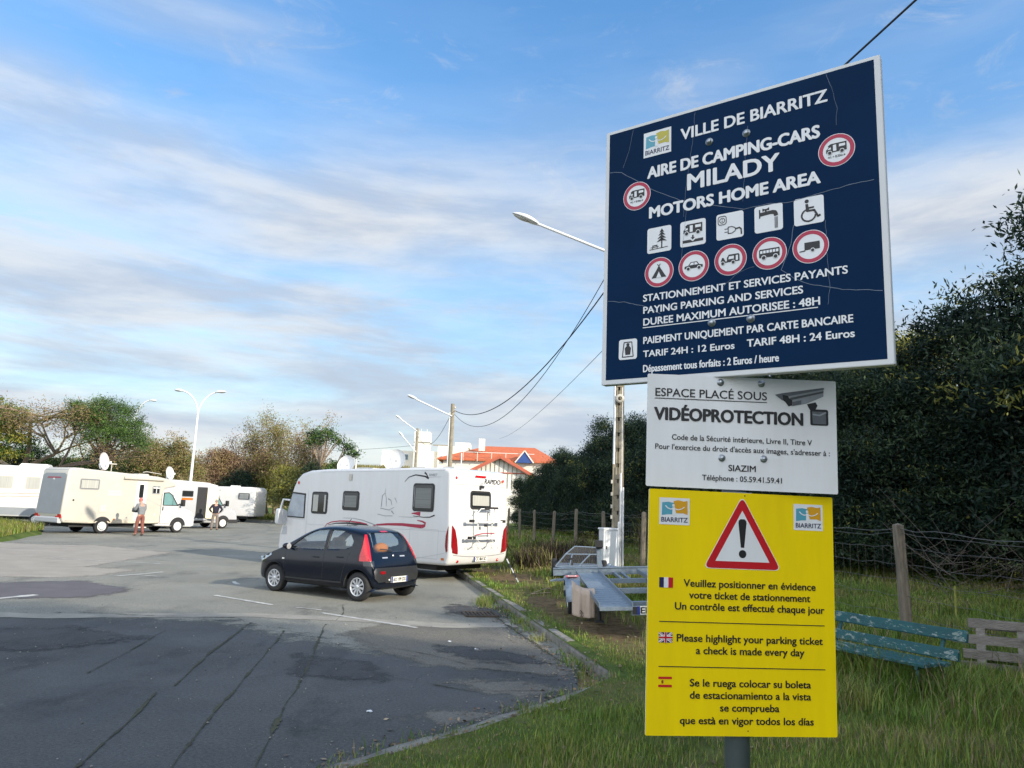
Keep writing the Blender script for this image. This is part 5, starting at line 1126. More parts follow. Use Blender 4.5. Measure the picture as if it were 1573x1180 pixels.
    mud = MB(); side_shape(mud, b, 'R', [(S(.2), .50), (S(4.85), .50), (S(4.85), .60), (S(3.5), .58), (S(2.5), .64), (S(1.2), .60), (S(.2), .62)], .004, 0, .4); mud.build('dirt_film', mat('road_dirt', (.50, .42, .31), .9, col2=(.62, .56, .46), scale=3, detail=8), body)
    # rear face: grey panel, lights, letters
    g = MB(); side_shape(g, b, 'B', [(-1.03, .88), (1.03, .88), (1.03, 2.90), (-1.03, 2.90)], .010, 0, .3); gp = g.build('rear_panel', 'grey_panel', t)
    g = MB(); side_shape(g, b, 'B', [(-.62, 2.58), (.62, 2.58), (.62, 2.70), (-.62, 2.70)], .014, 0, .4); side_shape(g, b, 'B', [(-.62, 2.50), (.62, 2.50), (.55, 2.56), (-.55, 2.56)], .015, 1, .4); side_shape(g, b, 'B', [(-.10, 2.42), (.12, 2.44), (.06, 2.50), (-.05, 2.50)], .016, 2, .4); g.build('decal', ['dark_asphalt', 'red_ink', 'white_plate'], gp)
    for sd in (1, -1):
        l = MB(); l.box((xr + .10, sd * .98, .80), (.16, .26, .16)); l.box((xr + .06, sd * .80, .74), (.12, .14, .10)); l.build('tail_light', 'red_lens', t)
    bm_ = MB(); bm_.prism(rounded(0, 0, .20, .26, .06, 4), (xr - .03, 1.0, .48), (1, 0, 0), (0, 0, 1), 2.0); bm_.build('rear_bumper', 'silver_grey', t)
    tb = MB(); tb.tube([(xr + .1, 0, .40), (xr - .12, 0, .42)], .03, 8); tb.sphere((xr - .12, 0, .46), .04, 0, 10, 6); tb.build('tow_bar', 'black_plastic', t)
    dish(t, (S(2.35), .2, 3.42), .44, (.52, -.84, .16)); 
    an = MB(); an.tube([(S(2.9), .3, 2.85), (S(2.9), .3, 3.32)], .022, 6); an.bar((S(2.78), .3, 3.33), (S(3.12), .3, 3.33), .16, .05); an.build('aerial', 'cream_paint', t)
    for u in (1.0, 4.3):
        k = MB(); k.box((S(u), 0, 3.0 - .03 * u), (.6, .55, .10), 0, None, .85); k.build('roof_hatch', 'cream_paint', t)
    rk = MB(); rk.tube([(S(3.9), -.8, 2.98), (S(4.1), -.8, 3.02), (S(4.9), -.8, 2.94)], .02, 6); rk.build('roof_rail', 'cream_paint', t)
    d = Vector((math.cos(R(58)), math.sin(R(58)), 0)); left = Vector((-d.y, d.x, 0))
    set_heading(t, Vector((-20.1, 33.9, 0)) + d * (L_ / 2) + left * (W / 2), d)
beige_motorhome()
def grey_motorhome():
    t, b, bc, body, cab, xr, xf = low_profile('silver grey motorhome with its side door open beside the man in a dark jacket', 'silver_grey', 'silver_grey', 6.4, 2.22, 2.85, .12)
    W = 2.22; S = lambda u: xr + u
    pane(t, b, 'R', S(2.55), 1.85, S(3.25), 2.20, .05)
    k = MB(); side_shape(k, b, 'R', [(S(2.55), 1.66), (S(3.25), 1.66), (S(3.25), 1.78), (S(2.55), 1.78)], .012); k.build('decal', 'orange_lens', body)
    dr = MB(); side_shape(dr, b, 'R', [(S(3.5), .60), (S(4.12), .60), (S(4.12), 2.44), (S(3.5), 2.44)], .010); dr.build('doorway', 'dark_inside', t)
    dl = MB(); dl.prism(rounded(0, .60, .64, 2.46, .06, 4), (S(4.14), -W / 2 - .03, 0), Vector((.93, -.36, 0)), (0, 0, 1), .04); dlo = dl.build('entrance_door', mat('door_lining', (.74, .68, .48), .6, var=.1, scale=3), t)
    rf = MB(); rf.prism([(S(.4), 2.83), (xf - 2.3, 2.72), (xf - 1.6, 2.58), (xf - 1.6, 2.52), (xf - 2.4, 2.62), (S(.4), 2.72)], (0, W / 2 + .006, 0), (1, 0, 0), (0, 0, 1), W + .012); rf.build('roof_edge', 'white_paint', t)
    dish(t, (S(2.2), 0, 3.18), .40, (.45, -.86, .2))
    bp = MB(); bp.box((xf - .28, 0, .44), (.62, W * .91, .22)); bp.build('front_bumper', 'black_plastic', t)
    fw = Vector((-17.43, 46.25, 0)); d = Vector((.60, .80, 0)).normalized(); left = Vector((-d.y, d.x, 0))
    set_heading(t, fw - d * (xf - .98) + left * (W * .45), d)
grey_motorhome()
def box_motorhome(label, L, W, H, place, head, extras):
    t = thing('motorhome', label, 'motorhome'); xr, xf = -L / 2, L / 2
    prof = [(xr + .12, .48), (xr + .02, .70), (xr + .05, H - .22), (xr + .14, H - .08), (xr + .32, H), (xf - .9, H - .04), (xf - .45, H - .14), (xf - .28, H - .40), (xf - .10, 1.3), (xf, .9), (xf, .46), (xr + 1.3, .46)]
    body = hull(prof, W, .09, ['white_paint'], 'body', 3, None, t); smooth_angle(body, 40); b = bvh_of(body.data)
    for x in (xr + 1.85, xf - 1.0):
        for sd, S_ in ((1, 'L'), (-1, 'R')):
            w = MB(); side_shape(w, b, S_, [(x + .43 * math.cos(R(a)), max(.47, .36 + .42 * math.sin(R(a)))) for a in range(0, 181, 12)], .005); w.build('wheel_arch', 'dark_inside', body)
            wheel(t, x, sd * (W / 2 - .07), .335, .21, sd, 'cap', rim_mat='steel_trim')
    ch = MB(); ch.box((0, 0, .38), (L - 1.2, 1.6, .16)); ch.build('chassis', 'dark_inside', t)
    extras(t, b, body, xr, xf, W, H)
    set_heading(t, place, head)
    return t
def far_white(t, b, body, xr, xf, W, H):
    pane(t, b, 'L', xr + .45, 1.75, xr + 1.4, 2.28, .08, frame='grey_ink', inner=lambda fo, a, c, z0, z1, O, U, V: [g.build('curtain', 'light_blind', fo) for g in [drape(MB(), b, rounded(a + .1, z0 + .08, c - .1, z1 - .08, .03, 3), O, U, V, .02, .5)]])
    d = MB(); side_shape(d, b, 'L', stroke([(xr + 4.2, 1.42), (xr + 3.6, 1.50), (xr + 2.7, 1.52)], .03, .07), .006, 0, .3); side_shape(d, b, 'L', stroke([(xr + 3.5, 1.62), (xr + 3.2, 1.70), (xr + 2.8, 1.68)], .02, .04), .006, 0, .3); d.build('swoosh', 'grey_ink', body)
    k = MB(); k.box((xr + 2.2, 0, H + .03), (.7, .6, .14), 0, None, .8); k.build('roof_hatch', 'white_paint', t)
    sk = MB(); side_shape(sk, b, 'L', [(xr + .2, .48), (xr + 1.3, .48), (xr + 1.3, .58), (xr + .2, .62)], .006); sk.build('skirt', 'cream_paint', t)
box_motorhome('small white motorhome farthest away, its plain back end near the kerb', 6.0, 2.2, 2.75, (-22.6, 60.0, 0), (-1.0, .10), far_white)
def left_white(t, b, body, xr, xf, W, H):
    for x0, x1 in ((xf - 3.4, xf - 2.3), (xf - 1.7, xf - 1.0)):
        pane(t, b, 'R', x0, 1.95, x1, 2.62, .08, frame='cream_paint', glass='light_blind')
    ow = MB()
    for k in range(4): side_shape(ow, b, 'R', [(xf - 4.0 + .14 * k, 1.75), (xf - 3.94 + .14 * k, 1.75), (xf - 3.90 + .14 * k, 2.62), (xf - 3.96 + .14 * k, 2.62)], .012)
    ow.build('striped_window', 'dark_window', t)
    d = MB()
    for z in (1.58, 1.42): side_shape(d, b, 'R', stroke([(xf - 6, z - .15), (xf - 4.6, z), (xf - 2.4, z + .12), (xf - .6, z + .14)], .03, .02), .006, 0, .4)
    side_shape(d, b, 'R', [(xf - 5.2, 1.70), (xf - 3.9, 1.80), (xf - 3.6, 1.86), (xf - 5.2, 1.86)], .007, 1, .4); d.build('stripe', ['orange_lens', 'cream_paint'], body)
    sk = MB(); side_shape(sk, b, 'R', [(xf - 3.7, .55), (xf - .5, .55), (xf - .5, .95), (xf - 3.5, .95)], .008); sk.build('service_hatch', 'grey_panel', t)
    k = MB(); k.box((xf - 1.6, 0, H + .05), (1.5, .9, .16), 0, None, .85); k.build('roof_hatch', 'white_paint', t)
    l = MB(); l.box((xf - .1, -W / 2 + .1, .80), (.12, .16, .3)); l.build('tail_light', 'red_lens', t)
box_motorhome('large white motorhome at the frame edge, mostly behind the beige motorhome', 7.6, 2.35, 3.22, (-28.6, 41.2, 0), (.95, .31), left_white)

def leaning_stick():
    mb = MB(); a = Vector((.33, 17.75, gz(.33, 17.75))); b = Vector((.03, 19.05, .62))
    for k in range(5): mb.tube([a.lerp(b, k / 5), a.lerp(b, (k + 1) / 5)], .016, 8, k % 2)
    tag(mb.build('striped_stick', ['white_paint', 'black_plastic']), 'thin black and white striped stick leaning on the rear corner of a motorhome', 'stick')
leaning_stick()
# ------------------------------------------------------------------ far buildings
M['render_white'] = mat('render_white', (0.72, 0.70, 0.64), 0.85, col2=(0.64, 0.61, 0.54), scale=.6)
M['roof_tile'] = mat('roof_tile', (0.52, 0.135, 0.055), 0.85, col2=(0.38, 0.10, 0.045), scale=3.0, detail=8, bump=.4, bscale=12)
M['far_glass'] = mat('far_glass', (0.10, 0.17, 0.20), 0.1, var=.3, scale=1)
M['board_red'] = mat('board_red', (0.42, 0.10, 0.06), 0.7, var=.2, scale=2)
M['blue_cloth'] = mat('blue_cloth', (0.02, 0.07, 0.26), 0.7, var=.25, scale=2)
def apartment():
    t = thing('apartment_block', 'white flat roofed apartment block with a tall stair tower on the dune', 'building', (-17, 140, 6.4))
    W = MB()
    W.box((-1.0, 4, 2.6), (12, 8, 5.6)); W.box((6.3, 4, 3.2), (5.6, 9, 6.6)); W.box((8.0, 4, 6.9), (2.8, 6, 1.0)); W.build('wall', 'render_white', t)
    T = MB(); T.box((.6, -.6, 4.4), (2.9, 3.0, 9.0)); to = T.build('stair_tower', 'render_white', t)
    T = MB(); T.box((.6, -.6, 6.9), (3.0, 3.1, .22)); T.build('tower_band', 'concrete', to)
    T = MB(); T.tube([(.2, -.6, 8.9), (.2, -.6, 9.6)], .04, 5); T.build('aerial', 'lamp_grey', to)
    T = MB(); T.tube([(1.3, -.6, 8.9), (1.3, -.6, 9.5)], .05, 5); T.build('vent_pipe', 'lamp_grey', to)
    for x, z, w, h in ((-3.9, 4.2, 3.6, 1.0), (5.2, 3.9, 2.2, 1.3), (5.1, 1.2, 2.0, 1.0), (-5.5, 1.0, 1.6, 1.6), (7.9, 3.0, .6, 2.4)):
        f = MB(); f.box((x, -.62 if x > 3 else -.03, z), (w + .2, .06, h + .2)); fo = f.build('window', 'lamp_grey', t)
        f = MB(); f.box((x, -.67 if x > 3 else -.08, z), (w, .06, h)); f.build('pane', 'far_glass', fo)
        f = MB()
        for k in range(1, 4): f.box((x - w / 2 + w * k / 4, -.71 if x > 3 else -.12, z), (.08, .05, h))
        f.build('frame', 'lamp_grey', fo)
    b = MB()
    for x in (-7.6, -6.9): b.bar((x + .6, -1.2, -.6), (x + .9, -1.2, 5.0), .14, .14)
    b.bar((-6.9, -1.2, 5.0), (-5.6, -1.2, 5.0), .14, .14); b.bar((-7.4, -1.2, 2.3), (-5.0, -1.2, 2.3), .5, .10); b.build('balcony_frame', 'lamp_grey', t)
    r = MB(); r.box((4.3, -.2, 6.62), (3.6, .08, .25)); r.build('parapet', 'concrete', t)
apartment()
def gable_house(label, loc, rz, w, d, eave, ridge, deco):
    t = thing('house', label, 'house', loc, R(rz))
    W = MB(); W.prism([(-w / 2, 0), (w / 2, 0), (w / 2, eave), (0, ridge), (-w / 2, eave)], (0, 0, 0), (1, 0, 0), (0, 0, 1), -d); W.build('wall', 'render_white', t)
    ov = .5; s = (ridge - eave) / (w / 2); Rf = MB()
    for sg in (-1, 1):
        Rf.prism([(0, ridge + .02), (sg * (w / 2 + ov), eave - s * ov + .02), (sg * (w / 2 + ov), eave - s * ov + .20), (0, ridge + .22)], (0, -.5, 0), (1, 0, 0), (0, 0, 1), -(d + 1.0))
    Rf.build('roof', 'roof_tile', t)
    f = MB()
    for sg in (-1, 1): f.bar((0, -.56, ridge - .02), (sg * (w / 2 + ov), -.56, eave - s * ov), .07, .20)
    f.build('bargeboard', 'board_red', t)
    deco(t, w, eave, ridge)
def front_deco(t, w, eave, ridge):
    f = MB()
    n = 18
    for k in range(n + 1):
        x = -w / 2 + .1 + (w - .2) * k / n; top = eave + (ridge - eave) * (1 - abs(x) / (w / 2)) - .15
        f.box((x, -.03, (eave - .9 + top) / 2), (.05, .05, top - eave + .9))
    f.build('cladding_batten', 'concrete', t)
    f = MB(); f.box((.0, -.05, ridge - 1.45), (w * .62, .07, .09)); f.build('gable_beam', 'board_red', t)
    f = MB(); f.box((w / 2 - .1, -.06, eave - 1.4), (.35, .10, 2.8)); f.build('corner_board', 'board_red', t)
    for x, y in ((-2.6, 3.0), (-1.2, 2.6)):
        s = (ridge - eave) / (w / 2); z = ridge - abs(x) * s + .25; k = MB(); k.bar((x - .3, y, z - .3 * s), (x + .3, y, z + .3 * s), .6, .06, up=(0, 0, 1)); k.build('roof_window', 'render_white', t)
    k = MB(); k.tube([(-3.6, 2, eave + .6), (-3.6, 2, eave + 2.4)], .06, 6); k.build('vent_pipe', 'lamp_grey', t)
gable_house('white boarded gable house with an orange tiled roof, in front of the other roofs', (-.9, 70, 0), 4, 7.6, 9.5, 4.55, 6.55, front_deco)
def back_deco(t, w, eave, ridge):
    k = MB(); k.box((-2.0, 1.2, ridge - .1), (.7, .6, 1.4)); k.build('chimney', 'render_white', t)
    k = MB(); k.prism([(-.9, 0), (.9, 0), (0, 1.25)], (2.9, -1.0, eave - .3), (1, 0, 0), (0, 0, 1), -1.2); k.build('dormer', 'blue_cloth', t)
    k = MB(); k.bar((1.85, -1.05, eave - .3), (2.9, -1.05, eave + 1.05), .10, .12); k.bar((3.95, -1.05, eave - .3), (2.9, -1.05, eave + 1.05), .10, .12); k.build('dormer_board', 'render_white', t)
    k = MB(); k.tube([(-4, -.6, eave + .7), (4, -.6, eave + .7)], .04, 6); [k.tube([(x, -.6, eave - .3), (x, -.6, eave + .7)], .035, 6) for x in (-4, -2.4, -.8, .8, 2.4)]; k.build('railing', 'render_white', t)
def long_roof():
    t = thing('house', 'long house under an orange hipped roof with a blue gable, behind the gable house', 'house', (-1.2, 84, 0), 0)
    W = MB(); W.box((0, 4, 3.6), (12.5, 8, 7.2)); W.build('wall', 'render_white', t)
    Rf = MB(); e = 7.15; r_ = 9.0; V = [(-6.9, -.5, e), (6.9, -.5, e), (6.9, 8.5, e), (-6.9, 8.5, e), (-1.6, 4, r_), (4.2, 4, r_)]
    Rf.add(V, [(0, 1, 5, 4), (1, 2, 5), (2, 3, 4, 5), (3, 0, 4)]); Rf.add([(x, y, z - .18) for x, y, z in V[:4]] + V[:4], [(0, 1, 5, 4), (1, 2, 6, 5), (2, 3, 7, 6), (3, 0, 4, 7), (0, 1, 2, 3)]); Rf.build('roof', 'roof_tile', t)
    back_deco(t, 12, 7.2, 9.0)
long_roof()

# ------------------------------------------------------------------ lamps, poles, cables
def lamp_head(parent, p, d, ln=.75, m='lamp_grey'):
    """cobra lamp head: p is the arm's end, d the way it points"""
    d = Vector(d).normalized(); s = d.cross(Vector((0, 0, 1))).normalized(); u = s.cross(d); rows = []
    for k in range(9):
        t_ = k / 8; w = .17 * math.sin(PI * min(1, (t_ * .86 + .12))) ** .7 + .02; h = .12 * math.sin(PI * min(1, t_ * .9 + .1)) ** .8 + .015
        c = Vector(p) + d * (ln * t_)
        rows.append([c + s * (w * math.cos(a)) + u * (h * (math.sin(a) if math.sin(a) > 0 else .30 * math.sin(a))) for a in [2 * PI * j / 14 for j in range(14)]])
    mb = MB(); mb.grid(rows, 0, True, True); mb.add(rows[0], [tuple(range(14))]); mb.add(rows[-1], [tuple(range(14))]); o = mb.build('lamp_head', m, parent)
    g = MB(); g.grid([[Vector(p) + d * (ln * (.30 + .62 * k / 6)) + s * (.125 * math.cos(a) * math.sin(PI * (k + .7) / 7.4)) - u * (.035 + .05 * math.sin(a) * math.sin(PI * (k + .7) / 7.4)) for a in [PI * j / 6 for j in range(7)]] for k in range(7)], 0, True); g.build('diffuser', 'diffuser', o)
    return o
def double_lamp():
    t = thing('street_lamp', 'tall white street lamp with two curved arms and twin heads', 'street lamp', (-22.1, 52, 0))
    p = MB(); p.tube([(0, 0, 0), (0, 0, 3), (0, 0, 7.6)], [.12, .10, .065], 12); p.build('pole', 'lamp_grey', t)
    for sg in (-1, 1):
        a = MB(); pts = [(sg * 1.45 * (1 - math.cos(k * 1.35 / 8)), 0, 7.5 + 1.75 * math.sin(k * 1.35 / 8)) for k in range(9)]; a.tube(pts, .05, 8); ao = a.build('arm', 'lamp_grey', t)
        lamp_head(ao, pts[-1], (sg, 0, .10), .72)
double_lamp()
def single_lamp():
    t = thing('street_lamp', 'distant white street lamp with one curved arm rising behind the green pine', 'street lamp', (-35.7, 70, 0))
    p = MB(); p.tube([(0, 0, 0), (0, 0, 9.0)], [.11, .06], 10); p.build('pole', 'lamp_grey', t)
    a = MB(); pts = [(1.25 * (k / 8) ** 1.3, 0, 9.0 + 1.7 * math.sin(k / 8 * PI / 2) ** .9) for k in range(9)]; a.tube(pts, .05, 8); ao = a.build('arm', 'lamp_grey', t); lamp_head(ao, pts[-1], (1, 0, .05), .7)
single_lamp()
def near_pole():
    x, y = 3.16, 21.5; z0 = gz(x, y)
    t = thing('utility_pole', 'concrete utility pole with white conduits, partly hidden by the blue sign', 'utility pole', (x, y, z0))
    H = 10.06 - z0; p = MB()      # a pole of two flanges joined by rungs
    for k in range(2): p.bar((-.075 + .15 * k, 0, 0), (-.05 + .10 * k, 0, H), .045, .18)
    for k in range(24): z = .45 + k * .45; p.box((0, 0, z), (.175 - .05 * z / H, .10, .34))
    p.build('pole', 'pole_concrete', t)
    for dx, za, zb, r in ((-.14, 4.6, H - 1, .026), (-.145, 2.95, 4.6, .033), (.07, .0, 2.7, .033), (.145, .0, 2.3, .026), (.09, 2.7, 5.2, .014)):
        c = MB(); c.tube([(dx, -.12, za), (dx * .92, -.12, zb)], r, 8); c.build('conduit', 'pvc', t)
    for z in (1.05, 1.9, 3.1, 4.1, 5.75, 5.4):
        c = MB(); c.bar((-.17, -.11, z), (.17, -.11, z), .02, .03); c.build('strap', 'cream_paint' if z > 5 else 'dark_asphalt', t)
    for z in (1.45, 1.75, 2.10, 2.45):
        c = MB(); c.box((-.19, -.10, z), (.05, .06, .10)); c.build('insulator', 'cream_paint', t)
    c = MB(); c.lathe([(.06, -.05), (.13, -.05), (.13, .05), (.06, .05), (.06, -.05)], (0, -.16, 5.0 - z0 + .15), (0, 1, 0), 18); c.build('cable_ring', 'cream_paint', t)
    a = MB(); a.tube([(.0, -.1, H - .65), (-.35, -.1, H - .45), (-2.86, -.1, H + .50)], .045, 8); ao = a.build('arm', 'lamp_grey', t); lamp_head(ao, (-2.55, -.1, H + .37), (-1, 0, .42), .85)
near_pole()
def wood_pole(label, x, y, H, heads, lean=0.0):
    t = thing('utility_pole', label, 'utility pole', (x, y, 0))
    p = MB(); p.tube([(0, 0, 0), (lean, 0, H)], [.17, .13], 10); p.build('pole', 'pole_concrete', t)
    c = MB(); c.tube([(-.17, -.05, 4), (-.16, -.05, H - .6)], .05, 6); c.build('conduit', 'lamp_grey', t)
    for z, dx, dz in heads:
        a = MB(); a.tube([(0, -.1, z), (dx, -.1, z + dz)], .05, 8); ao = a.build('arm', 'lamp_grey', t); lamp_head(ao, (dx * .98, -.1, z + dz * .98), (dx, 0, dz), .75)
    for k in range(2):
        c = MB(); c.lathe([(.0, -.06), (.05, -.06), (.06, 0), (.04, .08), (0, .09)], (.15, 0, H - .25 - .25 * k), (0, 0, 1), 8); c.build('insulator', 'cream_paint', t)
wood_pole('brown utility pole with one slanting lamp arm, rising behind the white motorhome roof', -3.90, 49, 8.6, [(7.75, -2.45, 1.05)])
wood_pole('far utility pole with two lamp arms in front of the white stair tower', -9.3, 74, 9.4, [(9.1, -1.7, 1.15), (7.0, -1.4, 1.5)])
def cable(label, pts, r, sag, n=28):
    P = []
    for (a, b), s in zip(zip(pts, pts[1:]), sag):
        a = Vector(a); b = Vector(b)
        for k in range(n): u = k / n; P.append(a.lerp(b, u) - Vector((0, 0, 4 * s * u * (1 - u))))
    P.append(Vector(pts[-1])); mb = MB(); mb.tube(P, r, 6); tag(mb.build('overhead_cable', 'cable_black'), label, 'cable', 'overhead cables')
cable('thick black overhead cable, straighter of two between poles, continuing above the blue sign', [(-3.75, 49, 8.15), (3.07, 21.4, 9.0), (14.6, -6.0, 15.4)], .022, [1.7, .0])
cable('thin overhead cable hanging slackest between the brown and the concrete utility pole', [(-3.75, 49, 7.9), (2.97, 21.4, 9.4)], .014, [2.5])
cable('overhead cable running from brown pole to far pole by stair tower', [(-4.0, 49, 7.9), (-9.2, 74, 8.6)], .016, [1.4])
cable('faint low overhead cable in front of the dune and the white tower', [(-9.4, 74, 7.7), (-30, 78, 7.2)], .016, [.5])
cable('faint thin overhead cable rising over the orange roofs towards the blue sign', [(-1.2, 84, 9.6), (3.16, 21.5, 7.17)], .010, [.6])
def far_flagpole():
    t = thing('flagpole', 'thin white bare pole standing behind the white motorhome roof dishes', 'flagpole', (-12.35, 60, 0))
    m = MB(); m.tube([(0, 0, 0), (0, 0, 6.2)], [.09, .06], 8); m.build('pole', 'lamp_grey', t)
    m = MB(); m.sphere((0, 0, 6.22), .09, 0, 8, 6); m.build('finial', 'lamp_grey', t)
far_flagpole()
def cabinet():
    x, y = 2.88, 21.3; z0 = gz(x, y); t = thing('power_cabinet', 'white electricity cabinet standing at the foot of the concrete utility pole', 'electricity cabinet', (x, y, z0 - .03), R(18)); t.scale = (.88, .88, .90)
    c = MB(); c.box((0, 0, .66), (.50, .36, 1.24)); c.build('housing', 'pvc', t)
    c = MB(); c.box((0, 0, 1.295), (.56, .42, .05), 0, None, .96); c.build('lid', 'pvc', t)
    c = MB(); c.box((.02, -.185, .68), (.42, .012, 1.10)); d = c.build('door', 'pvc', t)
    c = MB(); c.box((-.15, -.195, .72), (.03, .02, .10)); c.build('lock', 'black_plastic', d)
    c = MB(); c.box((0, 0, .03), (.46, .32, .06)); c.build('plinth', 'concrete', t)
    c = MB(); c.tube([(.26, -.2, 0), (.26, -.2, 1.52)], .035, 8); c.build('conduit', 'pvc', t)
cabinet()

# ------------------------------------------------------------------ fence, benches
FX0 = 7.41
def fence():
    ys = [6.6, 10.47] + [10.47 + 3.4 * k for k in range(1, 11)]
    ys = [6.7, 10.5, 13.9, 17.2, 20.6, 24.0, 27.4, 30.8, 34.3, 37.7, 41.1, 44.6]
    t = thing('fence', 'old wooden post fence strung with rusty wire mesh along the dark hedge', 'fence', (FX0 - .179 * 10.5, 10.5, gz(FX0 - .179 * 10.5, 10.5)))
    O = Vector(t.location); rnd = random.Random(8); tops = []
    for i, y in enumerate(ys):
        x = FX0 - .179 * y; z = gz(x, y); h = 1.54 + rnd.uniform(-.07, .06) if i != 1 else 1.55; lx, ly = (rnd.uniform(-.05, .05), rnd.uniform(-.05, .05)) if i != 1 else (-.06, .0)
        w = .062 if i != 1 else .064
        rows = []; base = Vector((x, y, z - .08)) - O
        for k in range(7):
            u = k / 6; ww = w * (1 - .08 * u); c = base + Vector((lx * u, ly * u, h * u + .08 * u)); j = lambda: rnd.uniform(-.004, .004)
            rows.append([c + Vector((ww * sx + j(), ww * sy + j(), 0)) for sx, sy in ((-1, -.72), (-.72, -1), (.72, -1), (1, -.72), (1, .72), (.72, 1), (-.72, 1), (-1, .72))])
        tip = [rows[-1][0].lerp(rows[-1][4], .5) + Vector((0, 0, .03))]
        mb = MB(); mb.grid(rows, 0, False, True); mb.add(rows[-1] + tip, [(k, (k + 1) % 8, 8) for k in range(8)]); mb.build('fence_post', 'old_wood', t)
        tops.append((base + Vector((0, 0, .08)), Vector((lx, ly, h))))
    for k, (f_, r) in enumerate(((.97, .0035), (.93, .0025), (.80, .002), (.66, .002), (.52, .002), (.38, .002), (.22, .002), (.10, .003))):
        P = []
        for (a, da), (b, db) in zip(tops, tops[1:]):
            for q in range(12):
                u = q / 12; P.append((a + da * f_).lerp(b + db * f_, u) + Vector((rnd.uniform(-.01, .01), rnd.uniform(-.01, .01), rnd.uniform(-.02, .02) - .05 * (1 if k < 2 else .4) * 4 * u * (1 - u))))
        mb = MB(); mb.tube(P, r * 1.3, 4, 0, True, False); mb.build('wire', 'wire', t)
    mb = MB()
    for (a, da), (b, db) in zip(tops[:5], tops[1:6]):
        for q in range(1, 18):
            u = q / 18; p0 = (a + da * .08).lerp(b + db * .08, u); p1 = (a + da * .80).lerp(b + db * .80, u); mb.tube([p0, (p0 + p1) / 2 + Vector((rnd.uniform(-.02, .02), 0, 0)), p1], .002, 3, 0, False, False)
    mo = mb.build('mesh_wire', 'wire', t); tag(mo, kind='stuff')
fence()
M['teal_wood'] = mat('teal_wood', (0.015, 0.092, 0.098), 0.7, col2=(0.010, 0.060, 0.068), scale=6, bump=.4, bscale=30)
def peeled():
    m = M['teal_wood']; N = m.node_tree.nodes; L = m.node_tree.links; b = N['Principled BSDF']; old = b.inputs['Base Color'].links[0].from_socket
    tc = N.new('ShaderNodeTexCoord'); mp = N.new('ShaderNodeMapping'); mp.inputs['Scale'].default_value = (1, 1, 1); L.new(tc.outputs['Generated'], mp.inputs[0]); mp.inputs['Scale'].default_value = (9, 5, 1.2)
    n = N.new('ShaderNodeTexNoise'); n.inputs['Scale'].default_value = 2.2; n.inputs['Detail'].default_value = 10; n.inputs['Roughness'].default_value = .72; L.new(mp.outputs[0], n.inputs['Vector'])
    r = N.new('ShaderNodeMapRange'); r.inputs[1].default_value = .56; r.inputs[2].default_value = .60; L.new(n.outputs[0], r.inputs[0])
    x = N.new('ShaderNodeMix'); x.data_type = 'RGBA'; L.new(r.outputs[0], x.inputs[0]); L.new(old, x.inputs[6]); x.inputs[7].default_value = (.20, .25, .235, 1); L.new(x.outputs[2], b.inputs['Base Color'])
peeled()
def bench():
    z0 = gz(4.3, 8.5); t = thing('park_bench', 'weathered teal wooden bench with peeling paint, half hidden by the yellow sign', 'bench', (4.3, 8.5, z0)); O = Vector(t.location)
    d = Vector((.505, -.863, 0)).normalized(); s = Vector((-d.y, d.x, 0)); s = -s if s.x > 0 else s          # s: towards the seat side (left, nearer)
    A = Vector((3.94, 9.1, 0)) - d * .62; B = Vector((4.71, 7.79, 0))
    def plank(name, a, b, zc, w, th, tilt, cut0=0, cut1=0):
        a = a + d * cut0 + Vector((0, 0, zc)) - O; b = b - d * cut1 + Vector((0, 0, zc)) - O
        up = Vector((0, 0, 1)) * math.cos(R(tilt)) + s * -math.sin(R(tilt)); mb = MB(); nb = 10; k = d.cross(up).normalized(); rows = []
        for i in range(nb + 1):
            c = a.lerp(b, i / nb) + up * (.004 * mnoise.noise((i * 1.3, zc * 9, 1)))
            rows.append([c + up * (w / 2 * uy) + k * (th / 2 * ux) for ux, uy in ((-1, -.86), (-.7, -1), (.7, -1), (1, -.86), (1, .86), (.7, 1), (-.7, 1), (-1, .86))])
        mb.grid(rows, 0, False, True); mb.add(rows[0], [tuple(range(8))]); mb.add(rows[-1], [tuple(range(8))]); return mb.build(name, 'teal_wood', t)
    plank('back_plank', A, B, .775, .118, .04, 12); plank('back_plank', A + s * .07, B + s * .07, .585, .115, .04, 12, 0, .06)
    plank('seat_plank', A + s * .20, B + s * .20, .502, .105, .035, 84, 0, .10); plank('seat_plank', A + s * .33, B + s * .33, .50, .105, .035, 86, 0, .14)
    plank('seat_plank', A + s * .46, B + s * .46, .495, .105, .035, 88, 0, .16)
    for q in (.32, .88):
        p = A.lerp(B, q) - O; mb = MB()
        mb.tube([p + s * -.06 + Vector((0, 0, .80)), p + s * .02 + Vector((0, 0, .62)), p + s * .10 + Vector((0, 0, .47)), p + s * .50 + Vector((0, 0, .465))], .022, 8); mb.build('bracket', 'teal_wood', t)
        for k, (o0, o1) in enumerate(((.05, -.02), (.45, .52))):
            m2 = MB(); zt = .47; m2.tube([p + s * o0 + Vector((0, 0, zt)), p + s * o1 + Vector((0, 0, z0 - .04))], .022, 8); m2.build('leg', 'teal_wood', t)
bench()
M['grey_board'] = mat('grey_board', (0.25, 0.23, 0.205), 0.95, col2=(0.14, 0.125, 0.11), scale=5, bump=.7, bscale=26, stretch=(1, 1, 3))
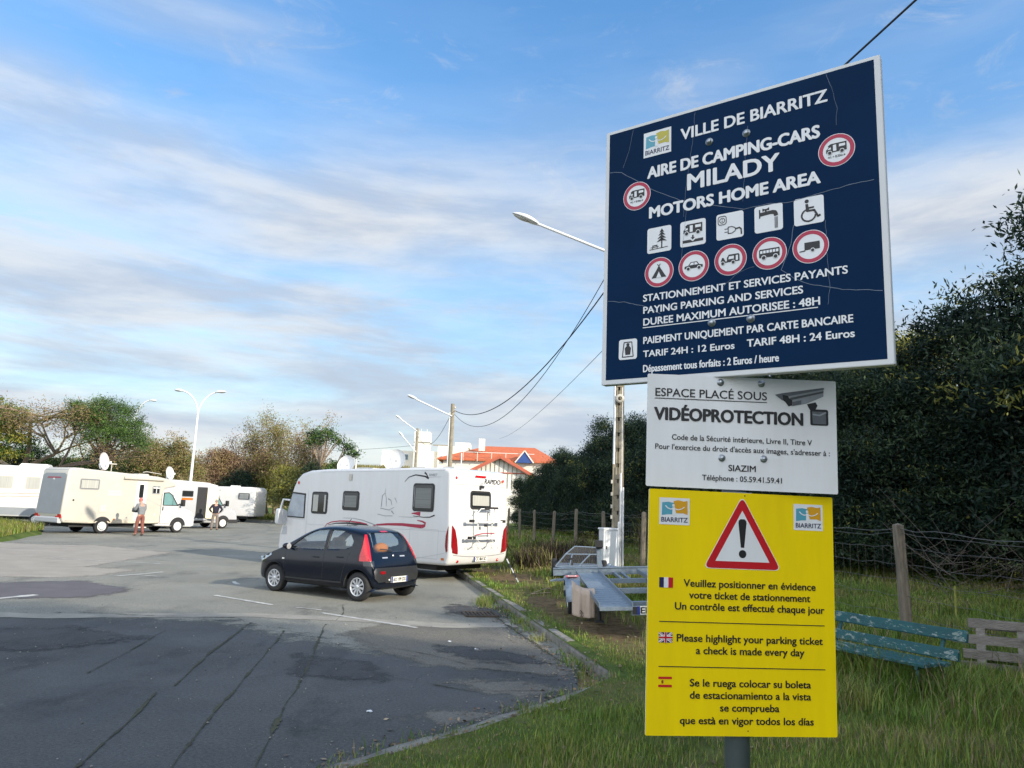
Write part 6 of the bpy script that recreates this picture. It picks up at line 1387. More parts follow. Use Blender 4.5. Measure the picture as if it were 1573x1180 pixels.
def old_pallet():
    z0 = gz(5.75, 8.6); t = thing('wooden_pallet', 'grey weathered wooden pallet leaning upright at the right edge of the photo', 'pallet', (5.75, 8.6, z0)); O = Vector(t.location)
    d = Vector((.83, -.56, 0)).normalized(); n = Vector((-.56, -.83, 0)); A = Vector((5.42, 8.95, 0))
    for k, (z, back) in enumerate(((.76, .10), (.585, .03), (.43, -.04), (.30, -.09))):
        a = A - n * back + Vector((0, 0, z)) - O - d * (.03 * k); b = a + d * 1.2 + Vector((0, 0, .02)); mb = MB(); mb.bar(a, b, .022, .10); mb.build('board', 'grey_board', t)
    for u in (.12, .52, 1.08):
        a = A + d * u - O; mb = MB(); mb.bar(a - n * .165 + Vector((0, 0, .80)), a - n * -.06 + Vector((0, 0, z0 - .03)), .07, .09, 0, (d.x, d.y, 0)); mb.build('stringer', 'grey_board', t)
    for k, (z, back) in enumerate(((.74, .20), (.42, .09))):
        a = A - n * back + Vector((0, 0, z)) - O; mb = MB(); mb.bar(a, a + d * 1.18, .02, .10); mb.build('back_board', 'grey_board', t)
old_pallet()
mbs = MB(); mbs.tube([(7.39, 12.5, gz(7.39, 12.5) - .05), (7.40, 12.5, .87)], .018, 8); mbs.lathe([(.018, 0), (.022, .004), (.016, .02), (0, .022)], (7.40, 12.5, .868), (0, 0, 1), 8)
tag(mbs.build('garden_stake', mat('yellow_green_stake', (.26, .27, .05), .7, var=.3, scale=20)), 'thin yellow green stake stuck in the grass behind the fence', 'stake')

# ------------------------------------------------------------------ trailers
def car_trailer():
    X0, Y0 = 1.38, 10.8; zb = .55
    t = thing('car_trailer', 'galvanised open car trailer with two loading ramps parked on the verge', 'trailer', (X0, Y0, 0.0)); t.rotation_euler = (R(0.6), R(-3.2), R(-1.5))
    def channel(x0, x1, y0, y1, z, nm):
        m = MB(); m.box(((x0 + x1) / 2, (y0 + y1) / 2, z), (x1 - x0, y1 - y0, .012))
        for x in (x0, x1): m.box((x, (y0 + y1) / 2, z + .03), (.012, y1 - y0, .075)); 
        m.box(((x0 + x1) / 2, y0 - .006, z - .012), (x1 - x0, .014, .05))
        for k in range(int((y1 - y0) / .25)): m.box(((x0 + x1) / 2, y0 + .12 + .25 * k, z + .0085), (x1 - x0 - .06, .03, .006))
        m.build(nm, 'galvanised', t)
    channel(0, .47, 0, 5.1, zb, 'wheel_track'); channel(1.27, 1.74, 0, 5.1, zb, 'wheel_track')
    m = MB(); m.box((.78, 5.2, zb + .02), (2.5, .08, .14)); m.box((.78, 5.2, zb + .095), (2.5, .14, .012)); m.build('front_beam', 'galvanised', t)
    for y in (.55 + .0, 2.2, 3.75):
        m = MB(); m.box((.87, y, zb - .03), (.79, .10, .08)); m.build('cross_beam', 'galvanised', t)
    m = MB(); [m.box((x, 4.45, zb - .02), (.05, 1.4, .05)) for x in (.80, .95)]; m.build('draw_bar', 'galvanised', t)
    m = MB(); m.tube([(.45, 5.2, zb), (.87, 6.6, zb - .02)], .04, 8); m.tube([(1.29, 5.2, zb), (.87, 6.6, zb - .02)], .04, 8); m.sphere((.87, 6.68, zb), .06, 0, 10, 6); m.build('coupling', 'galvanised', t)
    m = MB(); m.box((.60, 6.2, .80), (.10, .10, .55)); m.box((.60, 6.12, 1.08), (.16, .2, .14), 1); m.lathe([(0, -.07), (.08, -.07), (.08, .07), (0, .07)], (.60, 6.10, 1.05), (1, 0, 0), 14, 1); m.build('winch_post', ['galvanised', 'black_plastic'], t)
    for sx, x in ((-1, -.24), (1, 1.98)):
        for yy in ((2.42,) if False else (2.42, 3.12)):
            wheel(t, x, yy, .305, .19, sx, 'cap') if False else None
        w = MB(); r = .30; O = (x, 2.45, r + .085); A = (sx, 0, 0)
        w.lathe([(r * .58, -.09), (r * .92, -.09), (r, -.06), (r, .06), (r * .92, .09), (r * .6, .09), (r * .58, .06), (r * .58, -.09)], O, A, 28); wo = w.build('wheel', 'rubber', t)
        w = MB(); w.lathe([(r * .60, .085), (r * .5, .05), (r * .25, .07), (0, .075)], O, A, 24); w.build('rim', 'lamp_grey', wo)
        f = MB(); rows = []
        for k in range(11):
            a = R(-8 + 196 * k / 10); rr = .385; yy = 2.45 - rr * math.cos(a) * 1.06; zz = .385 + max(-.02, min(.36, rr * math.sin(a) * 1.02)); rows.append([(x - .13, yy, zz - .05), (x - .13, yy, zz), (x, yy, zz + .012), (x + .13, yy, zz), (x + .13, yy, zz - .05)])
        f.grid(rows, 0, True); f.build('mudguard', 'galvanised', t)
        m = MB(); m.box((x + (.19 if sx < 0 else -.19), 2.45, .42), (.14, .10, .10)); m.build('axle_stub', 'galvanised', t)
    st = MB(); st.box((-.24, 2.30, .768), (.20, .001, .001)); st.flat([(-.11, -.08), (.11, -.08), (.11, .08), (-.11, .08)], (-.24, 2.33, .764), (1, 0, 0), (0, .96, .1), 0); st.flat([(-.075, -.05), (.075, -.05), (.075, .05), (-.075, .05)], (-.24, 2.33, .767), (1, 0, 0), (0, .96, .1), 1); st.flat([(-.05, -.02), (.05, -.02), (.05, .02), (-.05, .02)], (-.24, 2.33, .769), (1, 0, 0), (0, .96, .1), 0); st.build('warning_sticker', [mat('sticker_red', (.62, .10, .09), .5, var=.2, scale=30), 'white_plate'], t)
    m = MB(); m.box((.86, .04, zb - .05), (.82, .05, .12)); m.build('rear_board', 'galvanised', t)
    m = MB(); m.box((.78, .008, zb - .04), (.52, .012, .115)); po = m.build('number_plate', 'white_plate', t)
    m = MB(); put_text(m, 'EF-1', -.20, -.04, .01, .042, (Vector((.78, .0015, zb - .04)), Vector((1, 0, 0)), Vector((0, 0, -1))), 0, 2.5, .001); m.build('lettering', 'black_ink', po)
    m = MB(); m.box((.545, .0014, zb - .04), (.05, .001, .113)); m.build('blue_strip', 'blue_band', po)
    m = MB(); m.box((.495, .0, zb - .04), (.06, .03, .10)); m.build('tail_light', 'black_plastic', t)
    m = MB(); m.prism([(-.55, 5.0), (.0, 5.0), (.0, 5.25), (-.40, 5.25)], (0, 0, .40), (1, 0, 0), (0, 1, 0), .03); m.build('step_plate', 'galvanised', t)
    m = MB(); m.tube([(.10, 1.2, .50), (.10, 1.2, .20)], .035, 8); m.box((.10, 1.2, .18), (.14, .14, .02)); m.build('prop_stand', 'black_plastic', t)
    # towel hung over the mudguard and the track
    mb = MB(); rows = []
    for k in range(17):
        v = k / 16; rw = []
        for q in range(15):
            u = q / 14; sag = .055 * math.sin(PI * u) ** 1.2 * (1 - v * .6) + .10 * u * (1 - v)
            fold = .022 * math.sin(u * 13 + 1.2 * v) * (.35 + .65 * v) + .012 * math.sin(u * 29 + 2)
            x = 1.095 + .37 * u - .02 * v * (u - .5); y = 12.42 - .10 * u - .10 * v + fold; z = .755 - sag - .52 * v - .015 * u * v
            if k < 3: y += .10 * (1 - k / 3) ; z = .755 - sag - .52 * v * .6
            rw.append((x, y, z))
        rows.append(rw)
    mb.grid(rows, 0, True); o = mb.build('towel', 'black_ink')
    o.data.materials[0] = mat('towel_cloth', (0.50, 0.40, 0.32), .95, col2=(.44, .35, .28), scale=4, bump=.6, bscale=160); sm = o.modifiers.new('thickness', 'SOLIDIFY'); sm.thickness = .008
    tag(o, 'beige towel with a small dark motif hanging from the car trailer mudguard', 'towel')
    mb = MB()
    for pts in ([(.33, .80), (.36, .77), (.40, .79), (.41, .84), (.37, .87), (.34, .85)], [(.38, .79), (.44, .81), (.47, .86)], [(.42, .88), (.47, .87), (.50, .92), (.46, .96), (.41, .94), (.42, .89)], [(.44, .83), (.52, .85)]):
        P = []
        for u, v in pts:
            i = v * 16; j = u * 14; a, b = int(i), int(j); P.append(Vector(rows[a][b]).lerp(Vector(rows[min(16, a + 1)][b]), i - a).lerp(Vector(rows[a][b + 1]).lerp(Vector(rows[min(16, a + 1)][b + 1]), i - a), j - b) + Vector((0, -.010, 0)))
        mb.tube(P, .004, 5)
    mb.build('motif', 'dark_inside', o)
car_trailer()
def mesh_trailer():
    z0 = gz(1.8, 18.9); t = thing('utility_trailer', 'small grey utility trailer with slanting wire mesh sides, behind the car trailer', 'trailer', (1.8, 18.9, z0)); O = Vector(t.location)
    P = lambda x, y, z: Vector((x, y, z)) - O
    bl, br, ml, mr, tl_, tr_ = P(1.2, 18.2, .55), P(2.32, 18.2, .60), P(1.5, 19.0, .80), P(2.32, 19.0, .82), P(1.78, 19.6, .97), P(2.34, 19.6, .96)
    f = MB()
    for a, b in ((bl, ml), (ml, mr), (br, mr), (bl, br), (ml, tl_), (tl_, tr_), (mr, tr_), (bl.lerp(br, .5), ml.lerp(mr, .75)), (bl.lerp(br, .3), ml.lerp(mr, .2))): f.tube([a, b], .018, 6)
    f.build('frame', 'galvanised', t)
    w = MB()
    for (a, b, c, d) in ((bl, br, ml, mr), (ml, mr, tl_, tr_)):
        for k in range(1, 22): w.tube([a.lerp(b, k / 22), c.lerp(d, k / 22)], .0035, 3, 0, False, False)
        for k in range(1, 14): w.tube([a.lerp(c, k / 14), b.lerp(d, k / 14)], .0035, 3, 0, False, False)
    w.build('mesh_side', 'wire', t)
    f = MB(); f.box(P(1.85, 18.9, .50), (1.1, 1.6, .08)); f.box(P(1.62, 18.6, .60), (.07, .07, .28), 1); f.build('bed', ['galvanised', 'black_plastic'], t)
    for x in (1.22, 2.45):
        w = MB(); w.lathe([(.14, -.06), (.23, -.06), (.24, 0), (.23, .06), (.14, .06), (0, .04)], P(x, 18.9, z0 + .24), (-1 if x < 1.8 else 1, 0, 0), 22); w.build('wheel', 'rubber', t)
mesh_trailer()

# ------------------------------------------------------------------ people
def skin(name, pts, edges, rad, m, parent=None, lv=2, root=0, extra=None):
    me = bpy.data.meshes.new(name); me.from_pydata([tuple(p) for p in pts], edges, []); o = bpy.data.objects.new(name, me); COL.objects.link(o)
    md = o.modifiers.new('skin', 'SKIN'); md.use_smooth_shade = True
    for i, r in enumerate(rad):
        r = r if isinstance(r, tuple) else (r, r); o.data.skin_vertices[0].data[i].radius = r
    o.data.skin_vertices[0].data[root].use_root = True
    sd = o.modifiers.new('s', 'SUBSURF'); sd.levels = lv; sd.render_levels = lv
    out = evaluated(o); bpy.data.objects.remove(o)
    if extra:
        bm = bmesh.new(); bm.from_mesh(out); tmp = extra.build('tmp', [m] if not isinstance(m, list) else m); bm.from_mesh(tmp.data); bpy.data.objects.remove(tmp); bm.to_mesh(out); bm.free()
    out.materials.clear()
    for x in (m if isinstance(m, list) else [m]): out.materials.append(M[x] if isinstance(x, str) else x)
    for p in out.polygons: p.use_smooth = True
    return mesh_obj(name, out, parent)
def hand(pts, edges, rad, wrist, d, side, curl, palm_n):
    """palm and five fingers added to a skeleton; d: the way the hand points"""
    d = d.normalized(); n = palm_n.normalized(); s = d.cross(n).normalized() * side; w = wrist; P = Vector(pts[w])
    a = len(pts); pts.append(P + d * .05); rad.append((.020, .034)); edges.append((w, a)); 
    for k, (off, ln, r) in enumerate(((-.030, .062, .0085), (-.010, .072, .009), (.010, .076, .009), (.028, .070, .009))):
        b = len(pts); base = P + d * .088 + s * off; c1 = base + (d * math.cos(curl) + n * math.sin(curl)) * ln * .5; c2 = c1 + (d * math.cos(curl * 2.1) + n * math.sin(curl * 2.1)) * ln * .5
        pts += [base, c1, c2]; rad += [r * 1.1, r, r * .8]; edges += [(a, b), (b, b + 1), (b + 1, b + 2)]
    b = len(pts); pts += [P + d * .035 + s * .040, P + d * .070 + s * .058 + n * .012, P + d * .098 + s * .060 + n * .025]; rad += [.012, .010, .008]; edges += [(a, b), (b, b + 1), (b + 1, b + 2)]
def head_shape(c, fwd, up, k=1.0):
    """an oval head with nose, brow, ears, eyes and mouth (materials: skin, dark)"""
    mb = MB(); f = Vector(fwd).normalized(); u = (Vector(up) - f * f.dot(Vector(up))).normalized(); s = f.cross(u); rows = []
    for i in range(13):
        a = -PI / 2 + PI * i / 12; zz = math.sin(a); rr = math.cos(a) ** .85; rw = []
        for j in range(20):
            b = 2 * PI * j / 20; y = math.cos(b); x = math.sin(b); jaw = .80 + .20 * sst(-.9, .1, zz)
            px = x * rr * .075 * jaw; pf = (y * rr * (.098 if y > 0 else .100)) * (jaw if y > 0 else 1) + (.006 if y > 0 and zz < 0 else 0); pz = zz * .118
            if y > .9 and -.5 < zz < .15: pf += .020 * (1 - abs(zz + .2) / .36)          # nose
            if y > .6 and .15 < zz < .35: pf += .005
            rw.append(Vector(c) + (s * px + f * pf + u * pz) * k)
        rows.append(rw)
    mb.grid(rows, 0, True, True)
    for sg in (-1, 1):
        mb.sphere(Vector(c) + (s * (sg * .076) + u * -.004) * k, .024 * k, 0, 8, 6, (.5, 1, 1.2)); mb.sphere(Vector(c) + (s * (sg * .032) + f * .084 + u * .012) * k, .011 * k, 1, 8, 6)
    mb.box(Vector(c) + (f * .088 + u * -.055) * k, (.008, .04, .008), 1)
    return mb
def person(label, loc, rz, pose, cloth, head_dir, lean=(0, 0), hair='grey'):
    t = thing('person', label, 'person', loc, rz); J = pose; V = lambda k: Vector(J[k])
    pts = [V('pelvis'), V('waist'), V('chest'), V('neck'), V('head')]; rad = [(.13, .10), (.125, .095), (.15, .105), (.055, .055), (.07, .08)]; edges = [(0, 1), (1, 2), (2, 3), (3, 4)]
    for sd in 'lr':
        b = len(pts); pts += [V('hip' + sd), V('knee' + sd), V('ankle' + sd), V('toe' + sd)]; rad += [.085, .058, .042, .032]; edges += [(0, b), (b, b + 1), (b + 1, b + 2), (b + 2, b + 3)]
        b = len(pts); pts += [V('shoulder' + sd), V('elbow' + sd), V('wrist' + sd)]; rad += [.060, .042, .027]; edges += [(2, b), (b, b + 1), (b + 1, b + 2)]
        d = V('wrist' + sd) - V('elbow' + sd); hand(pts, edges, rad, b + 2, d, 1 if sd == 'l' else -1, .5, Vector(J.get('palm' + sd, (0, 1, 0))))
    hd = head_shape(V('head') + Vector((0, .01, .03)), head_dir, (0, -.05, 1))
    hd.m = [x for x in hd.m]
    body = skin('body', pts, edges, rad, ['skin', 'dark_inside'], t, 2, 0, None)
    bm = bmesh.new(); bm.from_mesh(body.data); tmp = hd.build('tmp', ['skin', 'dark_inside']); bm.from_mesh(tmp.data); bpy.data.objects.remove(tmp); bm.to_mesh(body.data); bm.free()
    # trousers, top and shoes follow the same joints
    q = [V('pelvis') + Vector((0, 0, .06)), V('pelvis') + Vector((0, 0, -.02))]; r = [(.155, .125), (.16, .13)]; e = [(0, 1)]
    for sd in 'lr': b = len(q); q += [V('hip' + sd), V('knee' + sd), V('knee' + sd).lerp(V('ankle' + sd), .55), V('ankle' + sd) + Vector((0, 0, .0))]; r += [.108, .080, .070, .072]; e += [(1, b), (b, b + 1), (b + 1, b + 2), (b + 2, b + 3)]
    skin('trousers', q, e, r, cloth[1], t, 2, 0)
    q = [V('pelvis') + Vector((0, 0, .02)), V('waist'), V('chest'), V('chest').lerp(V('neck'), .75)]; r = [(.170, .138), (.16, .13), (.178, .135), (.080, .075)]; e = [(0, 1), (1, 2), (2, 3)]
    for sd in 'lr': b = len(q); q += [V('shoulder' + sd), V('elbow' + sd), V('elbow' + sd).lerp(V('wrist' + sd), .93)]; r += [.082, .064, .050]; e += [(2, b), (b, b + 1), (b + 1, b + 2)]
    skin('jacket', q, e, r, cloth[0], t, 2, 1)
    for sd in 'lr': skin('shoe', [V('ankle' + sd) + Vector((0, -.035, -.025)), V('ankle' + sd) + Vector((0, .05, -.045)), V('toe' + sd) + Vector((0, .02, 0))], [(0, 1), (1, 2)], [(.048, .045), (.046, .04), (.040, .030)], cloth[2], t, 2)
    f = Vector(head_dir).normalized(); c = V('head') + Vector((0, .01, .03)); m = MB(); rows = []
    for i in range(8):
        a = R(-6 + 96 * i / 7); rr = math.cos(a); rows.append([c + Vector((.084 * rr * math.sin(b), .108 * rr * math.cos(b), .012 + .122 * math.sin(a))) - f * .012 for b in [2 * PI * j / 18 for j in range(18)]])
    m.grid(rows, 0, True, True)
    if hair == 'cap': m.prism([(-.075, 0), (.075, 0), (.055, .09), (-.055, .09)], c + f * .07 + Vector((0, 0, .028)), Vector((f.y, -f.x, 0)), f, .012); m.build('cap', cloth[3], t)
    else: m.build('hair', cloth[3], t)
    return t
base = dict(pelvis=(0, 0, .94), waist=(0, .01, 1.10), chest=(0, .01, 1.32), neck=(0, .02, 1.49), head=(0, .04, 1.60), hipl=(-.095, 0, .90), hipr=(.095, 0, .90), kneel=(-.11, .04, .50), kneer=(.10, -.02, .50), anklel=(-.12, .0, .085), ankler=(.11, -.10, .085), toel=(-.14, .15, .035), toer=(.13, .05, .035),
            shoulderl=(-.19, 0, 1.41), shoulderr=(.19, 0, 1.41), elbowl=(-.27, -.05, 1.14), elbowr=(.27, -.05, 1.14), wristl=(-.25, .10, .92), wristr=(.25, .10, .92))
M['navy_cloth'] = mat('navy_cloth', (0.018, 0.018, 0.035), .9, var=.25, scale=9, bump=.4, bscale=50)
M['grey_cloth'] = mat('grey_cloth', (0.20, 0.21, 0.22), .9, var=.25, scale=9, bump=.4, bscale=50)
M['taupe_cloth'] = mat('taupe_cloth', (0.21, 0.17, 0.15), .9, var=.25, scale=9, bump=.4, bscale=50)
M['brick_cloth'] = mat('brick_cloth', (0.24, 0.085, 0.065), .9, var=.25, scale=9, bump=.4, bscale=50)
M['pink_cloth'] = mat('pink_cloth', (0.62, 0.16, 0.13), .9, var=.2, scale=9, bump=.4, bscale=50)
M['grey_hair'] = mat('grey_hair', (0.32, 0.26, 0.22), .8, var=.3, scale=40, bump=.6, bscale=90)
M['brown_shoe'] = mat('brown_shoe', (0.06, 0.035, 0.028), .6, var=.3, scale=12)
p1 = dict(base, elbowl=(-.26, .10, 1.16), wristl=(-.16, .34, 1.26), elbowr=(.25, .08, 1.15), wristr=(.08, .34, 1.22), pelvis=(0, -.02, .93), chest=(0, .05, 1.31), neck=(0, .08, 1.47), head=(0, .12, 1.575), shoulderl=(-.19, .05, 1.40), shoulderr=(.19, .05, 1.40), palml=(1, 0, 0), palmr=(-1, 0, 0), kneel=(-.13, .06, .50), anklel=(-.16, .02, .085), toel=(-.18, .17, .035))
person('person in a pink cap, grey jumper and brick red trousers beside the beige motorhome', (-17.0, 35.0, 0), R(62), p1, ('grey_cloth', 'brick_cloth', 'brown_shoe', 'pink_cloth'), (0, 1, -.12), hair='cap')
bg = MB(); bg.prism(rounded(-.17, -.10, .17, .10, .04, 4), (0, 0, 0), (1, 0, 0), (0, 0, 1), .14); bg.tube([(-.12, -.07, .09), (-.08, -.07, .15), (.08, -.07, .15), (.12, -.07, .09)], .010, 6); ob = bg.build('bag', mat('slate_cloth', (.075, .08, .085), .85, var=.3, scale=14, bump=.3))
ob.location = (-17.40, 35.22, 1.17); ob.rotation_euler = (R(8), 0, R(62)); tag(ob, 'dark grey bag held up at chest height by the person in the pink cap', 'bag')
p2 = dict(base, elbowl=(-.34, -.10, 1.17), wristl=(-.20, .06, 1.00), elbowr=(.36, -.10, 1.17), wristr=(.21, .06, 1.00), palml=(1, 0, 0), palmr=(-1, 0, 0), kneel=(-.13, .02, .5), kneer=(.13, .02, .5), anklel=(-.15, -.02, .085), ankler=(.15, -.02, .085), toel=(-.18, .13, .035), toer=(.18, .13, .035))
person('person in navy jacket and taupe trousers, hands on hips, by the open motorhome door', (-17.05, 44.0, 0), R(18), p2, ('navy_cloth', 'taupe_cloth', 'brown_shoe', 'grey_hair'), (0, 1, -.05))
# ------------------------------------------------------------------ trees, hedge, grass
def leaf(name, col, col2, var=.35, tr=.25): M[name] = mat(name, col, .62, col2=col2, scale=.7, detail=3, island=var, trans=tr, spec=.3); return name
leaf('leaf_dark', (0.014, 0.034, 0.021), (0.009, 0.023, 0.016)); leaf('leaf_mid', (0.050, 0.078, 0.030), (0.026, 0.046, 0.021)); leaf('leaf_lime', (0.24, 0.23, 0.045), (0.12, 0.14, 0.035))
leaf('leaf_pine', (0.105, 0.185, 0.040), (0.055, 0.105, 0.028)); leaf('leaf_gold', (0.31, 0.29, 0.045), (0.17, 0.18, 0.035)); leaf('leaf_olive', (0.215, 0.215, 0.060), (0.125, 0.135, 0.04)); leaf('leaf_brown', (0.33, 0.245, 0.12), (0.22, 0.165, 0.075)); leaf('leaf_rust', (0.31, 0.20, 0.14), (0.22, .14, .10))
def quads(name, C, A, B, mi, mats, parent=None):
    """many leaves in one crown: centres C, half axes A and B (n x 3)"""
    n = len(C); V = np.empty((n, 4, 3), np.float32); V[:, 0] = C - A; V[:, 1] = C + B * .9 - A * .1; V[:, 2] = C + A; V[:, 3] = C - B * .9 - A * .1
    me = bpy.data.meshes.new(name); me.vertices.add(n * 4); me.vertices.foreach_set('co', V.ravel()); me.loops.add(n * 4); me.loops.foreach_set('vertex_index', np.arange(n * 4, dtype=np.int32))
    me.polygons.add(n); me.polygons.foreach_set('loop_start', np.arange(0, n * 4, 4, dtype=np.int32)); me.polygons.foreach_set('material_index', mi.astype(np.int32))
    for x in mats: me.materials.append(M[x])
    me.update(calc_edges=True); return mesh_obj(name, me, parent)
def unit(rng, n):
    v = rng.normal(size=(n, 3)); return v / np.linalg.norm(v, axis=1)[:, None]
def foliage(name, ell, nclump, per, sig, size, mats, wts, seed, parent, asp=.45, up=.3, shell=.5):
    rng = np.random.default_rng(seed); E = np.array(ell, float); w = E[:, 3] * E[:, 4] * E[:, 5]; w = w ** .8; w /= w.sum()
    k = rng.choice(len(E), nclump, p=w); d = unit(rng, nclump); d[:, 2] = np.where(d[:, 2] < -.55, -d[:, 2] * .6, d[:, 2]); rad = (shell + (1 - shell) * rng.random(nclump) ** .6) * (1 + .16 * rng.normal(size=nclump))
    C = E[k, :3] + d * E[k, 3:6] * rad[:, None]
    n = nclump * per; cc = np.repeat(C, per, 0) + rng.normal(size=(n, 3)) * sig * np.repeat(.55 + .8 * rng.random(nclump), per)[:, None] * np.array([1, 1, .75])
    a = unit(rng, n); a[:, 2] += up; out = np.repeat(d, per, 0); a = a + out * .45; a /= np.linalg.norm(a, axis=1)[:, None]
    b = np.cross(a, unit(rng, n)); b /= np.linalg.norm(b, axis=1)[:, None] + 1e-6; s = (size * (.6 + .8 * rng.random(n)))[:, None]
    mi = np.repeat(rng.choice(len(mats), nclump, p=np.array(wts) / sum(wts)), per)
    o = quads(name, cc, a * s, b * s * asp, mi, mats, parent); return o, C
def limbs(parent, base, fork, targets, r0, seed, m='bark', name='trunk', n=7, twig=.02, bend=.4):
    rnd = random.Random(seed); mb = MB(); base = Vector(base); fork = Vector(fork); mid = base.lerp(fork, .5) + Vector((rnd.uniform(-.2, .2), rnd.uniform(-.2, .2), 0))
    mb.tube([base - Vector((0, 0, .15)), mid, fork], [r0 * 1.15, r0 * .85, r0 * .7], n)
    for t_ in targets:
        t_ = Vector(t_); q = fork.lerp(t_, .5) + Vector((rnd.uniform(-1, 1), rnd.uniform(-1, 1), rnd.uniform(-.5, 1))) * bend * (t_ - fork).length * .25
        st = base.lerp(fork, rnd.uniform(.75, 1.0)); mb.tube([st, q, t_], [r0 * .42, r0 * .25, twig], 5)
    return mb.build(name, m, parent)
def tree(name, label, cat, loc, ell, ncl, per, sig, size, mats, wts, seed, fork, r0=.18, group=None, bark='bark', nt=16, **kw):
    t = thing(name, label, cat, loc, group=group); o, C = foliage('crown', ell, ncl, per, sig, size, mats, wts, seed, t, **kw)
    rnd = random.Random(seed); tg = [tuple(C[rnd.randrange(len(C))]) for _ in range(nt)]; limbs(t, (0, 0, 0), fork, tg, r0, seed, bark); return t
# the dark hedge trees on the right: three patterns, then copies
def hedge_protos():
    out = []
    for k in range(3):
        rnd = random.Random(60 + k); ell = [(0, 0, 2.0, 1.75, 1.6, 2.0), (0, 0, .9, 1.9, 1.8, .9)]
        for j in range(9):
            a = 2 * PI * j / 9 + rnd.uniform(-.3, .3); r = rnd.uniform(.9, 1.5); z = rnd.uniform(1.0, 4.1); ell.append((r * math.cos(a), r * math.sin(a), z, rnd.uniform(.5, .95), rnd.uniform(.5, .95), rnd.uniform(.45, .85)))
        for j in range(5): ell.append((rnd.uniform(-.9, .9), rnd.uniform(-.9, .9), rnd.uniform(3.7, 4.55), rnd.uniform(.35, .6), rnd.uniform(.35, .6), rnd.uniform(.35, .6)))
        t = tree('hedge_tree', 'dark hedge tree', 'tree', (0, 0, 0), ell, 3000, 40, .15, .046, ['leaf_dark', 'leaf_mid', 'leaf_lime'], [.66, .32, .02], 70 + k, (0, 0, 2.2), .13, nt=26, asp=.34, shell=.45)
        out.append(t)
    return out
def hedge():
    P = hedge_protos(); used = set(); rnd = random.Random(3)
    spots = [(13.9, 17.6, 8.6, 1.75), (12.3, 20.6, 6.5, 1.55), (10.4, 20.0, 5.6, 1.25), (14.6, 27.0, 7.0, 1.7), (9.3, 23.4, 6.3, 1.3), (11.2, 27.5, 7.6, 1.55), (8.2, 27.0, 6.4, 1.3), (7.2, 30.4, 6.3, 1.25), (6.4, 33.8, 6.1, 1.2), (5.6, 37.2, 5.7, 1.15), (4.9, 40.6, 5.5, 1.1), (4.2, 44.0, 5.1, 1.05), (3.5, 47.5, 4.8, 1.0), (2.9, 51.0, 4.4, .95), (2.3, 55.0, 4.0, .95), (1.9, 59.5, 3.6, .9), (15.5, 21.5, 7.5, 1.6), (9.6, 32.5, 7.4, 1.4)]
    off = [(12.2, 13.4, 4.8, 1.15), (11.4, 9.6, 4.6, 1.05), (10.9, 6.4, 5.2, 1.0), (10.4, 3.4, 4.2, .9), (9.9, -.9, 9.3, 1.55), (9.8, -3.6, 10.0, 1.7), (9.6, -7.4, 10.2, 1.7), (9.2, -11.4, 10.0, 1.7), (8.2, -15.4, 10.0, 1.7), (12.6, -2.0, 9.6, 1.6), (12.4, -9.4, 10.2, 1.7)]
    vis = sorted(range(4, len(spots)), key=lambda i: -spots[i][1]); RANK = dict(zip(vis, 'first second third fourth fifth sixth seventh eighth ninth tenth eleventh twelfth thirteenth fourteenth fifteenth'.split()))
    names = ['tallest dark tree at the right edge, rising beside the blue sign', 'dark dense tree just left of the tallest one at the right edge', 'low dark bushy tree behind the bench and the fence']
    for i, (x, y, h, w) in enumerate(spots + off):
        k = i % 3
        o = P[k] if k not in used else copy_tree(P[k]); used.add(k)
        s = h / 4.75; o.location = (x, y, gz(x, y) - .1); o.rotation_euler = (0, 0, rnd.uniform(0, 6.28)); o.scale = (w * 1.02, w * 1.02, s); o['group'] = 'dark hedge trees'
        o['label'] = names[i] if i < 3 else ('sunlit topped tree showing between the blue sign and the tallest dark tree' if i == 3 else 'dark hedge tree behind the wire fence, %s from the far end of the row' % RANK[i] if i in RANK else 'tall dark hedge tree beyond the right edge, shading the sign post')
hedge()
# sunlit shrub top seen right of the blue sign
tree('sunlit_tree', 'yellow green sunlit tree top showing right below the corner of the blue sign', 'tree', (12.9, 24.2, .5), [(0, 0, 6.5, 1.6, 1.3, 1.2), (-1.5, 0, 5.9, 1.2, 1.0, .9), (1.1, .2, 7.0, 1.0, .9, .8), (-.4, -.3, 5.4, 1.9, 1.2, 1.0)], 700, 36, .20, .055, ['leaf_gold', 'leaf_mid'], [.7, .3], 88, (0, 0, 5), .14, asp=.4)
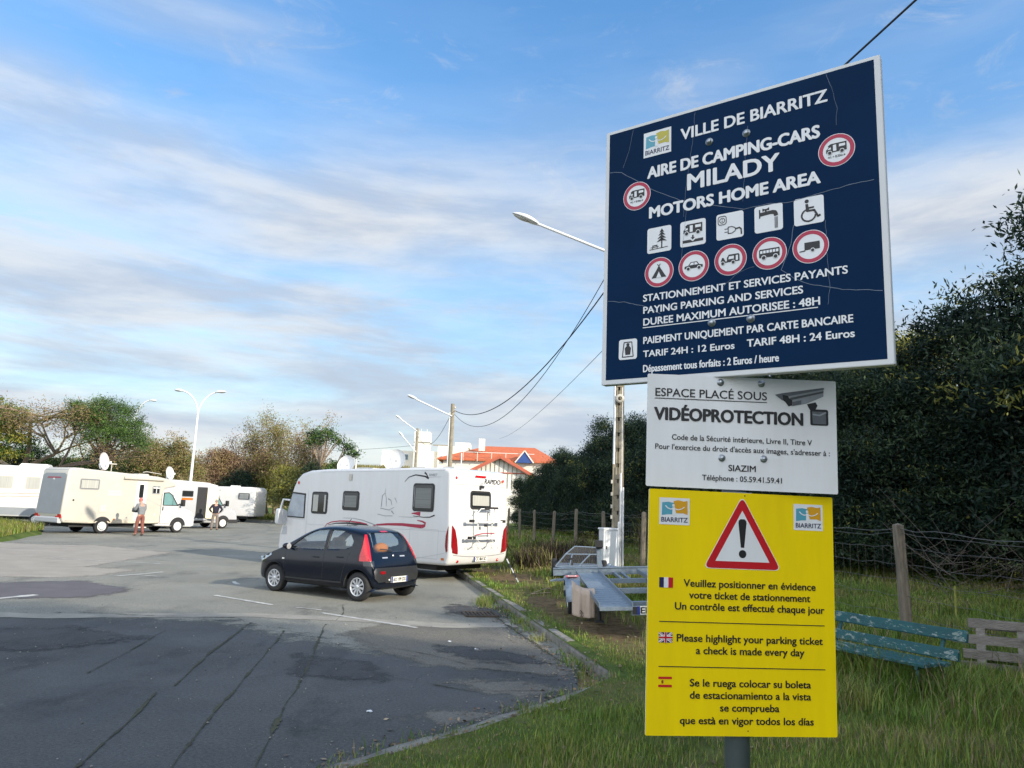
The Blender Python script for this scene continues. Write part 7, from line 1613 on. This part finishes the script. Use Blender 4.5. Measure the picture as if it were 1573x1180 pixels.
# ---- trees across the car park
tree('conifer', 'yellow green conifer cut off by the left edge of the photo', 'tree', (-36.4, 52, 0), [(0, 0, 8.3, 2.6, 2.4, .7), (-.6, 0, 7.2, 3.2, 3, .7), (.6, 0, 6.2, 2.8, 2.6, .6), (-1, 0, 9.3, 1.3, 1.2, .6), (0, 0, 5, 2.6, 2, .8)], 520, 30, .28, .11, ['leaf_gold', 'leaf_pine'], [.6, .4], 11, (0, 0, 5), .25).scale = (.84, .84, .86)
def bare_tree():
    t = thing('bare_tree', 'wide spreading bare brown tree with a forked trunk behind the beige motorhome', 'tree', (-37.0, 56, 0)); rnd = random.Random(21); mb = MB(); tips = []
    def grow(p, d, ln, r, lv):
        q = p + d * ln * .5 + Vector((rnd.uniform(-.1, .1), rnd.uniform(-.1, .1), 0)) * ln; e = p + d * ln; mb.tube([p, q, e], [r, r * .8, r * .6], 6 if lv < 2 else 3, 0, False)
        if lv >= 4: tips.append(e); return
        for k in range((4, 4, 4, 4)[lv]):
            a = rnd.uniform(0, 2 * PI); sp = rnd.uniform(.45, .95) if lv else rnd.uniform(.5, 1.0); o = Vector((math.cos(a), math.sin(a) * .8, rnd.uniform(-.15, .35))); nd = (d * .9 + o * sp + Vector((0, 0, .04))).normalized()
            if lv == 0: nd = Vector(((-1.0, .95, .25, 1.35)[k], rnd.uniform(-.6, .6), (.48, .62, 1.0, .28)[k])).normalized()
            if e.z > 8.2: nd.z = min(nd.z, .1)
            grow(e, nd, ln * (1.15 if lv == 0 else .74) * rnd.uniform(.8, 1.15), r * .58, lv + 1)
    grow(Vector((0, 0, 0)), Vector((.14, 0, 1)).normalized(), 3.9, .34, 0); t.scale = (1.0, 1, .80); mb.build('trunk', 'pale_bark', t)
    C = np.array([tuple(p) for p in tips]); rng = np.random.default_rng(5); n = len(C) * 85; cc = np.repeat(C, 85, 0) + rng.normal(size=(n, 3)) * np.array([.55, .55, .50]) - np.array([0, 0, .22]); a = unit(rng, n); a[:, 2] += .5; a /= np.linalg.norm(a, axis=1)[:, None]; b = np.cross(a, unit(rng, n)); b /= np.linalg.norm(b, axis=1)[:, None]; s = (.055 + .085 * rng.random(n))[:, None]
    quads('crown', cc, a * s, b * s * .26, rng.choice(3, n, p=[.5, .2, .3]), ['leaf_brown', 'leaf_rust', 'leaf_olive'], t)
bare_tree()
tree('pine', 'bright green rounded pine just right of the bare brown tree', 'tree', (-28.2, 52, 0), [(0, 0, 8.6, 2.2, 2, 1.2), (1.5, 0, 7.4, 1.8, 1.7, 1.1), (-1.6, 0, 8.0, 1.7, 1.6, 1.2), (.4, -.5, 6.8, 2.3, 1.9, 1.0), (2.6, 0, 6.2, 1.3, 1.2, .8), (-2.6, 0, 9.0, 1.3, 1.2, .7), (-.6, 0, 9.5, 1.3, 1.2, .6)], 760, 34, .24, .095, ['leaf_pine', 'leaf_mid'], [.8, .2], 31, (0, 0, 5.2), .24, asp=.25, nt=20).scale = (.84, .84, .85)
shr = [  # x, y, height, width, mats, weights, label
    (-41.5, 57, 5.6, 3.0, ['leaf_dark', 'leaf_mid'], [.6, .4], 'dark evergreen shrub under the conifer at the left edge'), (-38.6, 59, 5.4, 2.8, ['leaf_dark', 'leaf_pine'], [.7, .3], 'dark green shrub behind the trunk of the bare brown tree'), (-35.2, 59.5, 5.6, 2.8, ['leaf_mid', 'leaf_pine'], [.5, .5], 'mid green shrub below the bare brown tree, left of the dish'),
    (-31.9, 60, 5.4, 2.6, ['leaf_pine', 'leaf_mid', 'leaf_dark'], [.4, .4, .2], 'green shrub below the rounded pine behind the satellite dish'), (-29.4, 61, 6.0, 2.4, ['leaf_pine', 'leaf_olive'], [.6, .4], 'green and olive shrub right of the rounded pine'), (-27.4, 60, 6.6, 2.5, ['leaf_olive', 'leaf_brown'], [.5, .5], 'olive brown shrub left of the double street lamp'),
    (-26.2, 66, 6.1, 2.4, ['leaf_brown', 'leaf_rust'], [.5, .5], 'rusty brown shrub right behind the double street lamp pole'), (-24.0, 67, 5.8, 2.5, ['leaf_rust', 'leaf_brown', 'leaf_mid'], [.5, .3, .2], 'reddish brown shrub between double lamp and golden bushes'), (-23.2, 64.6, 4.2, 2.0, ['leaf_dark', 'leaf_mid'], [.7, .3], 'low dark green bush above the farthest motorhome'), (-20.2, 66, 4.9, 2.4, ['leaf_olive', 'leaf_gold'], [.7, .3], 'golden olive bush beside the farthest motorhome'),
    (-14.6, 57, 4.4, 1.7, ['leaf_dark', 'leaf_mid'], [.6, .4], 'dark green bush below the leaning pines'), (-16.4, 58.6, 4.2, 2.0, ['leaf_olive', 'leaf_mid', 'leaf_gold'], [.6, .2, .2], 'olive bush left of the leaning pines')]
for i, (x, y, h, w, mt, wt, lb) in enumerate(shr):
    rnd = random.Random(i); ell = [(0, 0, h * .5, w, w * .8, h * .48)] + [(rnd.uniform(-w, w) * .7, rnd.uniform(-.5, .5), h * rnd.uniform(.4, .92), w * rnd.uniform(.35, .55), w * .4, h * rnd.uniform(.12, .22)) for _ in range(7)]
    tree('shrub', lb, 'shrub', (x, y, 0), ell, 560, 26, .24, .088, mt, wt, 200 + i, (0, 0, h * .3), .12, 'shrubs across the car park', nt=14, asp=.35, shell=.35)
def twig_tree(label, loc, h, w, mats, wts, seed, leaves):
    t = thing('thin_tree', label, 'tree', loc, group='thin trees across the car park'); rnd = random.Random(seed); mb = MB(); tips = []
    for s in range(4):
        b = Vector((rnd.uniform(-.5, .5) * w * .5, rnd.uniform(-.5, .5), 0)); top = b + Vector((rnd.uniform(-.5, .5) * w * .7, 0, h * rnd.uniform(.55, .75))); mb.tube([b, b.lerp(top, .5) + Vector((rnd.uniform(-.2, .2), 0, 0)), top], [.13, .09, .05], 6, 0, False)
        for k in range(16):
            p = b.lerp(top, rnd.uniform(.35, 1)); d = Vector((rnd.uniform(-1, 1) * w * .55, rnd.uniform(-1, 1), rnd.uniform(.3, 1) * h * .33)); q = p + d; mb.tube([p, p + d * .5 + Vector((0, 0, .1)), q], [.035, .025, .012], 3, 0, False); tips.append(q)
            for j in range(5):
                e = p + d * rnd.uniform(.4, 1); f = e + Vector((rnd.uniform(-.5, .5), rnd.uniform(-.4, .4), rnd.uniform(.1, .8))); mb.tube([e, f], [.014, .006], 3, 0, False); tips.append(f)
    mb.build('trunk', 'pale_bark', t); C = np.array([tuple(p) for p in tips]); rng = np.random.default_rng(seed); k = leaves * 2; n = len(C) * k; cc = np.repeat(C, k, 0) + rng.normal(size=(n, 3)) * .32; a = unit(rng, n); a[:, 2] += .6; a /= np.linalg.norm(a, axis=1)[:, None]; b = np.cross(a, unit(rng, n)); b /= np.linalg.norm(b, axis=1)[:, None]; s = (.045 + .07 * rng.random(n))[:, None]
    quads('crown', cc, a * s, b * s * .35, rng.choice(len(mats), n, p=wts), mats, t)
twig_tree('golden brown leafy tree behind the gap between the lamp and the leaning pines', (-20.0, 66, 0), 9.0, 4.6, ['leaf_olive', 'leaf_brown', 'leaf_gold'], [.45, .4, .15], 41, 22)
twig_tree('thin reddish tree with bare top twigs, left of the golden brown one', (-22.6, 66.5, 0), 8.2, 3.6, ['leaf_rust', 'leaf_brown'], [.6, .4], 42, 12)
twig_tree('thin almost leafless pinkish tree showing above the shrubs right of the lamp', (-25.0, 68, 0), 7.8, 2.6, ['leaf_rust'], [1.0], 43, 5)
twig_tree('pale twiggy tree directly left of the leaning pines', (-16.8, 61, 0), 8.3, 3.2, ['leaf_brown', 'leaf_olive', 'leaf_rust'], [.4, .3, .3], 44, 12)
def leaning_pines():
    for i, (lb, x, bx, h, ell) in enumerate([('leaning pine with a bare pale trunk and flat green top', -15.2, .9, 6.6, [(.6, 0, 6.9, 1.2, .9, .45), (-.1, 0, 6.3, .8, .7, .35), (1.4, 0, 6.5, .8, .7, .35)]), ('rightmost leaning pine with two small green tufts on bare branches', -14.4, 1.5, 6.0, [(1.7, 0, 6.1, .6, .5, .3), (2.2, 0, 5.5, .55, .5, .28), (.9, 0, 4.6, .5, .5, .5), (.6, 0, 3.9, .6, .5, .6)])]):
        t = thing('leaning_pine', lb, 'tree', (x, 58, 0), group='leaning pines'); o, C = foliage('crown', ell, 90, 20, .20, .13, ['leaf_pine', 'leaf_dark'], [.6, .4], 300 + i, t, asp=.25)
        limbs(t, (-.6, 0, 0), (bx * .6, 0, h * .72), [tuple(C[k]) for k in range(0, 90, 5)], .13, 300 + i, 'pale_bark', bend=.3)
leaning_pines()
# ---- grass
def blades(name, P, H, Wd, mats, mi, lean, seed, tagk='stuff'):
    """curved grass blades, five points each"""
    rng = np.random.default_rng(seed); n = len(P); a = rng.random(n) * 2 * PI; d = np.stack([np.cos(a), np.sin(a), np.zeros(n)], 1); s = np.stack([-np.sin(a), np.cos(a), np.zeros(n)], 1); H = H[:, None]; Wd = Wd[:, None]; le = (lean * (.3 + 1.1 * rng.random(n)))[:, None] * H; up = np.array([0, 0, 1.0])
    V = np.empty((n, 5, 3), np.float32); V[:, 0] = P - s * Wd; V[:, 1] = P + s * Wd; m = P + up * H * .58 + d * le * .35; V[:, 2] = m + s * Wd * .7; V[:, 3] = m - s * Wd * .7; V[:, 4] = P + up * H * .95 + d * le
    me = bpy.data.meshes.new(name); me.vertices.add(n * 5); me.vertices.foreach_set('co', V.ravel()); idx = np.arange(n)[:, None] * 5; L_ = np.concatenate([idx + np.array([0, 1, 2, 3]), idx + np.array([3, 2, 4])], 1).ravel().astype(np.int32); me.loops.add(n * 7); me.loops.foreach_set('vertex_index', L_)
    me.polygons.add(n * 2); st = (np.arange(n)[:, None] * 7 + np.array([0, 4])).ravel().astype(np.int32); me.polygons.foreach_set('loop_start', st); me.polygons.foreach_set('material_index', np.repeat(mi, 2).astype(np.int32))
    for x in mats: me.materials.append(M[x])
    me.update(calc_edges=True); o = mesh_obj(name, me); tag(o, kind=tagk); return o
M['blade_green'] = mat('blade_green', (0.150, 0.245, 0.024), .6, col2=(0.085, 0.155, 0.020), scale=1.2, island=.4, trans=.3)
M['blade_olive'] = mat('blade_olive', (0.26, 0.28, 0.045), .7, col2=(0.17, 0.195, 0.035), scale=1.2, island=.4, trans=.3)
M['blade_dry'] = mat('blade_dry', (0.30, 0.24, 0.12), .8, col2=(0.20, 0.15, 0.08), scale=1.2, island=.4, trans=.2)
M['blade_brown'] = mat('blade_brown', (0.070, 0.048, 0.034), .9, col2=(0.04, 0.03, 0.024), scale=1.2, island=.4, trans=.1)
def verge_grass():
    rnd = random.Random(12); P = []; H = []; Wd = []; mi = []
    def field(n, x0, x1, y0, y1, hs, ws):
        for _ in range(n):
            y = rnd.uniform(y0, y1); x = rnd.uniform(x0, x1); d = x - xk(y)
            if d < .02 + .14 * (y > 8.5): continue
            if x > .72 * y + 1.2: continue
            if rnd.random() < dirt(x, y) * 1.05: continue
            cl = mnoise.noise((x * .8, y * .8, 20)); tall = sst(.0, .5, cl) * .6 + sst(2.2, 4.2, d) * .35 * (y < 12) + .5 * sst(-.2, .25, .28 - abs(x - (FX0 - .179 * y)))
            h = hs * (.45 + .8 * rnd.random() + 1.5 * tall * rnd.random()) * (.55 if d < .8 else 1)
            P.append((x, y, gz(x, y) - .01)); H.append(h); Wd.append(ws * rnd.uniform(.6, 1.3)); c = mnoise.noise((x * .6, y * .6, 40)) + rnd.uniform(-.55, .55); mi.append(0 if c > .06 else 1 if c > -.40 else 2)
    field(105000, -1.4, 7.2, 4.6, 10.5, .075, .0034); field(62000, -.6, 11, 10.5, 17.5, .12, .0065); field(42000, -1.2, 15, 17.5, 30, .15, .012); field(14000, -4, 8, 30, 48, .2, .022)
    blades('grass', np.array(P), np.array(H), np.array(Wd), ['blade_green', 'blade_olive', 'blade_dry'], np.array(mi), .55, 1)
    # rank clumps by the bench, the fence and along the kerb
    P = []; H = []; Wd = []; mi = []
    cl = [(rnd.uniform(2.6, 6.2), rnd.uniform(6.6, 8.6), .25, 60) for _ in range(44)] + [(rnd.uniform(4.6, 6.4), rnd.uniform(8.2, 10.6), .30, 50) for _ in range(26)] + [(3.7 + .95 * u + rnd.uniform(-.25, .12), 8.95 - 1.55 * u + rnd.uniform(-.25, .1), .36, 70) for u in [rnd.random() for _ in range(34)]] + [(xk(y) - rnd.uniform(-.03, .22), y, rnd.uniform(.05, .17), 26) for y in [rnd.uniform(8.7, 16) for _ in range(46)]] + [(xk(y) + rnd.uniform(-.25, .1), y, rnd.uniform(.04, .11), 20) for y in [rnd.uniform(5, 8.6) for _ in range(34)]] + [(xk(15.2) - .22 + rnd.uniform(-.15, .1), 15.2 + rnd.uniform(-.7, .7), .16, 50) for _ in range(10)]
    for x, y, h, n in cl:
        k = rnd.choice((0, 0, 0, 1)); z = gz(x, y) if x > xk(y) else 0
        for _ in range(n):
            P.append((x + rnd.gauss(0, .05 + h * .22), y + rnd.gauss(0, .05 + h * .22), z - .01)); H.append(h * rnd.uniform(.4, 1.25)); Wd.append(rnd.uniform(.003, .0062)); mi.append(k if rnd.random() < .85 else 2)
    blades('tall_grass', np.array(P), np.array(H), np.array(Wd), ['blade_green', 'blade_olive', 'blade_dry'], np.array(mi), .7, 2)
    P = []; H = []; Wd = []; mi = []
    for _ in range(26000):
        x = rnd.uniform(-30, -18.4); y = rnd.uniform(26.5, 40)
        if not inside((x, y), [(-18.5, 27.7), (-19.8, 31.0), (-20.9, 34.2), (-24, 37.6), (-31, 43), (-31, 25.5)]): continue
        P.append((x, y, .16)); H.append(rnd.uniform(.14, .42)); Wd.append(rnd.uniform(.010, .020)); mi.append(rnd.choice((0, 1, 1, 3, 2)))
    M['blade_lime'] = mat('blade_lime', (0.22, 0.24, 0.035), .7, col2=(.13, .16, .03), scale=.8, island=.35, trans=.35)
    blades('island_grass', np.array(P), np.array(H), np.array(Wd), ['blade_green', 'blade_olive', 'blade_dry', 'blade_lime'], np.array(mi), .5, 3)
    P = []; H = []; Wd = []; mi = []
    for _ in range(16000):
        P.append((rnd.uniform(-45, -6), 63.2 + abs(rnd.gauss(0, 3)), .2)); H.append(rnd.uniform(.2, .55)); Wd.append(rnd.uniform(.02, .05)); mi.append(rnd.choice((0, 0, 1, 2)))
    blades('bank_grass', np.array(P), np.array(H), np.array(Wd), ['blade_lime', 'blade_green', 'blade_dry'], np.array(mi), .5, 4)
    P = []; H = []; Wd = []; mi = []
    for _ in range(9000):
        x = rnd.uniform(-32, -16); y = rnd.uniform(96, 124); P.append((x, y, hill(x, y) - .15)); H.append(rnd.uniform(.5, 1.1)); Wd.append(rnd.uniform(.04, .09)); mi.append(rnd.choice((0, 0, 1)))
    blades('dune_grass', np.array(P), np.array(H), np.array(Wd), ['blade_dry', 'blade_olive'], np.array(mi), .4, 5)
verge_grass()
def dry_shrubs():
    for i, (x, y, h, w) in enumerate([(.75, 21.6, .75, .55), (1.5, 22.4, .95, .7), (2.3, 22.9, .95, .6), (1.05, 23.6, .85, .7), (5.2, 27.0, 1.7, .5)]):
        rnd = random.Random(500 + i); n = 900; z = gz(x, y); P = np.array([(x + rnd.gauss(0, w * .45), y + rnd.gauss(0, w * .4), z - .02 + rnd.random() * h * .45) for _ in range(n)]); H = np.array([h * rnd.uniform(.25, .62) for _ in range(n)]); Wd = np.array([rnd.uniform(.006, .013) for _ in range(n)]); mi = np.array([0 if rnd.random() < (.75 if i < 4 else .2) else 1 if rnd.random() < .6 else 2 for _ in range(n)])
        o = blades('dry_shrub', P, H, Wd, ['blade_brown', 'blade_olive', 'blade_dry'], mi, .8, 600 + i, 'thing'); tag(o, ('low dark withered shrub nearest the white motorhome on the verge', 'dark withered shrub second from the white motorhome', 'withered dark shrub in front of the third fence post', 'withered shrub half hidden behind the others on the verge', 'pale dry reed clump just right of the concrete utility pole')[i], 'shrub', 'withered shrubs on the verge')
dry_shrubs()
def brushwood():
    rnd = random.Random(77); mb = MB()
    for _ in range(250):
        y = rnd.uniform(14.2, 19.0); x = rnd.uniform(.52, .86) * y + .6; z = gz(x, y); a = rnd.uniform(0, 2 * PI); l = rnd.uniform(.5, 1.7); e = Vector((math.cos(a) * l, math.sin(a) * l * .6, rnd.uniform(-.1, .9) * l)); p = Vector((x, y, z + rnd.uniform(0, .9))); r = rnd.uniform(.003, .008); mb.tube([p, p + e * .5 + Vector((rnd.uniform(-.1, .1), 0, rnd.uniform(-.1, .15))), p + e], [r, r * .8, r * .4], 4, 0, False)
    tag(mb.build('brushwood', mat('dead_wood', (.17, .145, .12), .95, col2=(.08, .065, .055), scale=6)), kind='stuff')
    rng = np.random.default_rng(9); C = []
    for _ in range(5200):
        y = rnd.uniform(13.2, 24); x = (FX0 - .179 * y) + 1.6 + abs(rnd.gauss(1.6, 2.4)); C.append((x, y, gz(x, y) + .02 + .05 * rnd.random()))
    for _ in range(800):
        y = rnd.uniform(5.5, 15); d = rnd.gauss(-.22, .22) if rnd.random() < .7 else rnd.uniform(0, 3); x = xk(y) + d; C.append((x, y, (gz(x, y) if d > 0 else 0) + .012))
    C = np.array(C); n = len(C); a = unit(rng, n); a[:, 2] *= .25; b = np.cross(a, np.array([0, 0, 1.0]) + .3 * rng.normal(size=(n, 3))); b /= np.linalg.norm(b, axis=1)[:, None]; s = (.016 + .022 * rng.random(n))[:, None]
    leaf('leaf_fallen', (.20, .13, .075), (.10, .065, .04), .5, .0); leaf('leaf_fallen_pale', (.34, .27, .18), (.2, .15, .1), .4, 0)
    o = quads('fallen_leaves', C, a * s, b * s * .6, rng.choice(2, n, p=[.75, .25]), ['leaf_fallen', 'leaf_fallen_pale']); tag(o, kind='stuff')
    mb = MB(); mb.tube([(.62, 15.9, gz(.62, 15.9) + .02), (.9, 16.2, gz(.9, 16.2) + .06), (1.2, 16.15, gz(1.2, 16.15) + .02)], [.015, .012, .006], 6); mb.tube([(.55, 15.7, gz(.55, 15.7) + .02), (.95, 15.75, gz(.95, 15.75) + .04)], [.02, .008], 6); tag(mb.build('fallen_branch', 'pale_bark'), 'forked grey fallen branch lying on the bare earth beside the kerb', 'branch')
    for i, (x, y, z, lb) in enumerate([(-.35, 10.4, 0, 'small white crumpled paper scrap on the asphalt, nearest the kerb corner'), (-.75, 10.9, 0, 'small flat white scrap on the asphalt below the drain grate'), (-1.2, 7.2, 0, 'white scrap on the shaded asphalt near the edging'), (1.9, 9.7, 1, 'small pale crumpled scrap on the verge left of the yellow sign')]):
        m = MB(); rr = random.Random(i); rows = [[(.016 * (p - 1.5) + rr.uniform(-.006, .006), .013 * (q - 1.5) + rr.uniform(-.006, .006), .008 + rr.uniform(-.007, .009)) for p in range(4)] for q in range(4)]; m.grid(rows, 0, False); o = m.build('paper_scrap', 'pvc'); o.location = (x, y, gz(x, y) if z else .002); tag(o, lb, 'litter')
brushwood()
def grit():
    rnd = random.Random(31); mb = MB()
    for k in range(1500):
        if k < 900: y = rnd.uniform(5.2, 16); x = xk(y) - abs(rnd.gauss(0, .35)) - .02
        else: x = rnd.uniform(-7, 1); y = rnd.uniform(5.5, 14)
        if x > xk(y) - .01: continue
        r = rnd.choice((.004, .005, .006, .008, .012)); c = Vector((x, y, r * .5 + .004)); d = [Vector((rnd.uniform(.6, 1.3) * r, 0, 0)), Vector((0, rnd.uniform(.6, 1.3) * r, 0)), Vector((0, 0, rnd.uniform(.5, .9) * r))]
        mb.add([c + d[0], c - d[0], c + d[1], c - d[1], c + d[2], c - d[2]], [(0, 2, 4), (2, 1, 4), (1, 3, 4), (3, 0, 4), (2, 0, 5), (1, 2, 5), (3, 1, 5), (0, 3, 5)])
    tag(mb.build('grit', mat('grit_stone', (.26, .24, .21), .9, island=.5, var=.3, scale=3), fix=False), kind='stuff')
grit()
